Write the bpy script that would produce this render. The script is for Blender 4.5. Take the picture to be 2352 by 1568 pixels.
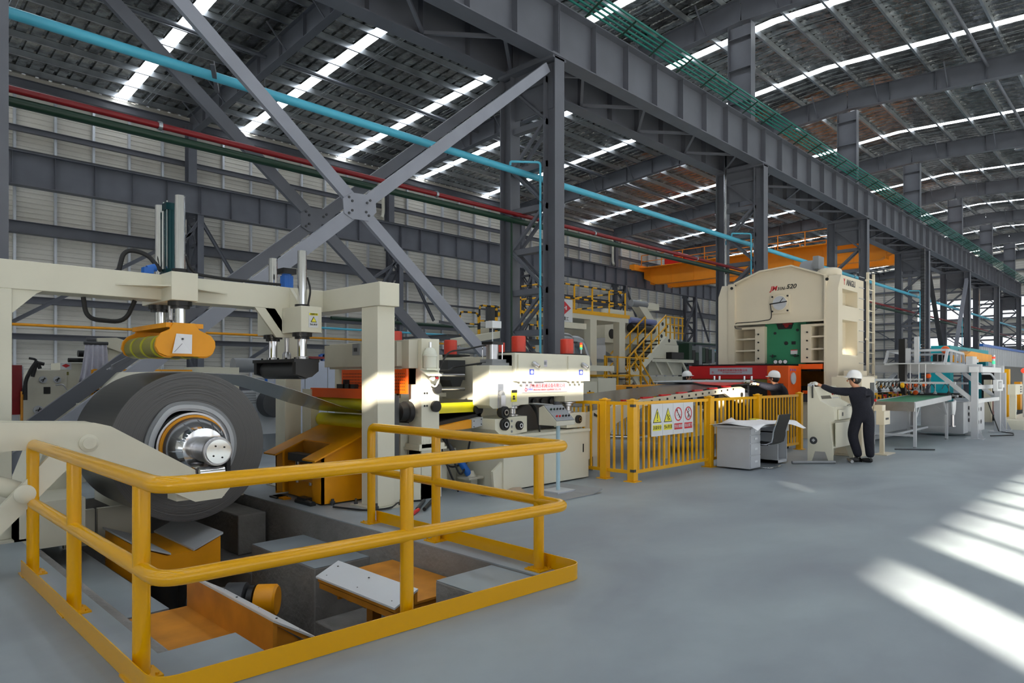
import bpy, math, random
from mathutils import Vector, Matrix
random.seed(7)
for o in list(bpy.data.objects): bpy.data.objects.remove(o)
SC = bpy.context.scene
COL = SC.collection
R = math.radians
PI = math.pi

# ------------------------------------------------------------------ camera
HC = 1.6
cd = bpy.data.cameras.new('camera'); cam = bpy.data.objects.new('camera', cd); COL.objects.link(cam)
cd.sensor_width = 36.0; cd.lens = 1552.0 / 2352.0 * 36.0
cd.shift_y = 81.0 / 2352.0
cd.clip_start = 0.05; cd.clip_end = 600
YAW = math.atan(1519 / 1552.0)            # heading, measured from the hall's long axis (X)
cam.location = (0, 0, HC); cam.rotation_euler = (PI / 2, 0, YAW - PI / 2)
SC.camera = cam

# ------------------------------------------------------------------ world, sun, exposure
SC.view_settings.view_transform = 'Standard'; SC.view_settings.look = 'None'
SC.view_settings.gamma = 1.0; SC.view_settings.use_curve_mapping = False
SC.view_settings.exposure = 0.0
w = bpy.data.worlds.new('sky'); SC.world = w; w.use_nodes = True
nt = w.node_tree; bg = nt.nodes['Background']
tc = nt.nodes.new('ShaderNodeTexCoord'); sx = nt.nodes.new('ShaderNodeSeparateXYZ')
cr = nt.nodes.new('ShaderNodeValToRGB')
cr.color_ramp.elements[0].position = 0.0; cr.color_ramp.elements[0].color = (.95, .97, 1, 1)
cr.color_ramp.elements[1].position = 0.8; cr.color_ramp.elements[1].color = (.55, .72, 1, 1)
nt.links.new(tc.outputs['Generated'], sx.inputs[0]); nt.links.new(sx.outputs['Z'], cr.inputs[0])
nt.links.new(cr.outputs[0], bg.inputs[0]); bg.inputs[1].default_value = 1.5
SUN_DIR = Vector((0.7071, 0.7071, -0.28)).normalized()
sd = bpy.data.lights.new('sun', 'SUN'); so = bpy.data.objects.new('sun', sd); COL.objects.link(so)
sd.energy = 46.0; sd.angle = R(.65); sd.color = (1.0, .9, .74)
so.location = (-30, -20, 30); so.rotation_euler = SUN_DIR.to_track_quat('-Z', 'Y').to_euler()

# ------------------------------------------------------------------ materials
def mat(name, col, rough=.5, metal=0.0, var=.08, scale=3.0, bump=0.0, bscale=20.0, emit=None, es=1.0, alpha=None, dirt=None, spec=None):
    m = bpy.data.materials.new(name); m.use_nodes = True
    n = m.node_tree; b = n.nodes['Principled BSDF']
    b.inputs['Roughness'].default_value = rough; b.inputs['Metallic'].default_value = metal
    if spec is not None: b.inputs['Specular IOR Level'].default_value = spec
    c = (col[0], col[1], col[2], 1)
    b.inputs['Base Color'].default_value = c
    t = n.nodes.new('ShaderNodeTexCoord')
    if var > 0:
        no = n.nodes.new('ShaderNodeTexNoise'); no.inputs['Scale'].default_value = scale; no.inputs['Detail'].default_value = 5
        n.links.new(t.outputs['Object'], no.inputs['Vector'])
        r = n.nodes.new('ShaderNodeValToRGB')
        r.color_ramp.elements[0].position = .3; r.color_ramp.elements[1].position = .7
        lo = dirt or [x * (1 - var) for x in col]
        r.color_ramp.elements[0].color = (lo[0], lo[1], lo[2], 1)
        r.color_ramp.elements[1].color = tuple(min(1, x * (1 + var * .6)) for x in col) + (1,)
        n.links.new(no.outputs['Fac'], r.inputs[0]); n.links.new(r.outputs[0], b.inputs['Base Color'])
    if bump > 0:
        nb = n.nodes.new('ShaderNodeTexNoise'); nb.inputs['Scale'].default_value = bscale; nb.inputs['Detail'].default_value = 4
        bp = n.nodes.new('ShaderNodeBump'); bp.inputs['Strength'].default_value = bump; bp.inputs['Distance'].default_value = .05
        n.links.new(t.outputs['Object'], nb.inputs['Vector']); n.links.new(nb.outputs['Fac'], bp.inputs['Height'])
        n.links.new(bp.outputs[0], b.inputs['Normal'])
    if emit:
        b.inputs['Emission Color'].default_value = (*emit, 1); b.inputs['Emission Strength'].default_value = es
    return m
def srgb(r, g, b):
    f = lambda v: (v / 255 / 12.92) if v / 255 <= .04045 else ((v / 255 + .055) / 1.055) ** 2.4
    return (f(r), f(g), f(b))
MT = dict(
    steel=mat('grey_structural_paint', srgb(100, 103, 112), .45, 0, .12, 1.2),
    steel2=mat('brace_paint', srgb(146, 150, 162), .42, 0, .1, 1.5),
    galv=mat('galvanised_steel', (.42, .45, .48), .33, .85, .15, 2.0, .05, 8),
    foil=mat('roof_foil', (.34, .345, .34), .2, .9, .65, 2.6, 1.0, 3.2),
    stud=mat('bright_galvanised_stud', (.68, .71, .76), .38, .5, .08, 3.0),
    wallsheet=mat('wall_sheet_paint', srgb(220, 217, 208), .5, 0, .12, .35),
    cream=mat('cream_machine_paint', srgb(220, 217, 199), .38, 0, .04, 2.0),
    creamd=mat('aged_cream_paint', srgb(200, 197, 182), .45, 0, .08, 2.0),
    beige=mat('press_paint', srgb(216, 206, 184), .35, 0, .04, 1.0),
    white=mat('white_paint', srgb(218, 221, 225), .4, 0, .03, 3.0),
    lgrey=mat('light_grey_paint', srgb(184, 188, 194), .4, 0, .05, 3.0),
    mgrey=mat('mid_grey_paint', srgb(135, 138, 142), .45, 0, .08, 3.0),
    dgrey=mat('dark_grey_paint', srgb(62, 64, 68), .45, 0, .1, 3.0),
    black=mat('black_steel', srgb(26, 26, 28), .35, .2, .1, 5.0),
    rubber=mat('black_rubber', (.012, .012, .013), .6, 0, .1, 5.0),
    yellow=mat('railing_yellow_gloss', srgb(224, 164, 0), .2, 0, .015, 2.5),
    fyellow=mat('fence_yellow_paint', srgb(238, 176, 6), .35, 0, .05, 2.5),
    orange=mat('orange_paint', srgb(240, 160, 0), .42, 0, .1, 3.0),
    oranged=mat('worn_orange_paint', srgb(206, 136, 40), .5, 0, .2, 4.0),
    corange=mat('crane_orange_paint', srgb(250, 150, 20), .5, 0, .08, .8),
    redor=mat('orange_red_paint', srgb(238, 92, 14), .45, 0, .06, 3.0),
    red=mat('red_paint', srgb(205, 26, 28), .4, 0, .08, 3.0),
    dred=mat('fire_red_paint', srgb(128, 12, 22), .4, 0, .06, 1.0),
    redcyl=mat('red_lacquer', srgb(214, 62, 42), .38, 0, .06, 6.0),
    green=mat('press_green', srgb(44, 128, 92), .45, 0, .07, 2.0),
    dgreen=mat('dark_green_paint', srgb(12, 50, 33), .4, 0, .08, 2.0),
    teal=mat('teal_conductor', srgb(14, 112, 100), .4, 0, .1, 3.0),
    tealcyl=mat('deep_teal_metal', srgb(20, 66, 72), .25, .4, .1, 3.0),
    lblue=mat('light_blue_pipe_paint', srgb(84, 186, 216), .35, 0, .06, 2.0),
    blue=mat('blue_paint', srgb(28, 100, 190), .35, 0, .08, 3.0),
    cyan=mat('cyan_machine_paint', srgb(0, 160, 175), .45, 0, .06, 2.0),
    chrome=mat('polished_chrome', (.75, .76, .78), .1, 1.0, .05, 6.0),
    ssteel=mat('brushed_steel', (.5, .5, .52), .3, 1.0, .12, 6.0, .05, 30),
    strip=mat('rolled_strip_steel', (.2, .195, .19), .2, .9, .1, 1.5),
    polyyel=mat('yellow_polyurethane', srgb(220, 210, 20), .35, 0, .05, 4.0),
    olive=mat('olive_polyurethane', srgb(140, 135, 62), .35, 0, .08, 4.0),
    olivey=mat('lime_band', srgb(190, 190, 20), .35, 0, .05, 4.0),
    conc=mat('raw_concrete', srgb(138, 136, 134), .85, 0, .3, 1.6, .35, 14),
    navy=mat('navy_cotton', srgb(16, 19, 34), .85, 0, .15, 12.0, .25, 40),
    helmet=mat('white_plastic', srgb(240, 240, 240), .25, 0, .02, 3.0),
    skin=mat('skin', srgb(196, 140, 110), .5, 0, .06, 8.0),
    hair=mat('black_hair', (.012, .01, .009), .5, 0, .2, 30.0),
    glove=mat('white_glove_cotton', srgb(222, 220, 212), .85, 0, .06, 20.0, .2, 60),
    shoe=mat('black_shoe_leather', (.02, .02, .022), .5, 0, .1, 10),
    paper=mat('paper', srgb(235, 236, 240), .7, 0, .02, 6.0),
    card=mat('brown_cardboard', srgb(170, 150, 130), .8, 0, .1, 5.0),
    tank=mat('milky_plastic', srgb(226, 228, 214), .3, 0, .03, 4.0),
    glass=mat('dark_screen_glass', (.05, .055, .06), .1, 0, .05, 4.0),
    grime=mat('film_sheet', srgb(190, 190, 205), .35, 0, .1, 4.0, .6, 6),
    signblue=mat('blue_print', srgb(60, 80, 190), .5, 0, 0), signred=mat('red_print', srgb(205, 40, 50), .5, 0, 0),
    signyel=mat('yellow_print', srgb(235, 225, 60), .5, 0, 0), ink=mat('black_print', (.01, .01, .01), .5, 0, 0),
    plate=mat('nameplate_metal', srgb(190, 186, 196), .35, .3, .03, 4.0),
    lred=mat('lit_red_lens', (.8, .05, .03), .3, 0, 0, emit=(1, .1, .05), es=.6),
    lgreen=mat('lit_green_lens', (.05, .6, .3), .3, 0, 0, emit=(.1, 1, .5), es=.5),
    lamber=mat('lit_amber_lens', (.9, .4, .03), .3, 0, 0, emit=(1, .5, .05), es=.8),
    skylight=mat('daylit_skylight_panel', (.8, .85, .9), .5, 0, 0, emit=(.9, .95, 1.0), es=9.0),
    rollblue=mat('muted_blue_roller', srgb(116, 126, 176), .4, 0, .06, 3),
)
# coil side: fine concentric windings, coil face
def coil_mat():
    m = bpy.data.materials.new('wound_coil_edge'); m.use_nodes = True; n = m.node_tree; b = n.nodes['Principled BSDF']
    b.inputs['Metallic'].default_value = .9; b.inputs['Roughness'].default_value = .3
    b.inputs['Anisotropic'].default_value = .75
    tg = n.nodes.new('ShaderNodeTangent'); tg.direction_type = 'RADIAL'; tg.axis = 'Y'; n.links.new(tg.outputs[0], b.inputs['Tangent'])
    t = n.nodes.new('ShaderNodeTexCoord'); s = n.nodes.new('ShaderNodeSeparateXYZ'); n.links.new(t.outputs['Object'], s.inputs[0])
    q = n.nodes.new('ShaderNodeCombineXYZ'); n.links.new(s.outputs['X'], q.inputs[0]); n.links.new(s.outputs['Z'], q.inputs[1])
    l = n.nodes.new('ShaderNodeVectorMath'); l.operation = 'LENGTH'; n.links.new(q.outputs[0], l.inputs[0])
    no = n.nodes.new('ShaderNodeTexNoise'); no.noise_dimensions = '1D'; no.inputs['Scale'].default_value = 260; no.inputs['Detail'].default_value = 6
    n.links.new(l.outputs['Value'], no.inputs['W'])
    r = n.nodes.new('ShaderNodeValToRGB'); r.color_ramp.elements[0].position = .3; r.color_ramp.elements[1].position = .75
    r.color_ramp.elements[0].color = (.07, .07, .072, 1); r.color_ramp.elements[1].color = (.145, .143, .142, 1)
    n.links.new(no.outputs['Fac'], r.inputs[0]); n.links.new(r.outputs[0], b.inputs['Base Color'])
    bp = n.nodes.new('ShaderNodeBump'); bp.inputs['Strength'].default_value = .3; bp.inputs['Distance'].default_value = .004
    n.links.new(no.outputs['Fac'], bp.inputs['Height']); n.links.new(bp.outputs[0], b.inputs['Normal'])
    return m
MT['coil'] = coil_mat()
def floor_mat():
    m = bpy.data.materials.new('grey_green_epoxy_floor'); m.use_nodes = True; n = m.node_tree; b = n.nodes['Principled BSDF']
    t = n.nodes.new('ShaderNodeTexCoord')
    def noise(sc, det, dist=0, stretch=(1, 1, 1)):
        mp = n.nodes.new('ShaderNodeMapping'); mp.inputs['Scale'].default_value = stretch
        n.links.new(t.outputs['Object'], mp.inputs[0])
        k = n.nodes.new('ShaderNodeTexNoise'); k.inputs['Scale'].default_value = sc; k.inputs['Detail'].default_value = det; k.inputs['Distortion'].default_value = dist
        n.links.new(mp.outputs[0], k.inputs['Vector']); return k
    a = noise(.5, 6, .4, (1, 1.6, 1)); c = noise(3.5, 8)
    r = n.nodes.new('ShaderNodeValToRGB'); e = r.color_ramp.elements
    e[0].position = .34; e[0].color = (*srgb(134, 142, 150), 1); e[1].position = .66; e[1].color = (*srgb(155, 166, 171), 1)
    n.links.new(a.outputs['Fac'], r.inputs[0])
    mx = n.nodes.new('ShaderNodeMixRGB'); mx.blend_type = 'MULTIPLY'; mx.inputs[0].default_value = .3
    r2 = n.nodes.new('ShaderNodeValToRGB'); r2.color_ramp.elements[0].position = .3; r2.color_ramp.elements[0].color = (.7, .72, .74, 1); r2.color_ramp.elements[1].position = .6; r2.color_ramp.elements[1].color = (1, 1, 1, 1)
    n.links.new(c.outputs['Fac'], r2.inputs[0]); n.links.new(r.outputs[0], mx.inputs[1]); n.links.new(r2.outputs[0], mx.inputs[2])
    n.links.new(mx.outputs[0], b.inputs['Base Color'])
    r3 = n.nodes.new('ShaderNodeMapRange'); r3.inputs['To Min'].default_value = .38; r3.inputs['To Max'].default_value = .62
    n.links.new(c.outputs['Fac'], r3.inputs[0]); n.links.new(r3.outputs[0], b.inputs['Roughness'])
    bp = n.nodes.new('ShaderNodeBump'); bp.inputs['Strength'].default_value = .06; bp.inputs['Distance'].default_value = .02
    n.links.new(c.outputs['Fac'], bp.inputs['Height']); n.links.new(bp.outputs[0], b.inputs['Normal'])
    return m
MT['floor'] = floor_mat()

# ------------------------------------------------------------------ mesh helper
V = Vector
WL = {}                                        # world location of every parent
def frame_of(p, q, up=V((0, 0, 1))):
    d = (q - p); L = d.length; z = d / L
    if abs(z.dot(up)) > .999: up = V((0, 1, 0)) if abs(z.y) < .9 else V((1, 0, 0))
    x = up.cross(z).normalized(); y = z.cross(x)
    return x, y, z, L
class M:
    def __init__(s): s.v = []; s.f = []
    def add(s, vs, fs):
        o = len(s.v); s.v += [tuple(a) for a in vs]; s.f += [tuple(i + o for i in f) for f in fs]; return s
    def box(s, x0, x1, y0, y1, z0, z1):
        if x0 > x1: x0, x1 = x1, x0
        if y0 > y1: y0, y1 = y1, y0
        if z0 > z1: z0, z1 = z1, z0
        return s.add([(x0, y0, z0), (x1, y0, z0), (x1, y1, z0), (x0, y1, z0), (x0, y0, z1), (x1, y0, z1), (x1, y1, z1), (x0, y1, z1)],
                     [(0, 3, 2, 1), (4, 5, 6, 7), (0, 1, 5, 4), (1, 2, 6, 5), (2, 3, 7, 6), (3, 0, 4, 7)])
    def sweep(s, prof, p, q, up=V((0, 0, 1))):
        """closed 2-D profile (x across, y along up) run straight from p to q"""
        p, q = V(p), V(q); x, y, z, L = frame_of(p, q, V(up)); n = len(prof)
        vs = [p + x * a + y * b for a, b in prof] + [q + x * a + y * b for a, b in prof]
        fs = [(i, (i + 1) % n, (i + 1) % n + n, i + n) for i in range(n)] + [tuple(range(n))[::-1], tuple(range(n, 2 * n))]
        return s.add(vs, fs)
    def beam(s, p, q, w, h, up=(0, 0, 1)):
        a, b = w / 2, h / 2
        return s.sweep([(-a, -b), (a, -b), (a, b), (-a, b)], p, q, up)
    def ibeam(s, p, q, w, h, tf, tw, up=(0, 0, 1)):
        a, b, c = w / 2, h / 2, tw / 2
        return s.sweep([(-a, -b), (a, -b), (a, -b + tf), (c, -b + tf), (c, b - tf), (a, b - tf), (a, b), (-a, b), (-a, b - tf), (-c, b - tf), (-c, -b + tf), (-a, -b + tf)], p, q, up)
    def angle(s, p, q, w, t=.012, up=(0, 0, 1)):
        return s.sweep([(0, 0), (w, 0), (w, t), (t, t), (t, w), (0, w)], p, q, up)
    def cyl(s, p, q, r, n=20, r2=None):
        p, q = V(p), V(q); x, y, z, L = frame_of(p, q); r2 = r if r2 is None else r2
        vs = [p + (x * math.cos(2 * PI * i / n) + y * math.sin(2 * PI * i / n)) * r for i in range(n)]
        vs += [q + (x * math.cos(2 * PI * i / n) + y * math.sin(2 * PI * i / n)) * r2 for i in range(n)]
        return s.add(vs, [(i, (i + 1) % n, (i + 1) % n + n, i + n) for i in range(n)] + [tuple(range(n))[::-1], tuple(range(n, 2 * n))])
    def lathe(s, o, ax, prof, n=32, caps=True):
        """prof: list of (radius, distance along ax); closed by caps"""
        o = V(o); z = V(ax).normalized(); x, y, _, _ = frame_of(V((0, 0, 0)), z)
        vs = []; fs = []
        for r, t in prof:
            vs += [o + z * t + (x * math.cos(2 * PI * i / n) + y * math.sin(2 * PI * i / n)) * max(r, 1e-4) for i in range(n)]
        for k in range(len(prof) - 1):
            fs += [(k * n + i, k * n + (i + 1) % n, (k + 1) * n + (i + 1) % n, (k + 1) * n + i) for i in range(n)]
        if caps: fs += [tuple(range(n))[::-1], tuple(range((len(prof) - 1) * n, len(prof) * n))]
        return s.add(vs, fs)
    def ring(s, o, ax, r0, r1, t0, t1, n=48):
        return s.lathe(o, ax, [(r0, t0), (r1, t0), (r1, t1), (r0, t1), (r0, t0)], n, False)
    def tube(s, pts, r, n=12, closed=False):
        pts = [V(p) for p in pts]; m = len(pts); vs = []; up = None; rings = []
        for k, p in enumerate(pts):
            if closed: a, b = pts[k - 1], pts[(k + 1) % m]
            else: a, b = pts[max(k - 1, 0)], pts[min(k + 1, m - 1)]
            t = (b - a).normalized()
            if up is None:
                up = V((0, 0, 1)) if abs(t.z) < .9 else V((1, 0, 0))
            x = up.cross(t).normalized(); y = t.cross(x); up = y
            # widen at corners so the tube keeps its radius
            if 0 < k < m - 1 or closed:
                d1 = (p - a).normalized(); c = max(.5, d1.dot(t)); 
            else: c = 1
            vs += [p + (x * math.cos(2 * PI * i / n) + y * math.sin(2 * PI * i / n)) * r for i in range(n)]
        fs = []
        for k in range(m if closed else m - 1):
            k2 = (k + 1) % m
            fs += [(k * n + i, k * n + (i + 1) % n, k2 * n + (i + 1) % n, k2 * n + i) for i in range(n)]
        if not closed: fs += [tuple(range(n))[::-1], tuple(range((m - 1) * n, m * n))]
        return s.add(vs, fs)
    def prism(s, poly, ax, a0, a1):
        """poly in the plane across ax ('x': (y,z), 'y': (x,z), 'z': (x,y)) extruded a0..a1"""
        def P(u, v, a): return {'x': (a, u, v), 'y': (u, a, v), 'z': (u, v, a)}[ax]
        n = len(poly)
        return s.add([P(u, v, a0) for u, v in poly] + [P(u, v, a1) for u, v in poly],
                     [(i, (i + 1) % n, (i + 1) % n + n, i + n) for i in range(n)] + [tuple(range(n))[::-1], tuple(range(n, 2 * n))])
    def sphere(s, c, r, n=16, m=10, sc=(1, 1, 1), z0=-1.0):
        prof = []
        for k in range(m + 1):
            a = -PI / 2 + PI * k / m
            if math.sin(a) < z0: continue
            prof.append((math.cos(a) * r, math.sin(a) * r))
        o = len(s.v); s.lathe((0, 0, 0), (0, 0, 1), prof, n)
        for i in range(o, len(s.v)):
            a = s.v[i]; s.v[i] = (a[0] * sc[0] + c[0], a[1] * sc[1] + c[1], a[2] * sc[2] + c[2])
        return s
    def xf(s, mtx):
        s.v = [tuple(mtx @ V(a)) for a in s.v]; return s
    def obj(s, name, m, parent=None, bevel=0, smooth=True, **tags):
        me = bpy.data.meshes.new(name)
        base = WL.get(parent.name, V((0, 0, 0))) if parent else V((0, 0, 0))
        loc = V((0, 0, 0))
        if parent is None and tags.get('at') is not None: loc = V(tags['at'])
        off = base + loc
        me.from_pydata([tuple(V(a) - off) for a in s.v], [], s.f)
        me.validate()
        import bmesh
        b = bmesh.new(); b.from_mesh(me); bmesh.ops.recalc_face_normals(b, faces=b.faces); b.to_mesh(me); b.free()
        if smooth:
            me.polygons.foreach_set('use_smooth', [True] * len(me.polygons)); me.set_sharp_from_angle(angle=R(38))
        o = bpy.data.objects.new(name, me); COL.objects.link(o)
        ml = m if isinstance(m, (list, tuple)) else [m]
        for q in ml: me.materials.append(MT[q] if isinstance(q, str) else q)
        if parent: o.parent = parent
        else: o.location = loc
        WL[o.name] = base + loc if parent is None else base
        if parent is None: WL[o.name] = loc
        if bevel:
            bm_ = o.modifiers.new('bevel', 'BEVEL'); bm_.width = bevel; bm_.segments = 2; bm_.limit_method = 'ANGLE'; bm_.angle_limit = R(40); bm_.harden_normals = False
        for k, v_ in tags.items():
            if k != 'at': o[k] = v_
        return o
def thing(name, label, cat, loc=(0, 0, 0), group=None):
    o = bpy.data.objects.new(name, None); COL.objects.link(o); o.location = loc; o.empty_display_size = .2
    o['label'] = label; o['category'] = cat
    if group: o['group'] = group
    WL[o.name] = V(loc); return o
def struct(m, name, mt, **k): return m.obj(name, mt, None, kind='structure', **k)
def bend(pts, r, seg=6, closed=False):
    """round the corners of a polyline"""
    pts = [V(p) for p in pts]; out = []; n = len(pts)
    for i, p in enumerate(pts):
        if not closed and i in (0, n - 1): out.append(p); continue
        a, b = pts[i - 1], pts[(i + 1) % n]; u = (a - p); w_ = (b - p)
        k = min(r, u.length * .49, w_.length * .49); s0 = p + u.normalized() * k; s1 = p + w_.normalized() * k
        for j in range(seg + 1):
            t = j / seg; out.append(s0 * (1 - t) ** 2 + p * 2 * t * (1 - t) + s1 * t * t)
    return out
def copytree(o, parent=None):
    c = o.copy(); COL.objects.link(c); c.parent = parent; WL[c.name] = WL.get(o.name, V((0, 0, 0)))
    for ch in [x for x in bpy.data.objects if x.parent == o]: copytree(ch, c)
    return c
def dup(o, loc, rz=None, label=None, **k):
    c = copytree(o); c.location = loc
    if rz is not None: c.rotation_euler.z = rz
    if label: c['label'] = label
    for a, b in k.items(): c[a] = b
    return c
def text(s, size, loc, rot, m, parent, name='lettering', ext=.002, bold=0, shear=0, align='CENTER', sx=1.0):
    c = bpy.data.curves.new(name, 'FONT'); c.body = s; c.size = size; c.extrude = ext; c.offset = bold; c.shear = shear
    c.align_x = align; c.align_y = 'CENTER'; c.resolution_u = 3
    o = bpy.data.objects.new(name, c); COL.objects.link(o); c.materials.append(MT[m])
    dg = bpy.context.evaluated_depsgraph_get(); me = bpy.data.meshes.new_from_object(o.evaluated_get(dg)); bpy.data.objects.remove(o)
    o = bpy.data.objects.new(name, me); COL.objects.link(o)
    if not me.materials: me.materials.append(MT[m])
    mt_ = Matrix.Translation(V(loc) - WL.get(parent.name, V((0, 0, 0)))) @ __import__('mathutils').Euler(rot).to_matrix().to_4x4() @ Matrix.Diagonal((sx, 1, 1, 1))
    me.transform(mt_); o.parent = parent
    return o
FACE_S = (PI / 2, 0, 0)            # text that faces -Y
FACE_W = (PI / 2, 0, -PI / 2)      # text that faces -X
# ------------------------------------------------------------------ building shell
X0, X1, YS, YN = -35.05, 96.95, -12.0, 36.0
RIDGE = 16.25
def zr(y): return RIDGE - (.07 * (y - 12) if y > 12 else .05 * (12 - y))
FRAMES = [.95 + 12 * k for k in range(-3, 9)]
SKY = [4 + 6 * k for k in range(-6, 16)]
# floor slab with the machine pit left open
def slab():
    m = M(); T = -.012
    # pit outline (world metres)
    px0, px1, py0, py1 = 1.36, 4.04, 3.62, 10.2
    m.box(X0, px0, YS, YN, T, 0); m.box(px1, X1 + 8, YS, YN, T, 0)
    m.box(px0, px1, YS, py0, T, 0); m.box(px0, px1, py1, YN, T, 0)
    return m
fl = struct(slab(), 'floor', 'floor', smooth=False)
# raw concrete walls, ledges and steps of the pit
pm = M()
pm.box(1.10, 1.36, 3.4, 10.4, -1.9, -.012); pm.box(4.04, 4.35, 3.4, 10.4, -1.9, -.012)
pm.box(1.36, 4.04, 3.3, 3.62, -1.9, -.012); pm.box(1.36, 4.04, 10.2, 10.4, -1.9, -.012)
pm.obj('pit_wall', 'conc', fl, smooth=False)
pf = M(); pf.box(1.1, 4.3, 3.3, 10.4, -2.0, -1.75); pf.obj('pit_floor', 'conc', fl)
def ledge(x0, x1, y0, y1, z0, z1, top=True):
    b = M(); b.box(x0, x1, y0, y1, z0, z1 - .006); b.obj('concrete_ledge', 'conc', fl, bevel=.012)
    if top:
        t = M(); t.box(x0 + .004, x1 - .004, y0 + .004, y1 - .004, z1 - .006, z1); t.obj('ledge_paint', 'floor', fl)
ledge(1.36, 1.85, 3.62, 4.28, -1.75, -.03)      # block in the near left corner
ledge(1.36, 1.52, 4.28, 10.2, -1.75, -.10, False)
ledge(1.52, 2.02, 5.95, 10.2, -1.75, -.32)
ledge(1.36, 1.86, 4.28, 5.95, -1.75, -.75, False)
ledge(3.42, 4.04, 3.62, 4.20, -1.75, -.02)      # block in the near right corner
ledge(3.40, 4.04, 6.05, 7.45, -1.75, -.29)
ledge(3.40, 4.04, 4.20, 6.05, -1.75, -.80, False)
ledge(3.40, 4.04, 7.45, 10.2, -1.75, -.62, False)
ledge(3.62, 3.98, 8.3, 10.2, -.62, -.12, False)

# ceiling: ribbed foil-faced sheets between daylight strips, purlins below
def rsheet(xa, xb, north):
    m = M(); n = max(2, round((xb - xa) / .5)); pr = []
    for i in range(n):
        a = xa + (xb - xa) * i / n; p = (xb - xa) / n
        pr += [(a, 0), (a + p * .70, 0), (a + p * .76, .07), (a + p * .94, .07)]
    pr.append((xb, 0))
    ys = (12, 24, 36) if north else (-12, 0, 12)
    vs = []
    for y in ys: vs += [(x, y, zr(y) + .26 + h) for x, h in pr]
    for y in ys: vs += [(x, y, zr(y) + .26 + .12) for x in (xa, xb)]
    k = len(pr); fs = []
    for j in range(2): fs += [(j * k + i, j * k + i + 1, (j + 1) * k + i + 1, (j + 1) * k + i) for i in range(k - 1)]
    b = 3 * k
    fs += [(b, b + 1, b + 3, b + 2), (b + 2, b + 3, b + 5, b + 4)]
    return m.add(vs, fs)
cm = M(); cm.box(X0, X1, 11.7, 12.3, RIDGE + .36, RIDGE + .42)
ceil = struct(cm, 'ceiling', 'foil')
edges = [X0] + SKY + [X1]
for i in range(len(edges) - 1):
    xa = edges[i] + (.28 if i > 0 else 0); xb = edges[i + 1] - (.28 if i < len(edges) - 2 else 0)
    if xb - xa < .5: continue
    for north in (0, 1):
        rsheet(xa, xb, north).obj('roof_sheet', 'foil', ceil, smooth=False)
for x in SKY:
    for ya, yb in ((-12, 12), (12, 36)):
        m = M(); a, b = zr(ya) + .3, zr(yb) + .3
        m.add([(x - .28, ya, a), (x + .28, ya, a), (x + .28, yb, b), (x - .28, yb, b), (x - .28, ya, a + .03), (x + .28, ya, a + .03), (x + .28, yb, b + .03), (x - .28, yb, b + .03)],
              [(0, 3, 2, 1), (4, 5, 6, 7), (0, 1, 5, 4), (1, 2, 6, 5), (2, 3, 7, 6), (3, 0, 4, 7)])
        m.obj('skylight_panel', 'skylight', ceil, smooth=False)
PZ = [(-a, -.12) for a in (.0,)]
zprof = [(-.04, -.12), (.035, -.12), (.035, -.10), (-.025, -.10), (-.025, .12), (-.04, .12)]
zprof = [(-.045, -.125), (.045, -.125), (.045, -.11), (-.03, -.11), (-.03, .11), (.045, .11), (.045, .125), (-.045, .125)]
y = -11.25
while y < 36:
    if abs(y - 12) > .3:
        m = M(); m.sweep(zprof, (X0, y, zr(y) + .13), (X1, y, zr(y) + .13)); m.obj('purlin', 'galv', ceil, smooth=False)
    y += 1.5
for x in SKY:                                            # paired sag rods beside each daylight strip
    m = M()
    for dx in (.75, .95):
        for ya, yb in ((-11, 12), (12, 35.5)):
            m.cyl((x + dx, ya, zr(ya) + .1), (x + dx, yb, zr(yb) + .1), .012, 5)
    m.obj('sag_rod', 'galv', ceil, kind='stuff')
# ridge-line brace tubes between the rafters
tubes = M()
for ya in (6.0, 18.0, 27.0):
    t = M(); t.cyl((X0, ya, zr(ya) - .3), (X1, ya, zr(ya) - .3), .07, 10); t.obj('tie_tube', 'steel', ceil)

# walls
def ribbed(m, u0, u1, z0, z1, y, pitch=.22, d=.03, ax='y'):
    n = int((z1 - z0) / pitch); vs = []; fs = []
    pr = []
    for i in range(n):
        z = z0 + (z1 - z0) * i / n; p = (z1 - z0) / n
        pr += [(z, 0), (z + p * .62, 0), (z + p * .72, d), (z + p * .9, d)]
    pr.append((z1, 0))
    for u in (u0, u1): vs += [((u, y - h, z) if ax == 'y' else (y - h, u, z)) for z, h in pr]
    k = len(pr); fs = [(i, i + 1, i + 1 + k, i + k) for i in range(k - 1)]
    m.add(vs, fs)
    return m
m = M(); m.box(X0, X1, YN + .06, YN + .12, 0, zr(YN) + .4)
wb = struct(m, 'wall_back', 'wallsheet')
for i in range(11):
    a = X0 + 12 * i
    ribbed(M(), a, a + 12, .02, zr(YN) + .3, YN + .05).obj('cladding_sheet', 'wallsheet', wb, smooth=False)
x = X0 + .4
while x < X1:
    m = M(); m.box(x - .05, x + .05, YN - .16, YN + .01, 0, zr(YN)); m.obj('wall_stud', 'stud', wb)
    x += 1.5
for z, h, dd in ((12.35, .24, .2), (8.05, .5, .45), (4.95, .3, .3), (3.35, .25, .3), (.9, .4, .3), (14.3, .35, .3), (6.5, .12, .2)):
    m = M(); m.ibeam((X0, YN - .2 - dd / 2, z), (X1, YN - .2 - dd / 2, z), dd, h, .02, .02); m.obj('girt', 'steel', wb, smooth=False)
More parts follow.
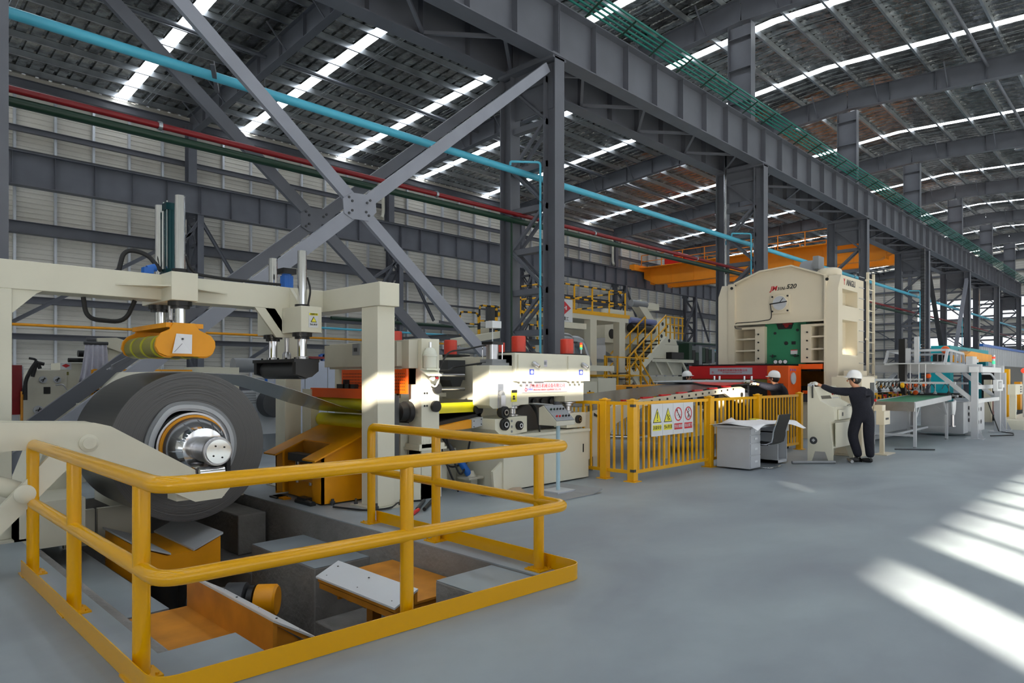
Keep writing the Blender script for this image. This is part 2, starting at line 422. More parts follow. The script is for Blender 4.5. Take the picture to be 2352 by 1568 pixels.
# far end wall with two bands of bare windows
m = M(); XE = X1 + .3
def end_panel(y0, y1, z0, z1): ribbed(M(), y0, y1, z0, z1, XE, .25, .03, 'x').obj('cladding_sheet', 'wallsheet', we, smooth=False)
m = M(); m.box(XE + .02, XE + .1, -12, 36, 0, 5.2); m.box(XE + .02, XE + .1, -12, 36, 6.4, 8.6); m.box(XE + .02, XE + .1, -12, 36, 10.9, 17)
m.box(XE + .02, XE + .1, 23.2, 36, 5.2, 10.9)
we = struct(m, 'wall_end', 'wallsheet')
for z0, z1 in ((0.02, 5.2), (6.4, 8.6), (10.9, 16.6)): end_panel(-12, 36, z0, z1)
end_panel(23.2, 36, 5.2, 6.4); end_panel(23.2, 36, 8.6, 10.9)
for y in [36 - 1.5 * k for k in range(32)]:
    if y < 1.5: continue
    big = abs((36 - y) % 6) < .1
    m = M(); s = .2 if big else .05
    if big or y > 23.2:
        m.box(XE - .15 - (s), XE - .04, y - s, y + s, 0, 16); m.obj('end_wall_post', 'steel' if big else 'galv', we)
for z in (1.2, 2.6, 4.0, 5.1, 6.5, 7.6, 8.5, 9.8, 11.0, 12.5, 14):
    m = M(); m.box(XE - .3, XE - .05, 0, 36, z - .08, z + .08); m.obj('girt', 'steel', we)
for k in range(6):
    y = 36 - 6 * k
    m = M(); m.beam((XE - .45, y, 1), (XE - .45, y - 6, 5), .1, .1); m.beam((XE - .45, y - 6, 5), (XE - .45, y, 9), .1, .1); m.beam((XE - .45, y, 9), (XE - .45, y - 6, 13), .1, .1)
    m.obj('wind_brace', 'steel', we)
# side wall behind the camera, unseen; openings shaped to land sun patches and daylight
def slots(m, y, ops, z0=4.2, z1=15.4, xa=-50, xb=97):
    """solid sheet with rectangular holes (x0,x1,z0,z1), holes must not overlap in x"""
    ops = sorted(ops); x = xa
    for a, b, c, d in ops:
        if a > x: m.box(x, a, y - .1, y, z0, z1)
        if c > z0: m.box(a, b, y - .1, y, z0, c)
        if d < z1: m.box(a, b, y - .1, y, d, z1)
        x = b
    if x < xb: m.box(x, xb, y - .1, y, z0, z1)
    return m
OPS = []
LOW = [(-35, -8.6, .02, 3.0), (-8.05, -7.2, .02, 5.43)]
x = -6.4
for k in range(20):
    LOW.append((x, x + (.99 if k < 8 else 4.6), .02, 5.43)); x += 1.08 if k < 8 else 5.2
ws = struct(slots(slots(M(), YS, LOW, 0, 6, X0, X1), YS, [(-14.6, -10.0, 8.9, 9.03), (-6.15, -5.9, 6.28, 6.37), (-5.7, -3.6, 8.65, 8.79), (.7, 1.1, 9.42, 9.52)], 6, 15.4, X0, X1), 'wall_side', 'wallsheet', smooth=False)  # narrow upper slits added to throw sun patches on machines and floor
m = M(); m.box(X0 - .1, X0, -12, 36, 4.5, 16.9)
for y in (-12, -1, 10, 21, 32): m.box(X0 - .1, X0, y, y + 4, 0, 4.5)
struct(m, 'wall_west', 'wallsheet')

# ------------------------------------------------------------------ steel frame
YC, YF = 11.2, 12.75                     # near and far chord of the main laced columns
def ordinal(k): return ['first', 'second', 'third', 'fourth', 'fifth', 'sixth', 'seventh', 'eighth'][k]
VIS = [12.95 + 12 * k for k in range(7)]
def laced_column(x, yc, yf, w, d, name, label, group, top=9.6, upper=None, zt=15.2):
    t = thing(name, label, 'column', (x, (yc + yf) / 2, 0), group)
    for yy, nm in ((yc, 'chord'), (yf, 'chord')):
        m = M(); m.ibeam((x, yy, 0.0), (x, yy, top), w, d, .02, .016, up=(0, 1, 0)); m.obj(nm, 'steel', t, smooth=False)
        m = M(); m.box(x - .3, x + .3, yy - .3, yy + .3, 0, .04); m.obj('base_plate', 'steel', t)
    z = .6; k = 0; a, b = yc + d / 2 - .02, yf - d / 2 + .02; s = 1.07
    while z + s < top - .3:
        for sx_ in (-.13, .13):
            m = M(); p, q = ((x + sx_, a, z), (x + sx_, b, z + s)) if k % 2 else ((x + sx_, b, z), (x + sx_, a, z + s))
            m.angle(p, q, .075); m.obj('lacing_bar', 'steel', t, smooth=False)
        m = M(); m.beam((x, a, z + s), (x, b, z + s), .2, .15); m.obj('batten', 'steel', t)
        z += s; k += 1
    if upper:
        m = M(); yu = (yc + yf) / 2; 
        m.ibeam((x, yu, top + .1), (x, yu, zt), .36, .95, .02, .016, up=(0, 1, 0)); m.obj('upper_shaft', 'steel', t, smooth=False)
        for zz in (10.9, 12.2, 13.5, 14.7):
            m = M(); m.box(x - .17, x + .17, yu - .46, yu + .46, zz - .012, zz + .012); m.obj('stiffener', 'steel', t)
        m = M(); m.box(x - .25, x + .25, yc - .2, yf + .2, top - .05, top + .1); m.obj('cap_plate', 'steel', t)
        m = M(); m.box(x - .02, x + .02, yc, yf, top - 1.2, top); m.obj('shoulder_plate', 'steel', t)
    return t
LC = ['grey laced steel column behind the leveller, nearest of the main row', 'grey laced column behind the left side of the big cream press',
      'grey laced column rising behind the press ladder', 'fourth grey laced column, with a pale brace leaning from its top',
      'fifth grey laced column of the main row, in front of the far end windows', 'sixth grey laced column of the main row, towards the far end',
      'last grey laced column of the main row, beside the frame edge']
for k, x in enumerate(VIS): laced_column(x, YC, YF, .36, .40, 'laced_column', LC[k], 'main row of laced columns', upper=True)
for k in (-1,): laced_column(1.55, YC, YF, .36, .40, 'laced_column', 'grey laced steel column at the start of the hall' if k == -1 else 'laced steel column out of view behind the camera', 'main row of laced columns', upper=True)
for k, x in enumerate(VIS):
    t = laced_column(x, 34.1, 35.2, .3, .34, 'wall_column', 'grey laced column against the ribbed back wall, %s along it' % ordinal(k), 'columns along the back wall', top=9.5)
    m = M(); m.ibeam((x, 35.2, 9.5), (x, 35.2, 14.2), .4, .5, .02, .016, up=(0, 1, 0)); m.obj('upper_shaft', 'steel', t, smooth=False)
# roof rafters, one per frame on both slopes
for k, x in enumerate(FRAMES):
    if k < 2: continue
    vis = 3 <= k
    for ya, yb, nm in ((12, 35.3, 'far'), (12, -11.8, 'near')):
        t = thing('roof_rafter', ('deep grey roof rafter over the %s bay, %s frame of the hall' % (nm, ordinal(k - 3) if k < 11 else 'ninth')) if vis else 'grey roof rafter over the %s bay, just behind the camera' % nm, 'beam', (x, ya, zr(ya)), 'roof rafters')
        m = M(); m.ibeam((x, ya, zr(ya) - .47), (x, yb, zr(yb) - .47), .34, .94, .02, .014); m.obj('girder', 'steel', t, smooth=False)
        for q in range(1, 12):
            yy = ya + (yb - ya) * q / 12; m = M(); m.box(x - .15, x + .15, yy - .008, yy + .008, zr(yy) - .92, zr(yy) - .02); m.obj('stiffener', 'steel', t)
        for yy in [ya + (yb - ya) * (q + .5) / 8 for q in range(8)]:
            m = M(); m.beam((x, yy, zr(yy) - .9), (x - .9, yy, zr(yy) + .05), .05, .05); m.beam((x, yy, zr(yy) - .9), (x + .9, yy, zr(yy) + .05), .05, .05); m.obj('fly_brace', 'steel', t, smooth=False)
# crane runway beams
def runway(xa, xb, y, z0, z1, w, label, group, face=-1, stiff=True):
    t = thing('crane_runway_beam', label, 'beam', ((xa + xb) / 2, y, z0), group)
    m = M(); m.box(xa, xb, y - .01, y + .01, z0 + .03, z1 - .03); m.obj('web', 'steel', t)
    m = M(); m.box(xa, xb, y - w / 2, y + w / 2, z0, z0 + .03); m.obj('bottom_flange', 'steel', t)
    m = M(); m.box(xa, xb, y - w / 2, y + w / 2, z1 - .03, z1); m.obj('top_flange', 'steel', t)
    n = 8
    for i in range(n + 1):
        x = xa + .02 + (xb - xa - .04) * i / n
        m = M(); m.box(x - .007, x + .007, y - w / 2 + .04, y + w / 2 - .04, z0 + .03, z1 - .03); m.obj('stiffener', 'steel', t)
    m = M(); m.box(xa, xb, y - .035, y + .035, z1, z1 + .13); m.obj('crane_rail', 'dgrey', t)
    return t
names = ['starting over the steel coil', 'above the leveller', 'above the big press', 'beyond the big press', 'above the conveyor table', 'near the far end windows', 'nearest the far end wall']
for k in range(-1, 7):
    xa = .95 + 12 * k
    a = names[k] if k >= 0 else 'behind the camera'
    t = runway(xa, xa + 12, YC, 9.62, 10.98, .46, 'deep grey crane runway beam with web stiffeners, span ' + a, 'near crane runway beams')
    t2 = runway(xa, xa + 12, YF + .1, 9.62, 10.98, .46, 'dark crane runway beam behind the nearer one, span ' + a, 'second crane runway beams')
    runway(xa, xa + 12, 34.1, 9.5, 10.9, .46, 'dark crane runway beam along the back wall, span ' + a, 'back wall crane runway beams')
    for i in range(8):
        p, q = xa + 1.5 * i, xa + 1.5 * i + 1.5
        m = M(); m.angle((p, YC + .2, 9.7), (q, YF - .1, 9.7), .08) if i % 2 else m.angle((p, YF - .1, 9.7), (q, YC + .2, 9.7), .08)
        m.obj('lattice_brace', 'steel', t, smooth=False)
        m = M(); m.box(p + .02, q - .02, YC + .24, YF - .15, 10.9, 10.93); m.obj('walkway_plate', 'dgrey', t)
# conductor bars along the near runway
for i in range(5):
    m = M(); yy = 10.9 - .11 * i; z = 11.12 + .05 * i
    m.box(X0, X1, yy - .017, yy + .017, z - .025, z + .025)
    m.obj('conductor_bar', 'teal', None, at=(0, yy, z), label='%s of the five teal conductor bars along the crane runway' % ('outermost' if i == 4 else 'innermost' if i == 0 else ordinal(i) + ' from inside'), category='conductor bar', group='teal conductor bars')
t = thing('bar_hanger', 'row of dark hanger brackets holding the teal conductor bars', 'bracket', (0, 10.7, 11))
x = X0 + 1
while x < X1:
    m = M(); m.beam((x, 10.98, 10.98), (x, 10.4, 11.24), .04, .03); m.obj('bracket', 'dgreen', t); x += 1.5
# big X bracing between the first two columns, in both chord planes
for yy, mt_, lab, w_ in ((YC - .02, 'steel2', 'pale grey steel cross bracing with a bolted centre plate, nearer of the pair', .30), (YF + .05, 'steel', 'dark grey steel cross bracing, farther of the pair', .26)):
    t = thing('cross_brace', lab, 'bracing', (6.95, yy, 0))
    for p, q in (((1.75, .35), (12.72, 9.35)), ((1.75, 9.35), (12.72, .35))):
        c = ((p[0] + q[0]) / 2, (p[1] + q[1]) / 2)
        for (a, b) in ((p, c), (c, q)):
            m = M(); m.sweep([(-.12, -.006), (.12, -.006), (.12, .006), (-.12, .006)], (a[0], yy, a[1]), (b[0], yy, b[1]), up=(0, 1, 0))
            m.sweep([(-.12, 0), (-.108, 0), (-.108, .09), (-.12, .09)], (a[0], yy, a[1]), (b[0], yy, b[1]), up=(0, 1, 0))
            m.sweep([(.108, 0), (.12, 0), (.12, .09), (.108, .09)], (a[0], yy, a[1]), (b[0], yy, b[1]), up=(0, 1, 0))
            m.obj('brace_channel', mt_, t, smooth=False)
    m = M(); m.prism([(6.88, 4.68), (7.05, 4.6), (7.42, 4.62), (7.6, 4.82), (7.58, 5.0), (7.4, 5.12), (7.05, 5.1), (6.85, 4.95)], 'y', yy - .03, yy - .012); g = m.obj('gusset_plate', mt_, t)
    for bx, bz in ((6.98, 4.7), (7.05, 4.76), (7.42, 4.72), (7.36, 4.78), (7.45, 5.02), (7.38, 4.96), (6.98, 5.0), (7.05, 4.94)):
        m = M(); m.cyl((bx, yy - .05, bz), (bx, yy - .03, bz), .025, 6); m.obj('bolt', 'dgrey', g)
t = thing('cross_brace_ties', 'short grey tie bars linking the two planes of cross bracing', 'bracing', (6.95, 12, 0))
for (x, z) in ((3, 7.85), (4.5, 6.7), (2.0, 8.7), (9.6, 6.9), (10.6, 7.7), (9.0, 6.4), (4.2, 2.7), (3.0, 1.7), (9.8, 2.7), (11, 1.7)):
    m = M(); m.angle((x, YC + .02, z), (x + .7, YF, z + .2), .07); m.obj('tie_bar', 'steel', t, smooth=False)
for i, (xa, xb, lab) in enumerate(((48.95, 60.95, 'slim steel V bracing between the far columns, pale and dark bars'),)):
    t = thing('v_brace', lab, 'bracing', ((xa + xb) / 2, YC, 0))
    m = M(); m.ibeam((xa + .2, YC, 9.0), ((xa + xb) / 2, YC, .6), .22, .22, .02, .02); m.obj('brace_bar', 'dgrey', t)
    m = M(); m.ibeam((xb - .2, YC, 9.0), ((xa + xb) / 2, YC, .6), .22, .22, .02, .02); m.obj('brace_bar', 'steel2', t)
# pipes
def pipe(name, label, pts, r, mt_, brackets=None, cat='pipe', n=12):
    t = thing(name, label, cat, pts[0]); m = M(); m.tube(bend(pts, r * 3), r, n); m.obj('run', mt_, t)
    for p in (brackets or []):
        m = M(); m.ring(V(p) - V((.03, 0, 0)), (1, 0, 0), r, r + .02, 0, .06, 16); m.obj('clamp', 'galv', t)
    return t
pipe('water_pipe', 'light blue pipe running the length of the hall through the columns', [(X0, 12, 6.85), (X1, 12, 6.85)], .085, 'lblue', [(x + .9, 12, 6.85) for x in VIS])
pipe('fire_pipe', 'red fire pipe running the length of the hall', [(X0, 12.25, 5.84), (X1, 12.25, 5.84)], .055, 'dred', [(x, 12.25, 5.84) for x in range(4, 90, 6)])
pipe('green_pipe', 'dark green pipe just under the red fire pipe', [(X0, 12.25, 5.66), (X1, 12.25, 5.66)], .075, 'dgreen')
for k in (0, 1, 3, 4):
    x = VIS[k]
    pipe('drop_pipe', 'thin light blue drop pipe beside the %s laced column' % ordinal(k), [(x - .75, 12, 6.95), (x - .75, 12, 7.05), (x - .17, 11.5, 7.05), (x - .17, 11.5, .4)], .03, 'lblue', n=8)
pipe('downpipe', 'pair of thin dark green pipes down inside the first laced column', [(12.5, 12.25, 5.7), (12.5, 12.25, .3)], .03, 'dgreen', n=8)
for i, x in enumerate((24.5, 72.5)):
    pipe('rain_pipe', ('polished' if i == 0 else 'pale') + ' metal rainwater pipe beside the %s laced column' % ('second' if i == 0 else 'sixth'), [(x - .02, 12.4, 10.6), (x - .02, 12.4, .3)], .055, 'chrome', n=12)
for k, x in enumerate(VIS[1:5]):
    m = M(); m.tube(bend([(x - .6, 35.95, 13.6), (x - .6, 35, 13.6), (x - .6, 35, 11.7), (x - 1.0, 34.6, 11.3)], .3), .1, 10)
    m.obj('gutter_downpipe', 'creamd', None, at=(x - .6, 35, 13.6), label='pale gutter downpipe high on the back wall beside its %s column' % ordinal(k + 1), category='pipe', group='gutter downpipes')
pipe('gas_pipe', 'orange yellow gas pipe running low along the back wall', [(X0, 33.9, 3.75), (60, 33.9, 3.75)], .06, 'orange')
pipe('wall_pipe_green', 'green pipe along the back wall', [(20, 33.8, 4.9), (95, 33.8, 4.9)], .1, 'dgreen')
pipe('wall_pipe_blue', 'light blue pipe low on the back wall', [(16, 33.6, 4.3), (96, 33.6, 4.3)], .06, 'lblue')
# wall bracing and knee braces seen along the back wall
for k, x in enumerate(VIS[:5]):
    t = thing('wall_brace', 'grey diagonal brace pair spreading from the back wall, beside its %s column' % ordinal(k), 'bracing', (x, 34, 5), 'back wall diagonal braces')
    for s_ in (-1, 1):
        m = M(); m.ibeam((x, 34, 9.3), (x + s_ * 2.6, 34, 5.2), .14, .14, .015, .015); m.obj('knee_brace', 'steel', t, smooth=False)
    if k in (0, 1):
        m = M(); m.ibeam((x - 11.5, 34, 1.2), (x - .3, 34, 8.6), .16, .16, .015, .015); m.obj('brace_bar', 'steel', t, smooth=False)
# overhead travelling crane in the far bay
t = thing('bridge_crane', 'orange yellow overhead travelling crane with handrails across the far bay', 'crane', (53, 24, 9.8))
for x in (51.7, 54.6):
    m = M(); m.prism([(13.4, 10.35), (14.6, 9.75), (32.6, 9.75), (33.8, 10.35), (33.8, 11.25), (13.4, 11.25)], 'x', x - .3, x + .3); m.obj('girder', 'corange', t)
    for q in range(10):
        yy = 14.2 + q * 2.1; m = M(); m.box(x - .34, x + .34, yy - .03, yy + .03, 9.78, 11.3); m.obj('diaphragm', 'corange', t)
for yy in (13.1, 34.0):
    m = M(); m.box(49.8, 56.2, yy - .25, yy + .25, 10.95, 11.45); m.obj('end_carriage', 'corange', t)
m = M()
for x in (51.0, 55.3):
    for q in range(11):
        yy = 13.4 + q * 2.04; m.beam((x, yy, 11.2), (x, yy, 12.35), .06, .06)
    for z in (11.8, 12.35): m.beam((x, 13.4, z), (x, 33.8, z), .05, .05)
m.obj('handrail', 'corange', t)
m = M(); m.box(50.6, 51.4, 13.4, 33.8, 11.16, 11.22); m.obj('walkway', 'corange', t)
m = M(); m.box(51.9, 54.4, 30, 32, 11.4, 12.0); m.cyl((52.2, 31, 12.2), (54, 31, 12.2), .3); m.obj('hoist_trolley', 'red', t)
# high-bay lamps, unlit
i = 0
for k, x in enumerate(FRAMES[4:9]):
    for yy, nm in ((6.5, 'near'), (21, 'far'), (29, 'far')):
        t = thing('high_bay_lamp', 'round high bay lamp by the %s rafter, %s' % (ordinal(k + 1), 'near bay' if yy < 10 else 'middle of the far bay' if yy < 25 else 'back of the far bay'), 'lamp', (x + .9, yy, zr(yy) - .2), 'high bay lamps')
        m = M(); m.cyl((x + .9, yy, zr(yy)), (x + .9, yy, zr(yy) - .55), .015, 6); m.obj('drop_rod', 'galv', t)
        m = M(); m.lathe((x + .9, yy, zr(yy) - .5), (0, 0, -1), [(.06, 0), (.1, .12), (.27, .3), (.29, .34), (.26, .33)], 20); m.obj('lamp_shade', 'ssteel', t)
# ------------------------------------------------------------------ yellow tube railing round the pit
t = thing('pit_railing', 'glossy yellow tube railing with toe board around the machine pit', 'railing', (2.6, 3.6, 0))
A = (1.19, 3.64); B = (4.16, 3.45); L0 = (1.2, 6.62); C0 = (4.22, 6.29)
for z, r, nm in ((1.05, .045, 'top_rail'), (.575, .042, 'middle_rail')):
    m = M(); pts = [V((*L0, z)), V((*A, z)), V((*B, z)), V((*C0, z))]
    if nm == 'top_rail': pts = [V((*L0, .9))] + pts + [V((*C0, .9))]
    m.tube(bend(pts, .13, 8), r, 20); m.obj(nm, 'yellow', t)
PO = [(1.195, 3.94), (1.20, 5.34), (1.2, 6.62), (2.66, 3.56), (4.17, 3.77), (4.20, 5.15), (4.22, 6.29)]
for x, y in PO:
    e = (x, y) in (PO[2], PO[6]); m = M(); m.cyl((x, y, .012), (x, y, .95 if e else 1.02), .044, 20); p = m.obj('post', 'yellow', t)
    m = M(); m.box(x - .085, x + .085, y - .085, y + .085, 0, .012)
    for dx in (-.06, .06):
        for dy in (-.06, .06): m.cyl((x + dx, y + dy, .012), (x + dx, y + dy, .024), .01, 6)
    m.obj('foot_plate', 'yellow', p)
m = M()                                                     # toe board, a bent strip
path = bend([V((1.12, 6.62, 0)), V((1.12, 3.53, 0)), V((4.24, 3.35, 0)), V((4.29, 6.29, 0))], .14, 8)
vs = []
for p in path: vs.append((p.x, p.y, .004)); vs.append((p.x, p.y, .125))
for i, p in enumerate(path):
    a = path[max(i - 1, 0)]; b = path[min(i + 1, len(path) - 1)]; d = (b - a).normalized(); n_ = V((-d.y, d.x, 0)) * .007
    vs.append((p.x + n_.x, p.y + n_.y, .004)); vs.append((p.x + n_.x, p.y + n_.y, .125))
k = len(path) * 2; fs = []
for i in range(len(path) - 1):
    a = 2 * i; fs += [(a, a + 2, a + 3, a + 1), (k + a, k + a + 1, k + a + 3, k + a + 2), (a + 1, a + 3, k + a + 3, k + a + 1), (a, k + a, k + a + 2, a + 2)]
m.add(vs, fs); m.obj('toe_board', 'yellow', t)

# ------------------------------------------------------------------ coil saddles and coil car
def saddle(name, label, x0, x1, y0, y1, zt, white_side, group=None, hr=.15, fl_=.3, dz=.1):
    """deck box with a raised white flap along one long side, ribs below it"""
    s = thing(name, label, 'coil saddle', ((x0 + x1) / 2, y0, zt - .5), group)
    fx = x1 if white_side > 0 else x0; ox = x0 if white_side > 0 else x1     # fx: deck edge where the ridge stands
    w_ = white_side
    m = M(); m.box(ox, fx, y0, y1, zt - .02, zt); m.obj('deck', 'oranged', s)
    m = M(); m.box(ox, fx, y0 + .02, y0 + .05, zt - .24, zt - .02); m.box(ox, fx, y1 - .05, y1 - .02, zt - .24, zt - .02)
    m.box(ox, ox + w_ * .03, y0 + .02, y1 - .02, zt - .24, zt - .02); m.obj('frame', 'oranged', s, kind='stuff')
    m = M(); m.box(fx - w_ * .03, fx, y0, y1, zt, zt + hr); m.obj('riser', 'oranged', s)
    ax, az = fx, zt + hr; bx, bz = fx + w_ * fl_, zt + hr - dz
    m = M(); m.prism([(ax, az - .03), (bx, bz - .03), (bx, bz), (ax, az)], 'y', y0, y1); m.obj('sloped_deck', 'oranged', s)
    m = M(); m.prism([(ax - w_ * .03, az + .002), (bx + w_ * .015, bz + .002), (bx + w_ * .015, bz + .018), (ax - w_ * .03, az + .018)], 'y', y0 - .01, y1 + .01); pl = m.obj('liner_plate', 'white', s, label='white plastic liner plate')
    for fy in (.08, .5, .92):
        for f_ in (.2, .8):
            yy = y0 + (y1 - y0) * fy; xx_ = ax + (bx - ax) * f_; zz = az + (bz - az) * f_ + .016
            m = M(); m.cyl((xx_, yy, zz), (xx_, yy, zz + .005), .008, 8); m.obj('screw', 'dgrey', pl)
    n = 6
    for i in range(n):
        yy = y0 + .03 + (y1 - y0 - .06) * i / (n - 1)
        m = M(); m.prism([(fx, zt - .22), (bx - w_ * .03, bz - .09), (bx - w_ * .03, bz - .03), (fx, az - .03)], 'y', yy - .008, yy + .008); m.obj('rib', 'oranged', s)
    m = M(); m.beam((bx - w_ * .03, y0, bz - .07), (bx - w_ * .03, y1, bz - .07), .03, .05); m.obj('edge_bar', 'oranged', s)
    for yy in (y0 + .15, y1 - .15):
        m = M(); m.box((ox + fx) / 2 - .05, (ox + fx) / 2 + .05, yy - .05, yy + .05, -.78, zt - .05); m.obj('leg', 'oranged', s)
    return s
saddle('coil_saddle', 'orange coil saddle with a white liner plate on its left, at the pit right side', 3.38, 4.02, 4.42, 5.62, -.24, -1, None, .09, .19, .1)
saddle('coil_saddle', 'worn orange coil saddle with a white edged flap, nearest in the pit', 1.37, 2.15, 4.32, 5.85, -.30, 1, None, .25, .28, .205)
s = thing('coil_car', 'orange coil lifting car with white lined V top under the coil', 'coil car', (2.55, 7.2, -1.75))
m = M(); m.prism([(2.17, -.08), (2.42, -.19), (2.70, -.19), (2.95, -.08), (2.95, -.46), (2.17, -.46)], 'y', 7.2, 8.35); m.obj('saddle_box', 'orange', s)
for a, b in (((2.15, -.06), (2.45, -.185)), ((2.97, -.06), (2.67, -.185))):
    m = M(); m.prism([a, b, (b[0], b[1] + .018), (a[0], a[1] + .02)], 'y', 7.18, 8.37); m.obj('liner_plate', 'lgrey', s, label='grey white liner plate')
m = M(); m.box(2.35, 2.8, 7.4, 8.2, -1.75, -1.2); m.obj('chassis', 'orange', s)
m = M(); m.cyl((2.57, 7.8, -1.2), (2.57, 7.8, -.46), .16, 20); m.obj('lifting_ram', 'dgrey', s)
s = thing('drive_motor', 'dark grey geared motor with an orange coupling guard down in the pit', 'motor', (2.75, 5.9, -1.75))
m = M(); m.lathe((2.42, 6.62, -.52), (.75, -.66, 0), [(.05, 0), (.13, .02), (.13, .34), (.17, .35), (.17, .52), (.1, .53)], 24); m.obj('motor_body', 'dgrey', s)
m = M(); m.lathe((2.82, 6.27, -.52), (.75, -.66, 0), [(.04, 0), (.14, .02), (.14, .07), (.04, .08)], 24); m.obj('flange', 'black', s)
m = M(); m.lathe((2.88, 6.21, -.52), (.75, -.66, 0), [(.13, 0), (.15, .01), (.15, .18), (.13, .2)], 24); m.obj('coupling_guard', 'orange', s)
m = M(); m.box(2.35, 2.9, 6.2, 6.75, -1.75, -.68); m.obj('bracket', 'dgrey', s)
s = thing('pump_flange', 'round cream bolted flange on the pit floor behind the near saddle', 'flange', (2.25, 6.35, -1.75))
m = M(); m.lathe((2.3, 6.75, -1.75), (0, 0, 1), [(.12, 0), (.12, .95), (.22, .95), (.22, 1.02), (.05, 1.02)], 24); m.obj('flange_disc', 'creamd', s)
for i in range(6):
    m = M(); a = i * PI / 3; m.cyl((2.3 + .18 * math.cos(a), 6.75 + .18 * math.sin(a), -.73), (2.3 + .18 * math.cos(a), 6.75 + .18 * math.sin(a), -.69), .025, 6); m.obj('bolt', 'creamd', s)

# ------------------------------------------------------------------ coil on its mandrel
CX, CZ = 2.73, .865
RO, RI = .785, .40
t = thing('steel_coil', 'large wound coil of dark sheet steel on the uncoiler mandrel', 'coil', (CX, 7.4, CZ))
def bore(ang):                       # innermost wraps sag into a rounded corner
    c = .0
    for a0, h in ((2.05, .035), (4.9, .02)):
        d = (ang - a0 + PI) % (2 * PI) - PI; c += h * math.exp(-(d / .35) ** 2)
    return c
def band(r0, r1, ya, yb, mt_, nm, wob=1.0, parent=None):
    n = 96; vs = []; fs = []
    for y, r, w_ in ((ya, r0, wob), (ya, r1, 0 if r1 > .6 else wob), (yb, r1, 0 if r1 > .6 else wob), (yb, r0, wob)):
        for i in range(n):
            a = 2 * PI * i / n; rr = r - bore(a) * w_ * .0 + bore(a) * w_
            vs.append((CX + math.cos(a) * rr, y, CZ + math.sin(a) * rr))
    for k in range(4):
        k2 = (k + 1) % 4
        fs += [(k * n + i, k * n + (i + 1) % n, k2 * n + (i + 1) % n, k2 * n + i) for i in range(n)]
    return M().add(vs, fs).obj(nm, mt_, parent or t)
band(.47, RO, 7.40, 8.70, 'coil', 'outer_windings')
band(.435, .47, 7.375, 8.69, 'mgrey', 'inner_wrap'); band(.395, .435, 7.36, 8.68, 'lgrey', 'inner_wrap'); band(.37, .395, 7.39, 8.68, 'lgrey', 'inner_wrap')
m = M()                              # strip leaving the coil towards the straightener
ang = 1.42; p0 = (CX + RO * math.cos(ang), CZ + RO * math.sin(ang))
sp = [p0, (3.3, 1.62), (3.9, 1.445), (4.5, 1.24), (4.95, 1.12), (5.6, 1.13)]
vs = []
for x, z in sp: vs += [(x, 7.42, z), (x, 8.68, z), (x, 7.42, z + .004), (x, 8.68, z + .004)]
fs = []
for i in range(len(sp) - 1):
    a = 4 * i; fs += [(a, a + 4, a + 5, a + 1), (a + 2, a + 3, a + 7, a + 6), (a, a + 2, a + 6, a + 4), (a + 1, a + 5, a + 7, a + 3)]
m.add(vs, fs); m.obj('leading_strip', 'strip', t)
t = thing('uncoiler', 'cream hydraulic uncoiler with chrome mandrel holding the steel coil', 'machine', (2.7, 9.2, 0))
m = M(); m.lathe((CX, 7.2, CZ), (0, 1, 0), [(.20, 0), (.29, .03), (.31, .12), (.31, .2), (.335, .2), (.335, .24), (.36, .25), (.36, 1.7)], 48); m.obj('mandrel_drum', 'dgrey', t)
m = M(); m.ring((CX, 7.33, CZ), (0, 1, 0), .30, .335, 0, .05); m.obj('yellow_ring', 'orange', t)
m = M(); m.ring((CX, 7.36, CZ), (0, 1, 0), .34, .362, 0, .03); m.obj('outer_ring', 'ssteel', t)
m = M(); m.lathe((CX, 7.06, CZ), (0, 1, 0), [(.12, 0), (.21, .01), (.30, .17), (.30, .27)], 48); m.obj('cone', 'chrome', t)
for a in (.6, 1.1, 1.6, 2.1, 2.7, 3.2):
    m = M(); m.beam((CX + .215 * math.cos(a), 7.055, CZ + .215 * math.sin(a)), (CX + .295 * math.cos(a), 7.24, CZ + .295 * math.sin(a)), .012, .012); m.obj('cone_rib', 'chrome', t)
m = M(); m.lathe((CX, 6.72, CZ), (0, 1, 0), [(.135, 0), (.143, .008), (.143, .09), (.128, .11), (.128, .36)], 40); sh = m.obj('shaft_end', 'ssteel', t)
m = M(); m.lathe((CX, 6.705, CZ), (0, 1, 0), [(.118, 0), (.118, .02)], 36); m.obj('end_cap', 'chrome', sh)
for dx, dz in ((-.03, .055), (.055, .04), (-.05, -.04), (.035, -.06)):
    m = M(); m.cyl((CX + dx, 6.70, CZ + dz), (CX + dx, 6.708, CZ + dz), .009, 8); m.obj('hole', 'ink', sh)
m = M(); m.box(2.87, 2.91, 6.85, 7.1, .55, .93); m.obj('drip_guard', 'rubber', t)
m = M(); m.prism([(2.5, 0), (3.6, 0), (3.6, 1.4), (3.3, 1.66), (2.8, 1.66), (2.5, 1.35)], 'y', 8.95, 10.1); m.obj('gearbox_housing', 'cream', t)
m = M(); m.box(1.3, 1.9, 8.0, 9.9, -.1, .36); m.box(1.30, 1.34, 8.0, 9.9, .0, .3); m.obj('base_frame', 'cream', t)
m = M(); m.prism([(1.55, .36), (1.95, .36), (1.95, .95), (1.75, .95)], 'y', 8.8, 9.8); m.obj('bracket', 'cream', t)
m = M(); m.box(3.5, 4.0, 9.0, 9.9, 0, .8); m.obj('valve_cabinet', 'creamd', t)
m = M(); m.box(1.87, 2.17, 8.75, 8.82, -.3, .1); m.box(2.2, 2.7, 8.75, 8.82, -.3, .1); m.obj('base_panel', 'cream', t)
m = M(); m.lathe((1.72, 8.79, .06), (0, -1, 0), [(.05, 0), (.05, .02), (.02, .02)], 16); m.obj('grease_cap', 'creamd', t)
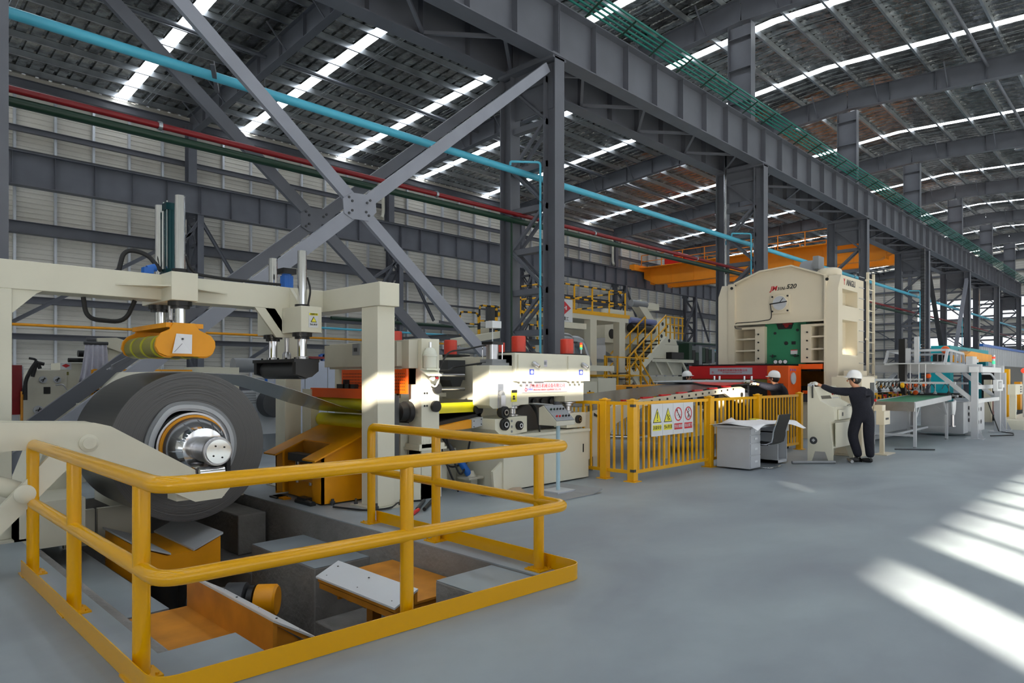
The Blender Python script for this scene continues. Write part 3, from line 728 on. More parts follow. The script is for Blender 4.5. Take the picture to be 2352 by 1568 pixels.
# outboard support arm
t = thing('support_arm', 'big flat cream swing arm carrying the outboard end of the mandrel', 'machine arm', (1.7, 6.75, 0))
m = M(); m.prism([(-.2, 1.30), (.99, 1.235), (1.66, 1.20), (1.78, 1.165), (2.5, .71), (2.5, .56), (2.83, .56), (2.83, .50), (2.75, .41), (2.5, .405), (2.33, .50), (1.52, .96), (1.18, 1.0), (-.2, 1.03)], 'y', 6.68, 6.74); m.obj('arm_plate', 'cream', t)
m = M(); m.prism([(-.2, 1.30), (.99, 1.235), (1.66, 1.20), (1.78, 1.165), (2.4, .77), (2.33, .55), (1.52, .98), (-.2, 1.03)], 'y', 6.98, 7.04); m.obj('arm_plate', 'cream', t)
m = M(); m.box(2.35, 2.8, 6.74, 6.98, .42, .5); m.obj('web_plate', 'cream', t); m = M(); m.box(-.1, 1.6, 6.74, 6.98, 1.1, 1.13); m.obj('web_plate', 'cream', t)
m = M(); m.lathe((1.61, 6.68, 1.03), (0, -1, 0), [(.075, 0), (.075, .012), (.05, .02), (.05, .035), (.012, .035)], 28); m.obj('pivot_cap', 'cream', t)
m = M(); m.lathe((2.56, 6.80, .66), (1, 0, 0), [(.03, 0), (.058, .01), (.058, .25), (.03, .26)], 28); m.obj('support_roller', 'chrome', t)
m = M(); m.lathe((2.86, 7.3, .55), (0, 1, 0), [(.03, 0), (.075, .005), (.075, .5), (.03, .5)], 28); m.obj('support_roller', 'chrome', t)
m = M(); m.prism([(.6, .13), (.75, .10), (1.53, .93), (1.38, 1.03)], 'y', 6.6, 6.66); m.obj('link_bar', 'cream', t)
m = M(); m.lathe((1.14, 6.6, .66), (0, -1, 0), [(.075, 0), (.075, .03), (.05, .045), (.01, .045)], 24); m.obj('pivot_cap', 'cream', t)
m = M(); m.cyl((.55, 6.75, .92), (1.14, 6.75, .66), .075, 20); m.obj('hydraulic_cylinder', 'cream', t)
m = M(); m.box(.45, .75, 6.5, 7.1, 0, .3); m.box(-.25, .1, 6.6, 7.1, 0, 1.35); m.obj('pedestal', 'cream', t)

# ------------------------------------------------------------------ cream gantry over the coil
t = thing('coil_gantry', 'cream box section gantry spanning over the steel coil', 'frame', (3, 8.2, 0))
m = M(); m.box(4.70, 4.95, 6.87, 7.22, .02, 2.46); m.obj('post', 'cream', t, bevel=.006)
m = M(); m.box(4.70, 4.95, 9.2, 9.5, .02, 2.46); m.obj('post', 'cream', t, bevel=.006)
m = M(); m.box(.92, 1.30, 8.1, 8.45, .02, 2.46); m.obj('post', 'cream', t, bevel=.006)
m = M(); m.box(4.68, 4.97, 6.80, 9.55, 2.46, 2.745); m.obj('end_beam', 'cream', t, bevel=.006)
m = M(); m.box(-1.2, 4.68, 8.1, 8.42, 2.46, 2.745); m.obj('long_beam', 'cream', t, bevel=.006)
for x0, x1, y0, y1 in ((4.6, 5.05, 6.77, 7.32), (4.6, 5.05, 9.1, 9.6), (.82, 1.4, 8.0, 8.55)):
    m = M(); m.box(x0, x1, y0, y1, 0, .02); b = m.obj('base_plate', 'creamd', t)
    for bx in (x0 + .05, x1 - .05):
        for by in (y0 + .05, y1 - .05):
            m = M(); m.cyl((bx, by, .02), (bx, by, .05), .028, 6); m.cyl((bx, by, .05), (bx, by, .085), .014, 8); m.obj('anchor_bolt', 'dgrey', b)
m = M(); m.prism([(1.30, 2.46), (1.55, 2.46), (1.50, 2.43), (1.30, 2.22)], 'y', 8.12, 8.16); m.obj('corner_gusset', 'cream', t); m = M(); m.prism([(3.74, 2.46), (4.0, 2.46), (4.25, 2.1), (4.02, 2.1)], 'y', 8.1, 8.14); m.obj('corner_gusset', 'cream', t)
m = M(); m.box(2.66, 2.94, 7.78, 8.75, 2.44, 2.75); m.obj('guide_block', 'cream', t, bevel=.004)
m = M(); m.prism([(2.2, 8.1), (2.66, 7.8), (2.66, 8.1)], 'z', 2.585, 2.6); m.prism([(3.4, 8.1), (2.94, 7.85), (2.94, 8.1)], 'z', 2.585, 2.6); m.obj('wing_plate', 'cream', t)
m = M(); m.box(4.10, 4.38, 7.62, 8.8, 2.15, 2.47); m.prism([(3.86, 2.47), (4.1, 2.47), (4.1, 2.15)], 'y', 8.1, 8.3); m.obj('guide_block', 'cream', t, bevel=.004)
m = M(); m.prism([(7.8, 2.46), (8.1, 2.74), (8.1, 2.46)], 'x', 4.2, 4.24); m.obj('wing_plate', 'cream', t)
# warning sticker on the second guide block
m = M(); m.box(4.20, 4.325, 7.612, 7.62, 2.21, 2.395); st = m.obj('warning_sticker', 'white', t, label='white sticker with a yellow warning triangle')
m = M(); m.prism([(4.222, 2.275), (4.303, 2.275), (4.2625, 2.345)], 'y', 7.606, 7.612); m.obj('triangle', 'ink', st)
m = M(); m.prism([(4.232, 2.281), (4.293, 2.281), (4.2625, 2.334)], 'y', 7.603, 7.606); m.obj('triangle', 'signyel', st)
m = M(); m.box(4.205, 4.32, 7.606, 7.612, 2.36, 2.388); m.obj('band', 'signyel', st)
text('注意安全', .024, (4.2625, 7.603, 2.374), FACE_S, 'ink', st); text('当心夹手', .026, (4.2625, 7.609, 2.245), FACE_S, 'ink', st)
# roller press head over the coil
t = thing('press_roller_unit', 'orange twin roller head on chrome guide rods above the coil', 'machine unit', (2.8, 8.2, 1.8))
for y in (7.93, 8.56):
    m = M(); m.cyl((2.8, y, 2.14), (2.8, y, 3.62), .056, 24); m.obj('guide_rod', 'chrome', t)
    m = M(); m.lathe((2.8, y, 2.75), (0, 0, 1), [(.085, 0), (.085, .05), (.06, .05)], 24); m.obj('bushing', 'black', t)
    m = M(); m.lathe((2.8, y, 2.36), (0, 0, 1), [(.1, 0), (.1, .03), (.125, .03), (.125, .08)], 24); m.obj('bushing', 'black', t)
m = M(); m.cyl((2.8, 8.22, 2.75), (2.8, 8.22, 3.52), .06, 24); m.obj('cylinder_tube', 'tealcyl', t)
m = M(); m.box(2.73, 2.87, 8.15, 8.29, 3.5, 3.58); m.box(2.73, 2.87, 8.15, 8.29, 2.75, 2.83); m.obj('cylinder_cap', 'tealcyl', t)
for dx in (-.055, .055):
    for dy in (-.055, .055):
        m = M(); m.cyl((2.8 + dx, 8.22 + dy, 2.8), (2.8 + dx, 8.22 + dy, 3.6), .008, 6); m.obj('tie_rod', 'chrome', t)
m = M(); m.cyl((2.8, 8.22, 2.1), (2.8, 8.22, 2.46), .028, 14); m.lathe((2.8, 8.22, 2.15), (0, 0, 1), [(.06, 0), (.06, .06), (.04, .1)], 16); m.obj('piston_rod', 'ssteel', t)
fp = [(2.585, 2.17), (2.80, 2.17), (2.85, 2.10), (2.97, 2.045), (3.015, 1.985), (3.02, 1.92), (2.99, 1.85), (2.93, 1.815), (2.52, 1.815), (2.44, 1.85), (2.405, 1.92), (2.42, 2.0), (2.47, 2.06), (2.55, 2.10)]
for y0 in (7.5, 8.62): m = M(); m.prism(fp, 'y', y0, y0 + .035); m.obj('end_plate', 'orange', t, bevel=.004)
m = M(); m.box(2.52, 2.9, 7.53, 8.63, 2.12, 2.17); m.obj('top_plate', 'orange', t)
for x in (2.54, 2.90):
    m = M(); m.lathe((x, 7.56, 1.925), (0, 1, 0), [(.105, 0), (.118, .01), (.118, 1.03), (.105, 1.04)], 32); ro = m.obj('roller', 'olive', t, label='olive rubber covered roller')
    for k in (.08, .42, .76): m = M(); m.ring((x, 7.56 + k, 1.925), (0, 1, 0), .117, .124, 0, .05, 32); m.obj('band', 'olivey', ro)
    m = M(); m.lathe((x, 7.53, 1.925), (0, 1, 0), [(.1, 0), (.125, .005), (.125, .03)], 28); m.obj('hub', 'orange', ro)
m = M(); m.add([(2.61, 7.495, 2.055), (2.77, 7.492, 2.05), (2.765, 7.488, 1.845), (2.56, 7.47, 1.845)], [(0, 1, 2, 3)]); m.add([(2.61, 7.497, 2.055), (2.77, 7.494, 2.05), (2.765, 7.49, 1.845), (2.56, 7.472, 1.845)], [(0, 3, 2, 1)]); m.obj('paper_note', 'paper', t, smooth=False)
m = M(); m.beam((2.58, 7.465, 1.86), (2.665, 7.483, 1.95), .004, .002); m.box(2.66, 2.68, 7.484, 7.487, 1.99, 2.01); m.obj('ink_mark', 'dgrey', t)
# black hold-down shoe
t = thing('hold_down_unit', 'black hold down shoe on chrome rods in front of the straightener', 'machine unit', (4.2, 8.2, 1.6))
for y in (7.78, 8.56):
    m = M(); m.cyl((4.2, y, 1.82), (4.2, y, 3.17), .056, 24); m.obj('guide_rod', 'chrome', t)
    m = M(); m.lathe((4.2, y, 2.47), (0, 0, 1), [(.09, 0), (.09, .03), (.06, .03)], 24); m.obj('bushing', 'black', t)
    m = M(); m.lathe((4.2, y, 2.07), (0, 0, 1), [(.09, 0), (.09, .03), (.12, .03), (.12, .08)], 24); m.obj('bushing', 'black', t)
    m = M(); m.lathe((4.2, y, 1.82), (0, 0, 1), [(.08, 0), (.08, .03), (.06, .035)], 20); m.obj('collar', 'ssteel', t)
m = M(); m.box(4.14, 4.26, 8.12, 8.24, 2.75, 2.9); m.cyl((4.2, 8.18, 2.47), (4.2, 8.18, 2.93), .062, 20); m.obj('cylinder_tube', 'blue', t)
m = M(); m.box(4.11, 4.29, 8.09, 8.27, 2.92, 2.99); m.obj('cylinder_cap', 'black', t)
m = M(); m.cyl((4.2, 8.18, 1.82), (4.2, 8.18, 2.2), .028, 14); m.lathe((4.2, 8.18, 1.82), (0, 0, 1), [(.055, 0), (.055, .07), (.035, .1)], 16); m.obj('piston_rod', 'ssteel', t)
m = M(); m.box(4.03, 4.37, 7.66, 8.8, 1.78, 1.82); m.obj('top_plate', 'black', t)
m = M(); m.prism([(4.05, 1.78), (4.36, 1.78), (4.36, 1.67), (4.27, 1.6), (4.2, 1.585), (4.05, 1.63)], 'y', 7.66, 7.74); m.prism([(4.05, 1.78), (4.36, 1.78), (4.36, 1.67), (4.27, 1.6), (4.2, 1.585), (4.05, 1.63)], 'y', 8.72, 8.8); m.obj('end_plate', 'black', t)
m = M(); m.lathe((4.2, 7.74, 1.68), (0, 1, 0), [(.11, 0), (.11, .98)], 28); m.obj('roller', 'dgrey', t)
for i in range(10):
    m = M(); m.cyl((4.07 + (.26 if i % 2 else 0), 7.72 + i * .11, 1.82), (4.07 + (.26 if i % 2 else 0), 7.72 + i * .11, 1.84), .014, 6); m.obj('bolt', 'black', t)
# hoses
def hose(label, pts, r, mt_='rubber', name='hydraulic_hose', n=8, rr=.3):
    m = M(); m.tube(bend(pts, rr, 8), r, n)
    return m.obj(name, mt_, None, at=pts[0], label=label, category='hose')
hose('pair of black hoses lying along the top of the gantry beam', [(2.86, 8.18, 2.82), (2.95, 8.2, 3.05), (3.0, 8.15, 2.80), (3.4, 8.15, 2.775), (4.1, 8.15, 2.775)], .018)
hose('black hose looping up behind the gantry beam beside the teal cylinder', [(2.72, 8.3, 2.82), (2.62, 8.45, 3.02), (2.4, 8.5, 3.05), (2.3, 8.5, 2.6)], .026)
hose('black hose hanging in a loop under the gantry beam', [(1.95, 8.3, 2.45), (1.98, 8.3, 2.22), (2.35, 8.3, 2.2), (2.45, 8.3, 2.45)], .024)
hose('thin black hose beside the tall chrome rod of the hold down unit', [(4.27, 7.78, 2.85), (4.32, 7.78, 2.7), (4.28, 7.78, 2.5)], .012)
m = M(); m.box(2.50, 2.60, 8.15, 8.25, 2.75, 2.82); m.cyl((2.55, 8.2, 2.80), (2.63, 8.2, 2.83), .045, 14)
m.obj('limit_valve', 'blue', None, at=(2.5, 8.2, 2.75), label='small blue valve on the gantry beam beside the chrome rods', category='valve')

# ------------------------------------------------------------------ orange threading table
t = thing('threading_table', 'orange sloped threading table standing between coil and straightener', 'machine', (4.8, 8, 0))
m = M(); m.prism([(4.33, .02), (5.15, .02), (5.15, .94), (4.33, .60)], 'y', 7.52, 7.55); m.obj('side_panel', 'orange', t)
m = M(); m.prism([(4.33, .02), (5.15, .02), (5.15, .94), (4.33, .60)], 'y', 8.72, 8.75); m.obj('side_panel', 'orange', t)
m = M(); m.box(4.33, 4.36, 8.55, 8.75, .05, .6); m.box(4.33, 4.36, 7.52, 7.76, .02, .6); m.box(4.42, 4.46, 7.7, 8.56, .02, .45); m.obj('front_panel', 'orange', t)
m = M()
for y0, y1 in ((7.47, 7.78), (8.5, 8.83)): m.prism([(4.20, .555), (5.25, .975), (5.25, .995), (4.20, .575)], 'y', y0, y1)
m.prism([(4.62, .723), (5.25, .975), (5.25, .995), (4.62, .743)], 'y', 7.78, 8.5); m.obj('top_plate', 'orange', t)
m = M(); m.prism([(4.36, .5), (4.62, .6), (4.62, .72), (4.36, .6)], 'y', 7.78, 7.79); m.box(4.6, 4.62, 7.78, 8.5, .45, .73); m.obj('recess_panel', 'oranged', t)
m = M(); m.box(4.36, 4.5, 7.82, 8.46, .49, .59); m.obj('peeler_bar', 'dgrey', t)
for y in (7.95, 8.3): m = M(); m.cyl((4.42, y, .2), (4.42, y, .5), .03, 14); m.obj('piston_rod', 'chrome', t)
m = M(); m.box(4.36, 4.5, 7.8, 8.5, .25, .3); m.obj('peeler_bracket', 'oranged', t)
m = M(); m.prism([(8.25, .02), (8.6, .02), (8.55, -.28), (8.45, -.3)], 'x', 4.2, 4.3); m.obj('leg', 'orange', t)
m = M(); m.box(4.17, 4.33, 8.4, 8.6, -.012, .02); m.obj('foot', 'black', t)
for x, y in ((4.45, 7.48), (5.05, 7.48)):
    m = M(); m.cyl((x, y, .0), (x, y, .08), .02, 8); m.lathe((x, y, .03), (0, 0, 1), [(.035, 0), (.035, .02)], 6); m.obj('anchor_bolt', 'dgrey', t)
m = M(); m.cyl((4.25, 7.6, .02), (4.25, 8.0, .02), .04, 10); m.box(4.22, 4.32, 7.75, 7.95, -.0, .08); m.obj('limit_switch', 'black', t)

# ------------------------------------------------------------------ straightener entry: guards, rollers, posts
t = thing('straightener', 'cream strip straightener with perforated orange guards and tall end post', 'machine', (5.6, 8, 0))
m = M(); m.box(5.45, 5.75, 6.98, 7.25, .3, 2.10); m.obj('end_post', 'cream', t, bevel=.006)
m = M(); m.box(5.45, 5.75, 8.8, 9.1, 0, 2.05); m.obj('end_post', 'cream', t, bevel=.006)
m = M(); m.box(4.97, 5.1, 8.95, 9.2, 0, 1.42); m.obj('side_post', 'cream', t)
m = M(); m.box(5.3, 5.45, 7.05, 9.0, 1.71, 2.08); m.obj('top_cover', 'creamd', t, bevel=.006)
m = M(); m.box(5.22, 5.30, 7.2, 9.0, 1.74, 2.06); m.obj('top_cover_door', 'creamd', t)
for y in (8.05, 7.3):
    m = M(); m.box(5.2, 5.22, y, y + .17, 1.9, 2.06); bx_ = m.obj('switch_plate', 'mgrey', t)
    m = M(); m.box(5.19, 5.2, y + .05, y + .12, 1.95, 2.0); m.obj('switch', 'dgrey', bx_)
m = M(); m.box(5.24, 5.27, 7.02, 8.56, 1.38, 1.70); pg = m.obj('guard_panel', 'redor', t, label='perforated orange guard')
hm = M()
for i in range(38):
    for j in range(6):
        y = 7.07 + i * .039; z = 1.43 + j * .042
        if 7.62 < y < 7.7: continue
        hm.cyl((5.238, y, z), (5.24, y, z), .009, 6)
hm.obj('perforation', 'ink', pg, kind='stuff', smooth=False)
m = M(); m.box(5.45, 5.46, 7.1, 7.4, 1.5, 1.72); m.obj('guard_panel', 'orange', t)
m = M(); m.box(4.99, 5.06, 7.25, 9.0, 1.31, 1.44); m.obj('entry_guard', 'redor', t)
m = M(); m.lathe((5.12, 7.3, 1.24), (0, 1, 0), [(.09, 0), (.1, .01), (.1, 1.6), (.09, 1.61)], 32); m.obj('entry_roller', 'polyyel', t)
m = M(); m.lathe((5.12, 7.3, .985), (0, 1, 0), [(.09, 0), (.1, .01), (.1, 1.6), (.09, 1.61)], 32); m.obj('entry_roller', 'polyyel', t)
m = M(); m.box(5.0, 5.2, 7.12, 7.24, .30, 1.36); m.obj('bearing_plate', 'dgrey', t)
m = M(); m.box(5.02, 5.18, 7.2, 7.28, .55, 1.1); m.obj('chock', 'black', t)
m = M(); m.lathe((5.2, 7.18, 1.14), (1, 0, 0), [(.07, 0), (.12, .02), (.12, .12), (.14, .13), (.14, .2)], 28); m.obj('universal_joint', 'rubber', t)
for z in (1.55, 1.35, 1.2, 1.0): pass
for x, z in ((5.5, 1.385), (5.54, 1.385), (5.5, 1.22), (5.54, 1.22)):
    m = M(); m.cyl((x, 6.975, z), (x, 6.98, z), .014, 10); m.obj('bolt_hole', 'ink', t)
for x, z, r_ in ((5.68, 1.44, .065), (5.66, 1.21, .075)):
    m = M(); m.lathe((x, 6.98, z), (0, -1, 0), [(r_ * .8, 0), (r_, .02), (r_, .06), (r_ * .6, .065)], 24); m.obj('end_cap', 'rubber', t)
m = M(); m.box(5.0, 5.7, 7.0, 8.6, 0, .28); m.box(5.35, 6.15, 7.3, 8.8, .1, .95); m.obj('base_frame', 'cream', t)
m = M(); m.box(5.4, 5.86, 6.96, 7.3, .64, .67); m.box(5.42, 5.84, 6.98, 7.28, .67, .72); m.box(5.45, 5.8, 7.0, 7.26, .0, .64); m.obj('side_box', 'cream', t)
m = M(); m.box(5.0, 5.44, 6.98, 7.26, .0, .5); m.obj('side_box', 'cream', t)
for i, y in enumerate((7.06, 7.16, 7.26)):
    m = M(); m.lathe((5.5 + i * .1, 7.0, .72), (0, 0, 1), [(.03, 0), (.03, .05), (.01, .1)], 10); m.obj('fitting', 'cream', t)
t = thing('air_line_lubricator', 'milky plastic oil reservoir with gauge on the straightener end post', 'lubricator', (5.55, 6.9, 1.7))
m = M(); m.lathe((5.53, 6.9, 1.71), (0, 0, 1), [(.075, 0), (.085, .01), (.085, .15), (.095, .155), (.095, .18), (.088, .185), (.08, .22), (.05, .26), (.02, .27)], 28); m.obj('reservoir', 'tank', t)
m = M(); m.cyl((5.53, 6.9, 1.97), (5.53, 6.9, 2.05), .02, 10); m.obj('stem', 'chrome', t)
m = M(); m.box(5.44, 5.66, 6.86, 6.98, 1.685, 1.71); m.prism([(6.80, 1.63), (6.98, 1.70), (6.98, 1.68), (6.80, 1.61)], 'x', 5.42, 5.64); m.obj('shelf_bracket', 'tank', t)
m = M(); m.lathe((5.53, 6.88, 1.58), (0, -1, 0), [(.035, 0), (.035, .04), (.02, .04)], 16); m.obj('gauge', 'creamd', t)
m = M(); m.lathe((5.6, 6.88, 1.59), (0, -1, 0), [(.022, 0), (.022, .04)], 14); m.obj('valve_knob', 'dred', t)
m = M(); m.tube(bend([(5.63, 6.92, 1.9), (5.65, 6.92, 1.75), (5.69, 6.9, 1.58), (5.62, 6.9, 1.46), (5.54, 6.9, 1.5)], .08), .012, 8); m.obj('air_tube', 'tank', t)

# ------------------------------------------------------------------ leveller
t = thing('leveller', 'cream roller leveller with red topped cylinders and nameplate, brightly sunlit', 'machine', (7.6, 7.6, 0))
front = [(6.95, 1.19), (7.30, 1.19), (7.30, 1.30), (8.13, 1.30), (8.13, 1.21), (8.60, 1.21), (8.60, 1.92), (6.95, 1.92)]
m = M(); m.prism(front, 'y', 6.80, 7.1); m.obj('housing', 'cream', t, bevel=.006)
m = M(); m.prism([(6.5, 1.20), (6.57, 1.15), (6.95, 1.15), (6.95, 1.76), (6.5, 1.76)], 'y', 6.80, 7.15); m.obj('feed_housing', 'cream', t, bevel=.006)
m = M(); m.box(6.95, 8.68, 6.74, 7.15, 1.535, 1.945); m.obj('top_beam', 'cream', t, bevel=.008)
for xa_, xb_ in ((7.0, 7.55), (8.12, 8.66)): m = M(); m.box(xa_, xb_, 6.72, 6.75, 1.53, 1.92); m.obj('pad', 'cream', t)
for x in (7.05, 7.18, 7.31, 7.92 + .25, 8.29, 8.4, 8.5)[:6]:
    m = M(); m.cyl((x, 6.72, 1.535), (x, 6.72, 1.49), .018, 8); m.obj('bolt', 'creamd', t)
m = M(); m.box(6.95, 8.6, 7.1, 9.0, 1.25, 1.9); m.box(6.6, 8.6, 8.8, 9.1, .7, 1.95); m.obj('roll_frame', 'cream', t)
for x, y in ((7.45, 7.15), (8.60, 7.15), (7.45, 8.75), (8.6, 8.75)):
    m = M(); m.lathe((x, y, 1.945), (0, 0, 1), [(.33, 0), (.33, .025), (.12, .03)], 28); m.obj('cylinder_flange', 'rubber', t)
    m = M(); m.lathe((x, y, 1.97), (0, 0, 1), [(.11, 0), (.11, .24), (.10, .25)], 28); m.obj('red_cylinder', 'redcyl', t)
m = M(); m.box(5.86, 6.9, 8.3, 8.75, .9, 1.95); m.obj('rear_beam', 'cream', t)
m = M(); m.lathe((6.1, 8.5, 1.95), (0, 0, 1), [(.33, 0), (.33, .025), (.12, .03)], 28); m.obj('cylinder_flange', 'rubber', t)
m = M(); m.lathe((6.1, 8.5, 1.98), (0, 0, 1), [(.13, 0), (.13, .3), (.12, .31)], 28); m.obj('red_cylinder', 'redcyl', t)
m = M(); m.box(7.15, 8.17, 6.785, 6.80, 1.365, 1.52); np_ = m.obj('nameplate', 'plate', t, label='grey nameplate with red lettering')
text('济南液压机械设备有限公司', .068, (7.70, 6.784, 1.462), FACE_S, 'signred', np_)
text('PRESS MACHINERY EQUIPMENT CO., LTD', .034, (7.70, 6.784, 1.405), FACE_S, 'signred', np_)
text('CHINA', .04, (7.31, 6.784, 1.415), FACE_S, 'signblue', np_)
m = M(); m.ring((7.225, 6.785, 1.41), (0, -1, 0), .016, .026, 0, .002, 20); m.beam((7.21, 6.784, 1.43), (7.225, 6.784, 1.5), .008, .002); m.obj('emblem', 'signred', np_)
for x, z in ((7.53, 1.80), (8.21, 1.79)):
    m = M(); m.box(x, x + .10, 6.728, 6.742, z - .05, z + .05); q = m.obj('data_plate', 'plate', t)
    m = M(); m.box(x + .02, x + .08, 6.725, 6.728, z - .02, z + .03); m.obj('print', 'mgrey', q)
for x in (7.23, 8.38):
    m = M(); m.box(x, x + .09, 6.712, 6.722, 1.63, 1.71); q = m.obj('blue_sticker', 'signblue', t)
    m = M(); m.lathe((x + .045, 6.712, 1.67), (0, -1, 0), [(.028, 0), (.028, .002)], 16); m.obj('print', 'white', q)
    m = M(); m.lathe((x + .08, 6.72, 1.80), (.2, -1, -.5), [(.035, 0), (.04, .03), (.03, .09), (.02, .12)], 14); m.obj('cable_gland', 'ssteel', t)
m = M(); m.box(6.93, 7.04, 6.79, 6.802, 1.24, 1.40); q = m.obj('warning_sticker', 'signyel', t)
m = M(); m.box(6.93, 7.04, 6.785, 6.79, 1.37, 1.41); m.obj('band', 'ink', q); m = M(); m.lathe((6.975, 6.79, 1.315), (0, -1, 0), [(.018, 0), (.018, .002)], 12); m.box(6.955, 7.0, 6.787, 6.79, 1.27, 1.295); m.obj('print', 'ink', q)
m = M(); m.box(6.66, 6.77, 6.795, 6.80, 1.10, 1.50); m.obj('slot', 'ssteel', t)
m = M(); m.lathe((6.72, 6.8, 1.35), (0, -1, 0), [(.05, 0), (.055, .03), (.03, .05)], 20); m.obj('knob', 'mgrey', t)
m = M(); m.box(6.67, 6.76, 6.74, 6.8, 1.1, 1.34); m.obj('slide_block', 'ssteel', t)
for x, z, r_ in ((6.72, 1.10, .085), (6.72, .93, .085), (7.02, .90, .065), (8.37, .93, .065)):
    m = M(); m.lathe((x, 6.74, z), (0, -1, 0), [(r_ * .9, -.06), (r_, 0), (r_, .04), (r_ * .6, .045), (r_ * .5, .03)], 28); q = m.obj('bearing_cap', 'rubber', t)
    m = M(); m.ring((x, 6.70, z), (0, -1, 0), r_ * .3, r_ * .5, 0, .02, 24); m.obj('ring', 'ssteel', q)
m = M(); m.prism([(6.55, 1.01), (7.2, 1.03), (7.2, .80), (7.0, .78), (6.68, .76), (6.55, .86)], 'y', 6.74, 7.3); m.box(8.1, 8.58, 6.74, 7.3, .8, 1.03); m.obj('lower_block', 'cream', t, bevel=.005)
for z in (.97, .89, .82): m = M(); m.cyl((6.88, 6.735, z), (6.88, 6.74, z), .018, 10); m.obj('bolt_hole', 'mgrey', t)
for x in (7.1, 8.38): m = M(); m.lathe((x, 6.95, 1.03), (0, 0, 1), [(.1, 0), (.1, .02), (.06, .03), (.06, .1), (.09, .11), (.09, .14), (.13, .15), (.13, .17)], 24); m.obj('guide_column', 'ssteel', t)
m = M(); m.box(7.2, 8.1, 7.0, 7.1, .8, 1.3); m.obj('roll_chock', 'black', t)
for i in range(4): m = M(); m.lathe((7.42 + .2 * i, 7.0, 1.22), (0, -1, 0), [(.05, 0), (.05, .03), (.03, .04)], 14); m.obj('roll_end', 'rubber', t)
for i in range(3):
    m = M(); m.tube(bend([(7.45 + .02 * i, 6.95, 1.2), (7.42, 6.75, 1.15 - .05 * i), (7.45, 6.72, .8), (7.55, 6.8, .85 - .1 * i)], .08), .012, 6); m.obj('hose', 'rubber', t)
m = M(); m.tube(bend([(7.35, 6.9, 1.2), (7.4, 6.72, 1.2), (7.75, 6.72, 1.17)], .05), .014, 8); m.obj('grease_pipe', 'galv', t)
m = M(); m.box(6.60, 8.50, 6.62, 9.0, .02, .74); m.box(6.58, 8.52, 6.60, 9.02, .74, .78); m.obj('base_cabinet', 'cream', t, bevel=.006)
m = M(); m.prism([(6.6, .02), (6.45, .02), (6.42, .3), (6.6, .42)], 'y', 6.65, 6.69); m.obj('gusset', 'cream', t)
m = M(); m.box(8.35, 8.37, 6.612, 6.62, .42, .55); m.obj('slot', 'ink', t)
t = thing('air_cylinder', 'silver pneumatic cylinder standing on the leveller feed housing', 'cylinder', (6.75, 7.0, 1.76))
m = M(); m.box(6.58, 6.92, 6.83, 7.15, 1.76, 1.80); m.box(6.62, 6.9, 6.87, 7.12, 1.80, 1.85); m.obj('base_plate', 'mgrey', t)
m = M(); m.cyl((6.75, 7.0, 1.85), (6.75, 7.0, 2.06), .09, 28); m.obj('barrel', 'ssteel', t)
m = M(); m.box(6.64, 6.86, 6.89, 7.11, 2.06, 2.10); m.obj('end_cap', 'black', t)
for dx in (-.1, .1):
    for dy in (-.1, .1): m = M(); m.cyl((6.75 + dx, 7 + dy, 1.85), (6.75 + dx, 7 + dy, 2.07), .008, 6); m.obj('tie_rod', 'chrome', t)
m = M(); m.cyl((6.75, 7.0, 2.1), (6.75, 7.0, 2.3), .008, 8); m.obj('rod', 'white', t)
m = M(); m.box(6.68, 6.86, 6.93, 7.07, 2.3, 2.40); m.obj('sensor_box', 'white', t)
t = thing('stack_light', 'small red amber and green stack light at the leveller right end', 'signal lamp', (8.6, 7.0, 1.945))
for z0, z1, c in ((0, .06, 'white'), (.06, .1, 'white'), (.1, .135, 'lgreen'), (.135, .175, 'lamber'), (.175, .21, 'lred')):
    m = M(); m.cyl((8.66, 6.9, 1.945 + z0), (8.66, 6.9, 1.945 + z1), .012 if c == 'white' else .022, 12); m.obj('pole' if c == 'white' else 'lens', c, t)
hose('long black cable bundle running from the straightener post to the air cylinder', [(5.8, 7.05, 1.7), (6.0, 7.1, 1.95), (6.25, 7.1, 1.97), (6.62, 7.0, 2.05)], .012)
hose('black cables crossing to a grey motor behind the leveller feed', [(5.8, 7.05, 1.69), (6.2, 7.3, 1.69), (6.35, 7.4, 1.74), (6.62, 7.0, 1.80)], .014)
t = thing('servo_motor', 'dark grey servo motor between straightener and leveller', 'motor', (6.65, 8.0, 1.5))
m = M(); m.box(6.5, 6.85, 7.7, 7.95, 1.55, 1.85); m.prism([(6.55, 1.55), (6.8, 1.55), (6.75, 1.45), (6.6, 1.45)], 'y', 7.7, 7.95); m.obj('motor_body', 'dgrey', t)
m = M(); m.box(6.6, 6.75, 7.75, 8.35, 1.5, 1.6); m.obj('bracket', 'creamd', t)
# table with strip between straightener and leveller
t = thing('looping_table', 'bridge table with chrome bars, yellow roller bed and orange arm between the two machines', 'machine', (6.2, 7.6, 0))
for z in (1.62, 1.42): m = M(); m.cyl((5.76, 7.35, z), (6.52, 7.35, z), .022, 14); m.obj('tie_bar', 'ssteel', t)
m = M(); m.box(5.76, 6.52, 7.9, 7.95, 1.2, 1.75); m.box(5.76, 6.6, 7.85, 7.95, 1.3, 1.36); m.box(5.76, 6.6, 7.8, 7.85, 1.62, 1.66); m.obj('rear_panel', 'cream', t)
m = M(); m.box(5.76, 6.62, 7.18, 8.7, 1.10, 1.115); m.obj('steel_strip', 'strip', t)
m = M(); m.box(5.78, 6.66, 7.14, 7.17, 1.10, 1.24); m.obj('side_guide', 'polyyel', t)
m = M(); m.prism([(5.76, .98), (6.62, 1.08), (6.62, 1.02), (5.76, .93)], 'y', 7.1, 8.7); m.obj('belt', 'rubber', t)
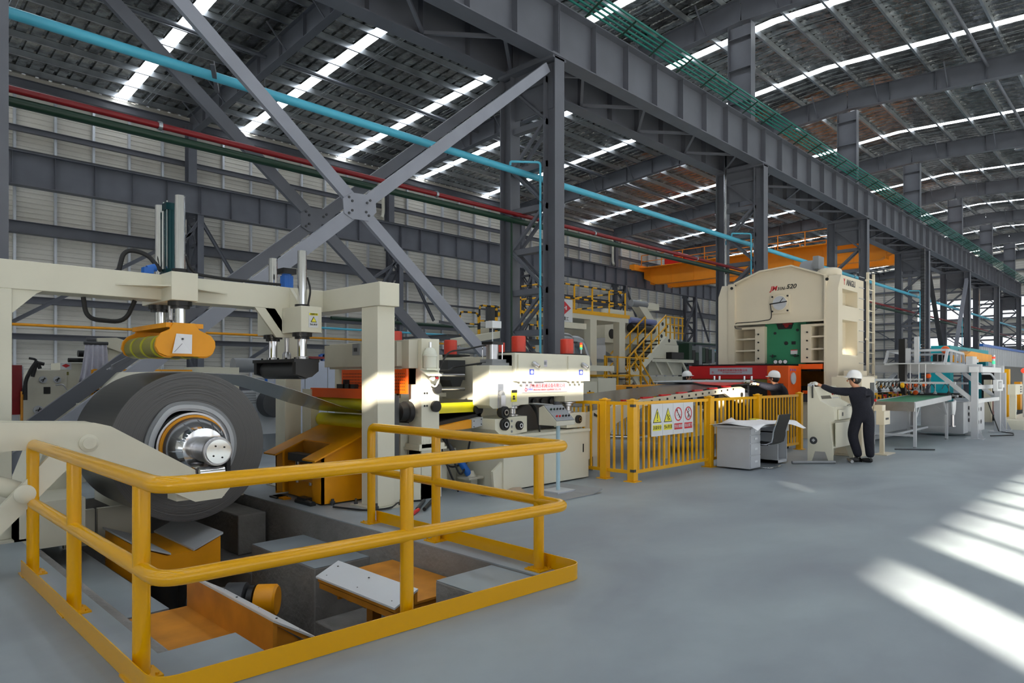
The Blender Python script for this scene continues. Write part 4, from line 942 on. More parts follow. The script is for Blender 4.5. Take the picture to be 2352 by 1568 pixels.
m = M(); m.prism([(5.76, .93), (6.36, 1.0), (6.36, .88), (5.76, .86)], 'y', 7.02, 7.1); m.obj('arm', 'orange', t)
m = M(); m.prism([(6.36, 1.0), (6.56, 1.03), (6.56, .91), (6.36, .88)], 'y', 7.0, 7.1); q = m.obj('arm_end_plate', 'lgrey', t)
for x, z in ((6.39, .98), (6.53, 1.0), (6.39, .9), (6.53, .93)): m = M(); m.cyl((x, 6.995, z), (x, 7.0, z), .008, 8); m.obj('bolt', 'ink', q)
m = M(); m.lathe((6.58, 7.1, 1.13), (0, 1, 0), [(.08, 0), (.08, 1.6)], 24); m.lathe((6.58, 7.1, .98), (0, 1, 0), [(.07, 0), (.07, 1.6)], 24); m.obj('pinch_roller', 'rubber', t)
m = M(); m.box(5.9, 6.58, 7.6, 9.0, 0, .55); m.obj('base_cabinet', 'creamd', t)
m = M(); m.cyl((6.05, 7.25, .75), (6.4, 7.15, .28), .03, 12); m.obj('piston_rod', 'dgrey', t)
m = M(); m.cyl((6.22, 7.2, .52), (6.42, 7.14, .22), .05, 14); m.obj('lift_cylinder', 'blue', t)
m = M(); m.box(6.3, 6.58, 7.0, 7.25, .16, .19); m.lathe((6.45, 7.12, .19), (0, 0, 1), [(.07, 0), (.03, .08)], 12); m.box(6.38, 6.5, 7.05, 7.2, 0, .16); m.obj('cylinder_foot', 'creamd', t)
for i, (a, b, c_) in enumerate((((5.85, 7.2, .9), (5.9, 7.0, .4), (6.1, 7.0, .03)), ((5.9, 7.3, .9), (6.05, 7.2, .3), (6.5, 7.2, .4)), ((6.0, 7.2, .9), (6.25, 7.1, .1), (6.5, 7.2, .7)))):
    hose('black hose sagging under the looping table, %s of three' % ['shortest', 'middle', 'longest'][i], [a, b, c_], .014)
# operator panel on a pale blue post
t = thing('control_pendant', 'sloped grey green push button panel on a pale blue floor post', 'control panel', (7.17, 6.08, 0))
m = M(); m.prism([(5.98, .93), (6.3, .93), (6.3, 1.17), (6.22, 1.20), (5.98, .99)], 'x', 6.97, 7.37); pb = m.obj('panel_box', 'creamd', t, bevel=.004)
m = M(); m.add([(6.98, 5.985, .998), (7.36, 5.985, .998), (7.36, 6.215, 1.2), (6.98, 6.215, 1.2), (6.98, 5.98, 1.003), (7.36, 5.98, 1.003), (7.36, 6.21, 1.205), (6.98, 6.21, 1.205)], [(0, 1, 2, 3), (7, 6, 5, 4), (0, 4, 5, 1), (1, 5, 6, 2), (2, 6, 7, 3), (3, 7, 4, 0)]); fp_ = m.obj('button_plate', 'mgrey', t)
nrm = V((0, -.66, .75))
for j, (u, cols) in enumerate(((.25, ['red', 'red', 'rubber', 'rubber', 'rubber']), (.7, ['dgreen', 'dgreen', 'rubber', 'rubber', 'rubber']))):
    for i, c in enumerate(cols):
        p = V((7.04 + .065 * i, 5.98 + .23 * u, 1.003 + .202 * u)); m = M(); m.lathe(p, nrm, [(.013, 0), (.013, .02), (.01, .025)], 12); m.obj('push_button', c, t)
m = M(); m.cyl((7.17, 6.12, .03), (7.17, 6.12, .93), .028, 20); m.obj('post', mat('pale_blue_paint', srgb(176, 206, 220), .4, 0, .04, 3), t)
m = M(); m.box(6.98, 7.36, 5.96, 6.28, .012, .03); m.obj('foot_plate', 'lgrey', t)
m = M(); m.add([(6.60, 6.35, .004), (6.78, 5.62, .004), (7.10, 5.60, .01), (7.48, 5.78, .09), (7.5, 6.0, .1), (7.35, 6.55, .02), (7.0, 6.6, .004)], [(0, 1, 2, 3, 4, 5, 6)])
m.add([(6.60, 6.35, .009), (6.78, 5.62, .009), (7.10, 5.60, .015), (7.48, 5.78, .095), (7.5, 6.0, .105), (7.35, 6.55, .025), (7.0, 6.6, .009)], [(6, 5, 4, 3, 2, 1, 0)])
m = M(); m.box(6.60, 7.30, 5.62, 6.6, .002, .012); m.prism([(7.3, .002), (7.52, .05), (7.52, .06), (7.3, .012)], 'y', 5.62, 6.4)
m.obj('steel_sheet', 'mgrey', None, at=(7.1, 6.0, 0), label='thin grey steel sheet with an upturned end under the control post', category='sheet')
m = M(); m.xf(Matrix.Identity(4)); m.add([(6.18, 6.62, .013), (6.62, 6.15, .014), (6.86, 6.55, .05), (6.44, 6.9, .016)], [(0, 1, 2, 3)]); m.add([(6.18, 6.62, .018), (6.62, 6.15, .019), (6.86, 6.55, .055), (6.44, 6.9, .021)], [(3, 2, 1, 0)])
m.obj('cardboard_sheet', 'card', None, at=(6.5, 6.6, 0), label='flat brown cardboard sheet on the floor by the leveller base', category='cardboard', smooth=False)
for i, (p, q, c) in enumerate((((5.0, 6.35, .03), (5.45, 6.75, .03), 'rubber'), ((4.95, 6.42, .03), (5.35, 6.8, .03), 'dgrey'), ((4.75, 6.25, .025), (4.95, 6.4, .025), 'red'))):
    m = M(); m.cyl(p, q, .022, 10); m.obj('pry_bar', c, None, at=p, label=['black bar lying on the floor by the gantry foot', 'dark grey bar lying beside the black one by the gantry foot', 'short red handle on the floor by the gantry foot'][i], category='bar')
hose('thin black cable curled around the gantry foot plate', [(4.35, 7.3, .02), (4.5, 6.8, .02), (4.8, 6.72, .02), (5.1, 7.0, .02), (5.4, 6.85, .02)], .012)
# ------------------------------------------------------------------ yellow picket fence with the safety sign
t = thing('safety_fence', 'yellow picket fence with square posts around the feed table', 'fence', (11, 5.9, 0))
def picket(p, q, zt=1.19, zb=.14, n=None):
    p, q = V((*p, 0)), V((*q, 0)); L = (q - p).length; n = n or round(L / .15)
    for z in (zt, zb):
        m = M(); m.beam(p + V((0, 0, z)), q + V((0, 0, z)), .04, .05); m.obj('rail', 'fyellow', t)
    for i in range(1, n):
        c = p.lerp(q, i / n); m = M(); m.beam(c + V((0, 0, zb)), c + V((0, 0, zt)), .028, .028, up=(0, 1, 0)); m.obj('picket', 'fyellow', t, smooth=False)
FX = [8.66, 11.04, 13.0, 15.1]
for i in range(3): picket((FX[i], 5.9), (FX[i + 1], 5.9))
picket((8.66, 5.94), (8.66, 7.0)); 
for x, y in [(x, 5.9) for x in FX] + [(8.66, 6.42)]:
    m = M(); m.box(x - .06, x + .06, y - .06, y + .06, .012, 1.23); po = m.obj('post', 'fyellow', t, bevel=.008)
    m = M(); m.box(x - .068, x + .068, y - .068, y + .068, 1.23, 1.25); m.sphere((x, y, 1.245), .05, 12, 8, (1, 1, .5)); m.obj('cap', 'fyellow', po)
    m = M(); m.box(x - .1, x + .1, y - .1, y + .1, 0, .012); m.obj('foot_plate', 'fyellow', po)
for z in (1.16, .17): m = M(); m.box(8.59, 8.65, 5.83, 5.9, z - .02, z + .02); m.obj('hinge', 'dgrey', t)
t = thing('picket_fence', 'yellow picket fence panel far behind the feed table legs', 'fence', (10.5, 9.6, 0))
picket((9.4, 9.6), (12.4, 9.6)); picket((12.4, 9.6), (15, 9.6))
for x in (9.4, 12.4, 15):
    m = M(); m.box(x - .06, x + .06, 9.54, 9.66, 0, 1.25); m.obj('post', 'fyellow', t)
t = thing('safety_sign', 'white safety sign with four pictograms hung on the yellow fence', 'sign', (9.74, 5.85, .9))
m = M(); m.box(9.10, 10.38, 5.845, 5.855, .66, 1.17); sg = m.obj('board', 'white', t)
for k in (1, 2, 3): m = M(); m.box(9.10 + .32 * k - .002, 9.10 + .32 * k + .002, 5.843, 5.845, .66, 1.17); m.obj('seam', 'lgrey', sg)
y1_, y2_, y3_ = 5.8445, 5.8425, 5.8405
def disc(cx, cz, r, mt_, y0, y1, n=28): return M().cyl((cx, y0, cz), (cx, y1, cz), r, n).obj('disc', mt_, sg)
for k, cx in enumerate((9.26, 9.58)):
    m = M(); m.prism([(cx - .125, .87), (cx + .125, .87), (cx, 1.10)], 'y', y2_, y1_); m.obj('triangle', 'ink', sg)
    m = M(); m.prism([(cx - .105, .882), (cx + .105, .882), (cx, 1.078)], 'y', y3_, y2_); m.obj('triangle', 'signyel', sg)
    m = M(); m.box(cx - .125, cx + .125, y2_, y1_, .745, .835); m.obj('band', 'signyel', sg)
    text(['注意安全', '当心坠落'][k], .062, (cx, y2_ - .001, .79), FACE_S, 'ink', sg)
m = M(); m.prism([(9.253, .935), (9.267, .935), (9.272, 1.04), (9.248, 1.04)], 'y', y3_ - .002, y3_); m.cyl((9.26, y3_ - .002, .908), (9.26, y3_, .908), .011, 12); m.obj('print', 'ink', sg)
m = M()
for a, b in (((9.545, .99), (9.575, .96)), ((9.575, .96), (9.60, .93)), ((9.575, .96), (9.555, .91)), ((9.60, .93), (9.635, .90)), ((9.55, .96), (9.575, 1.0)), ((9.6, .93), (9.585, .895))): m.beam((a[0], y3_ - .001, a[1]), (b[0], y3_ - .001, b[1]), .012, .002)
m.cyl((9.615, y3_ - .002, .965), (9.615, y3_, .965), .012, 10); m.obj('pictogram', 'ink', sg)
for k, cx in enumerate((9.90, 10.22)):
    m = M(); m.ring((cx, y1_, .985), (0, -1, 0), .095, .115, 0, .003, 40); m.obj('ring', 'signred', sg)
    m = M(); m.beam((cx - .075, y3_, 1.06), (cx + .075, y3_, .91), .014, .002); m.obj('slash', 'signred', sg)
    m = M(); m.box(cx - .125, cx + .125, y2_, y1_, .735, .835); m.obj('band', 'signred', sg)
    text(['禁止翻越', '禁止跳下'][k], .06, (cx, y2_ - .001, .785), FACE_S, 'white', sg)
    m = M(); y_ = y2_
    if k == 0:
        segs = (((9.87, 1.03), (9.90, .98)), ((9.90, .98), (9.93, .95)), ((9.85, .965), (9.97, .975)), ((9.93, .95), (9.92, .92))); hd = (9.868, 1.05)
    else:
        segs = (((10.22, 1.03), (10.22, .96)), ((10.22, .96), (10.19, .91)), ((10.22, .96), (10.25, .91)), ((10.22, 1.02), (10.18, .99)), ((10.22, 1.02), (10.27, 1.04))); hd = (10.225, 1.055)
    for a, b in segs: m.beam((a[0], y_, a[1]), (b[0], y_, b[1]), .012, .002)
    m.cyl((hd[0], y_ - .001, hd[1]), (hd[0], y_ + .001, hd[1]), .014, 12); m.obj('pictogram', 'ink', sg)

# ------------------------------------------------------------------ feed table into the press
t = thing('feed_table', 'long cream feed table sloping up to the press, topped with sheet steel', 'machine', (11.5, 7.6, 0))
prof = [(8.72, 1.10), (10.5, 1.20), (12, 1.29), (14.0, 1.40), (14.9, 1.43)]
m = M(); top = []
for x, z in prof: top += [(x, 7.0, z), (x, 8.75, z), (x, 7.0, z + .006), (x, 8.75, z + .006)]
fs = []
for i in range(len(prof) - 1):
    a = 4 * i; fs += [(a, a + 4, a + 5, a + 1), (a + 2, a + 3, a + 7, a + 6), (a, a + 2, a + 6, a + 4), (a + 1, a + 5, a + 7, a + 3)]
m.add(top, fs); m.obj('sheet_steel', 'strip', t)
for y in (6.93, 8.77):
    m = M(); m.prism([(9.0, 1.03), (10.5, 1.19), (12, 1.275), (13.9, 1.37), (14.35, 1.38), (14.55, 1.33), (14.55, 1.05), (14.3, 1.0), (14.05, 1.08), (13.6, 1.24), (12, 1.17), (10.5, 1.06), (9.6, .78), (9.2, .35), (8.75, .2), (8.75, 1.0)], 'y', y - .03, y + .03); m.obj('side_beam', 'beige', t)
m = M()
for i in range(14):
    x = 10.45 + i * .27; z = 1.135 + (x - 10.45) * .055; q = M(); q.box(x, x + .05, 6.892, 6.90, z - .02, z + .02); q.obj('slot', 'ink', t)
m = M(); m.cyl((14.38, 6.88, 1.2), (14.38, 6.9, 1.2), .05, 20); m.obj('pivot_hole', 'ink', t)
m = M()
for i in range(7):
    x = 9.9 + i * .62; z = 1.165 + (x - 9.9) * .056; m.box(x, x + .35, 6.94, 7.0, z, z + .03)
m.obj('red_edge_strip', 'red', t, kind='stuff')
m = M(); m.add([(13.6, 6.95, 1.40), (14.7, 6.98, 1.46), (14.7, 8.3, 1.47), (13.9, 7.6, 1.43), (13.6, 6.95, 1.408), (14.7, 6.98, 1.468), (14.7, 8.3, 1.478), (13.9, 7.6, 1.438)], [(3, 2, 1, 0), (4, 5, 6, 7), (0, 1, 5, 4), (1, 2, 6, 5), (2, 3, 7, 6), (3, 0, 4, 7)]); m.obj('red_cover', 'red', t)
for x in (9.3, 11.6, 14.0):
    m = M(); m.box(x - .06, x + .06, 7.1, 7.22, 0, 1.1 + (x - 9) * .045); m.box(x - .06, x + .06, 8.5, 8.62, 0, 1.1 + (x - 9) * .045); m.box(x - .05, x + .05, 7.2, 8.5, .3, .38); m.obj('leg_frame', 'beige', t, kind='stuff')
m = M(); m.cyl((10.2, 7.5, .5), (10.9, 7.2, .45), .03); m.cyl((12.6, 7.8, .4), (13.2, 7.2, .9), .04); m.obj('cylinder', 'chrome', t, kind='stuff')
m = M(); m.prism([(9.0, 1.0), (9.25, .88), (9.0, .95)], 'y', 6.89, 6.9); m.obj('slot', 'ink', t)
m = M(); m.box(12.4, 13.9, 7.2, 8.5, .35, .62); m.box(12.7, 13.0, 7.1, 7.2, .62, 1.0); m.obj('drive_unit', 'beige', t)
t = thing('film_covered_panel', 'long pale film covered panel lying over the far side of the feed table', 'panel', (15, 9, 1.4))
m = M(); pts = [(13.9, 8.9, 1.47), (14.6, 8.9, 1.43), (15.4, 8.8, 1.50), (16.4, 8.5, 1.47), (16.6, 7.6, 1.5), (15.6, 7.5, 1.47), (14.9, 8.1, 1.47)]
m.add([p for p in pts] + [(p[0], p[1], p[2] + .02) for p in pts], [tuple(range(7)), tuple(range(13, 6, -1))] + [(i, (i + 1) % 7, (i + 1) % 7 + 7, i + 7) for i in range(7)]); m.obj('panel', 'lgrey', t)
m = M(); m.box(15.0, 16.9, 7.0, 8.8, 1.40, 1.43); m.box(15.1, 15.2, 7.1, 7.2, 0, 1.4); m.box(15.1, 15.2, 8.6, 8.7, 0, 1.4); m.obj('support_frame', 'dgrey', t)
t = thing('servo_feeder', 'red feeder box with a grey nameplate in front of the press', 'machine', (17.2, 8.5, 0))
m = M(); m.box(17.0, 17.7, 7.45, 9.7, 1.54, 1.90); m.obj('body', 'red', t, bevel=.01)
m = M(); m.box(16.98, 17.7, 7.3, 9.6, 1.90, 1.93); m.obj('lid', 'black', t)
m = M(); m.box(16.97, 17.0, 7.85, 9.05, 1.66, 1.84); q = m.obj('nameplate', 'plate', t)
text('济南液压机械设备有限公司', .07, (16.967, 8.40, 1.77), FACE_W, 'signred', q); text('MACHINERY EQUIPMENT CO., LTD', .035, (16.967, 8.40, 1.71), FACE_W, 'signred', q)
m = M(); m.ring((16.967, 8.96, 1.72), (-1, 0, 0), .016, .026, 0, .002, 20); m.obj('emblem', 'signred', q)
m = M(); m.box(17.05, 17.7, 7.3, 9.6, 1.36, 1.54); m.obj('roller_bed', 'olive', t)
m = M(); m.box(16.9, 17.7, 6.87, 7.42, 1.12, 1.88); m.obj('end_housing', 'redor', t, bevel=.01)
m = M(); m.lathe((17.15, 6.87, 1.56), (0, -1, 0), [(.02, 0), (.15, .005), (.15, .03), (.02, .03)], 28); m.obj('fan_grille', 'lgrey', t)
for i in range(3): m = M(); m.box(17.0 + i * .14, 17.05 + i * .14, 6.865, 6.87, 1.75, 1.80); m.obj('sticker', 'signblue', t)
for y in (8.05, 7.85, 8.9, 8.75): m = M(); m.cyl((16.95, y, 1.5), (16.95, y, 1.62), .035, 14); m.obj('guide_pin', 'chrome', t)
m = M(); m.box(17.1, 17.7, 7.0, 9.5, .05, 1.36); m.obj('pedestal', 'dgrey', t)

# ------------------------------------------------------------------ big press
t = thing('mechanical_press', 'tall cream straight sided press with green slide and red and black lettering', 'press', (18.9, 7.7, 0))
def pcol(ya, yb, outer):           # one side frame with two recessed pockets on its outer face
    o = ya if outer < 0 else yb; i = yb if outer < 0 else ya; d = .30 * (1 if outer < 0 else -1)
    m = M(); m.box(17.9, 19.85, o + d, i, 0, 4.1); m.obj('side_frame', 'beige', t)
    for a, b, c, e in ((17.9, 18.2, 0, 4.2), (19.35, 19.85, 0, 4.2), (18.2, 19.35, 0, 2.17), (18.2, 19.35, 3.06, 3.43), (18.2, 19.35, 3.85, 4.2)):
        m = M(); m.box(a, b, o, o + d, c, e)
        if (a, c) == (17.9, 0):
            m = M(); m.prism([(17.9, 0), (18.2, 0), (18.2, 4.2), (18.12, 4.2), (17.9, 3.85)], 'y', min(o, o + d), max(o, o + d))
        m.obj('side_plate', 'beige', t)
    m = M(); m.box(17.88, 17.9, min(o + d, i), max(o + d, i), .9, 4.2); m.obj('front_plate', 'beige', t)
    m = M(); yy = (o + d + i) / 2; m.cyl((17.86, i - .08 * (1 if i > o else -1) * 1.0, 4.08), (17.88, i - .08 * (1 if i > o else -1), 4.08), .04, 16); m.obj('lifting_eye', 'ink', t)
pcol(6.03, 6.37, -1); pcol(8.78, 9.28, 1)
m = M(); m.prism([(6.37, 3.04), (8.78, 3.04), (8.78, 4.20), (8.05, 4.46), (7.2, 4.52), (6.37, 4.20)], 'x', 17.98, 19.8); m.obj('crown', 'beige', t)
m = M()
for a, b in (((6.36, 4.20), (7.2, 4.53)), ((7.2, 4.53), (8.05, 4.47)), ((8.05, 4.47), (8.79, 4.20)), ((6.37, 3.05), (8.78, 3.05))): m.beam((17.93, a[0], a[1]), (17.93, b[0], b[1]), .04, .14, up=(1, 0, 0))
m.obj('crown_rim', 'beige', t, kind='stuff')
m = M(); m.lathe((18.5, 6.45, 4.15), (0, 0, 1), [(.3, 0), (.3, .22), (.27, .26), (.2, .29), (.05, .3)], 28); m.obj('air_tank', 'beige', t)
m = M(); m.lathe((18.5, 8.6, 4.1), (0, 0, 1), [(.32, 0), (.32, .2), (.28, .26), (.1, .3)], 24); m.obj('air_tank', 'beige', t)
m = M(); m.lathe((18.9, 6.95, 4.35), (0, 1, 0), [(.42, 0), (.42, .3), (.1, .31)], 32); m.box(18.7, 19.1, 6.8, 6.95, 4.5, 4.85); m.obj('flywheel_guard', 'mgrey', t)
m = M(); m.box(17.94, 17.98, 7.27, 7.78, 3.30, 3.79); dp = m.obj('dial_plate', 'beige', t)
m = M(); m.lathe((17.94, 7.52, 3.57), (-1, 0, 0), [(.21, 0), (.21, .03), (.19, .035)], 36); m.obj('dial_rim', 'beige', dp)
m = M(); m.lathe((17.903, 7.52, 3.57), (-1, 0, 0), [(.185, 0), (.185, .003)], 36); m.obj('dial_face', 'lgrey', dp)
m = M(); m.beam((17.896, 7.79, 3.555), (17.896, 7.32, 3.60), .03, .006, up=(1, 0, 0)); m.beam((17.894, 7.53, 3.57), (17.894, 7.42, 3.70), .014, .004, up=(1, 0, 0)); m.obj('dial_hand', 'ink', dp)
for y in (7.32, 7.73):
    for z in (3.36, 3.75): m = M(); m.lathe((17.94, y, z), (-1, 0, 0), [(.025, 0), (.025, .015)], 10); m.obj('screw', 'ink', dp)
m = M(); m.tube(bend([(17.92, 7.78, 3.56), (17.92, 7.74, 3.28), (17.9, 7.76, 3.14), (17.88, 8.2, 3.10), (17.88, 8.76, 3.10), (17.88, 8.78, 2.95), (17.95, 8.6, 2.93)], .1), .012, 6); m.obj('cable', 'rubber', t)
text('JM', .17, (17.972, 7.715, 3.975), FACE_W, 'signred', t, shear=.25, bold=.004)
text('31N-', .115, (17.972, 7.50, 3.955), FACE_W, 'ink', t, shear=.25, bold=.002, sx=.95)
text('520', .16, (17.972, 7.24, 3.99), FACE_W, 'ink', t, shear=.25, bold=.003, sx=1.1)
text('Y', .22, (18.34, 6.025, 4.03), FACE_S, 'signred', t, bold=.003, sx=.8)
text('ANGLI', .22, (18.83, 6.025, 4.03), FACE_S, 'dgrey', t, bold=.004, sx=1.05)
m = M(); m.box(18.1, 19.5, 6.9, 8.0, 1.93, 3.04); sl = m.obj('slide', 'green', t, bevel=.01)
m = M(); m.prism([(7.22, 3.04), (7.68, 3.04), (7.62, 2.88), (7.28, 2.88)], 'x', 18.07, 18.11); m.obj('recess', 'ink', sl)
m = M(); m.cyl((18.05, 7.4, 2.97), (18.1, 7.4, 2.97), .06, 12); m.box(18.06, 18.1, 7.25, 7.5, 2.99, 3.04); m.obj('red_fitting', 'dred', sl)
for y, z, r_ in ((7.72, 2.78, .035), (7.12, 2.84, .035), (7.42, 2.5, .05)): m = M(); m.lathe((18.1, y, z), (-1, 0, 0), [(r_, 0), (r_, .02), (r_ * .5, .025)], 16); m.obj('plug', 'rubber', sl)
m = M(); m.box(18.08, 18.1, 7.17, 7.27, 2.46, 2.54); m.obj('slot', 'ink', sl)
m = M(); m.box(18.09, 18.1, 7.12, 7.30, 2.2, 2.32); q = m.obj('notice', 'white', sl); m = M(); m.box(18.085, 18.09, 7.12, 7.30, 2.30, 2.32); m.obj('band', 'signred', q)
for y in (7.76, 7.15): m = M(); m.box(18.0, 18.1, y - .07, y + .07, 2.15, 2.17); m.cyl((18.02, y, 2.12), (18.02, y, 2.2), .02, 8); m.obj('fitting', 'black', sl)
for i, y in enumerate((7.66, 7.53, 7.40)):
    m = M(); m.lathe((17.98, y, 2.0), (-.8, -.3, 0), [(.06, 0), (.062, .03)], 20); g = m.obj('gauge', 'black', sl)
    m = M(); m.lathe((17.954, y - .01, 2.0), (-.8, -.3, 0), [(.048, 0), (.048, .004)], 20); m.obj('gauge_face', 'white', g)
for ya, yb, sx_ in ((7.95, 8.78, 1), (6.37, 6.98, -1)):
    inner = ya if sx_ > 0 else yb; outer = yb if sx_ > 0 else ya
    w0 = inner; w1 = inner + sx_ * .27
    m = M(); m.box(17.95, 19.5, w0, w1, 1.97, 2.97); g = m.obj('gib', 'beige', t, bevel=.004)
    for z in (2.1, 2.32, 2.54, 2.76):
        m = M(); m.lathe((17.95, w0 + sx_ * .17, z), (-1, 0, 0), [(.022, 0), (.022, .03)], 8); m.obj('adjusting_bolt', 'ink', g)
    m = M(); m.box(18.45, 18.5, w1, outer, 1.97, 2.97); m.obj('gib_back', 'beige', t)
    for z0, z1 in ((1.97, 2.02), (2.30, 2.34), (2.62, 2.66), (2.91, 2.97)): m = M(); m.box(17.95, 18.5, w1, outer, z0, z1); m.obj('gib_shelf', 'beige', t)
m = M(); m.box(17.9, 19.85, 6.37, 8.78, 0, .95); m.obj('bed', 'beige', t)
m = M(); m.box(17.75, 19.9, 6.4, 8.75, .95, 1.15); m.obj('bolster', 'dgrey', t)
m = M(); m.box(18.0, 19.5, 6.5, 7.3, 1.15, 1.35); m.box(18.05, 19.4, 6.5, 8.6, 1.75, 1.93); m.obj('die_set', 'black', t)
m = M(); m.box(19.2, 19.3, 6.4, 8.7, 1.2, 1.95); m.obj('rear_guard', 'oranged', t)
m = M(); m.box(17.86, 17.95, 6.40, 7.0, 1.80, 1.93); m.box(17.86, 17.95, 6.4, 6.9, 1.16, 1.24); m.obj('die_clamp_bar', 'redor', t)
for i in range(18): m = M(); m.box(17.8, 17.86, 6.45 + i * .045, 6.475 + i * .045, .97, 1.12); m.obj('bellows_fold', 'rubber', t)
t = thing('access_ladder', 'pale vertical access ladder on the right side of the big press', 'ladder', (20.2, 6.0, 0))
for x in (20.0, 20.5): m = M(); m.box(x - .03, x + .03, 5.94, 6.0, .5, 4.45); m.obj('rail', 'beige', t)
for i in range(13): m = M(); m.cyl((20.0, 5.97, .8 + .29 * i), (20.5, 5.97, .8 + .29 * i), .016, 8); m.obj('rung', 'beige', t)
for z in (1.0, 2.6, 4.2): m = M(); m.box(19.85, 20.0, 5.95, 5.99, z, z + .05); m.obj('wall_bracket', 'beige', t)
for i in range(13): m = M(); m.box(19.45, 19.84, 6.0, 6.026, .8 + .29 * i, .81 + .29 * i); m.obj('cable_tie', 'lgrey', t)
t = thing('drag_chain', 'tall black cable drag chain hanging beside the fourth column', 'cable chain', (47.5, 11.0, 2))
for i in range(50): m = M(); m.box(45.95, 46.2, 10.6, 10.8, .02 + i * .185, .185 + i * .185); m.obj('link', 'dgrey', t, smooth=False)
t = thing('column_ladder', 'thin orange brown ladder next to the black drag chain', 'ladder', (47.3, 11, 2))
m = M()
for x in (47.4, 47.75): m.box(x - .02, x + .02, 11.0, 11.04, 0, 9.5)
m.obj('rail', 'oranged', t, kind='stuff')
m = M()
for i in range(26): m.box(47.4, 47.75, 11.01, 11.03, 1.6 + .3 * i, 1.63 + .3 * i)
m.obj('rung', 'oranged', t, kind='stuff')

# ------------------------------------------------------------------ desk, papers, chair
t = thing('office_desk', 'white steel office desk with drawers in front of the yellow fence', 'desk', (11.8, 5.45, 0))
m = M(); m.box(10.95, 12.62, 5.05, 5.78, .725, .76); m.obj('desktop', 'lgrey', t, bevel=.004)
m = M(); m.box(11.02, 11.42, 5.14, 5.74, .03, .725); m.obj('pedestal', 'lgrey', t)
for z0, z1 in ((.04, .25), (.26, .46), (.47, .60), (.61, .72)):
    m = M(); m.box(11.035, 11.405, 5.125, 5.14, z0 + .005, z1 - .005); d = m.obj('drawer', 'lgrey', t, bevel=.003)
    m = M(); m.box(11.17, 11.27, 5.115, 5.125, (z0 + z1) / 2 - .012, (z0 + z1) / 2 + .02); m.obj('handle', 'white', d)
m = M(); m.box(12.16, 12.18, 5.14, 5.74, .03, .6); m.box(12.55, 12.57, 5.14, 5.74, .03, .6); m.box(12.18, 12.55, 5.7, 5.72, .03, .6); m.box(12.16, 12.57, 5.14, 5.74, .03, .08); m.box(12.16, 12.57, 5.14, 5.74, .58, .6); m.obj('cupboard', 'lgrey', t, kind='stuff')
m = M(); m.box(12.16, 12.60, 5.12, 5.72, .60, .725); d = m.obj('drawer', 'lgrey', t)
m = M(); m.lathe((12.45, 5.12, .66), (0, -1, 0), [(.012, 0), (.012, .01)], 10); m.obj('lock', 'ink', d)
m = M(); m.box(11.42, 12.16, 5.6, 5.62, .3, .72); m.obj('modesty_panel', 'lgrey', t)
t = thing('drawing_sheet', 'large crumpled white drawing sheets covering the desk top', 'paper', (11.8, 5.4, .765))
n1, n2 = 30, 16; vs = []; random.seed(3)
for j in range(n2 + 1):
    for i in range(n1 + 1):
        u, v_ = i / n1, j / n2; x = 10.88 + 1.86 * u; y = 4.93 + .88 * v_ + .08 * math.sin(u * 5) * (1 - v_)
        z = .775 + .012 * math.sin(u * 9 + v_ * 4) + .014 * math.sin(u * 4 - v_ * 7)
        out = max(0, 5.05 - y); z -= out * (.35 + .3 * math.sin(u * 7 + 1)); z = max(z, .763) if y >= 5.05 and x < 12.62 else z
        if x > 12.62: z += .01
        vs.append((x, y, z))
fs = [(j * (n1 + 1) + i, j * (n1 + 1) + i + 1, (j + 1) * (n1 + 1) + i + 1, (j + 1) * (n1 + 1) + i) for j in range(n2) for i in range(n1)]
m = M(); m.add(vs, fs); o = m.obj('sheet', 'paper', t); so_ = o.modifiers.new('thick', 'SOLIDIFY'); so_.thickness = .002
m = M(); m.add([(11.2, 5.45, .82), (11.6, 5.75, .86), (11.3, 5.78, .79), (10.98, 5.6, .79)], [(0, 1, 2, 3)]); o = m.obj('sheet', 'paper', t); so_ = o.modifiers.new('thick', 'SOLIDIFY'); so_.thickness = .002
m = M(); m.box(12.15, 12.3, 5.55, 5.68, .80, .815); m.obj('yellow_note', 'signyel', None, at=(12.2, 5.6, .8), label='small yellow note pad on the papers on the desk', category='note pad')
t = thing('office_chair', 'black office chair with chrome cantilever frame tucked under the desk', 'chair', (11.75, 5.15, 0))
def strip(pts, x0, x1, th, nm, mt_):
    vs = []
    for y, z in pts: vs += [(x0, y, z), (x1, y, z)]
    k = len(vs); pts2 = []
    for i, (y, z) in enumerate(pts):
        a = pts[max(i - 1, 0)]; b = pts[min(i + 1, len(pts) - 1)]; d = V((b[0] - a[0], b[1] - a[1])).normalized(); vs += [(x0, y - d.y * th, z + d.x * th), (x1, y - d.y * th, z + d.x * th)]
    fs = []
    for i in range(len(pts) - 1):
        a = 2 * i; fs += [(a, a + 1, a + 3, a + 2), (k + a, k + a + 2, k + a + 3, k + a + 1), (a, a + 2, k + a + 2, k + a), (a + 1, k + a + 1, k + a + 3, a + 3)]
    fs += [(0, k, k + 1, 1), (2 * len(pts) - 2, 2 * len(pts) - 1, k + 2 * len(pts) - 1, k + 2 * len(pts) - 2)]
    return M().add(vs, fs).obj(nm, mt_, t)
cx0, cx1 = 11.46, 11.93
bp_ = [(5.02, .435), (4.95, .47), (4.93, .55), (4.92, .65), (4.89, .75), (4.85, .86), (4.83, .95)]
strip([(5.45, .44), (5.3, .43), (5.12, .425), (5.02, .435)], cx0, cx1, .025, 'seat', 'rubber')
strip(bp_, cx0, cx1, .02, 'backrest', 'rubber')
for x in (cx0 - .01, cx1 + .01):
    m = M(); m.tube([(x, 5.45, .435), (x, 5.2, .42), (x, 5.04, .425)] + [(x, y - .005, z) for y, z in bp_[1:]], .011, 8); m.obj('side_frame', 'chrome', t)
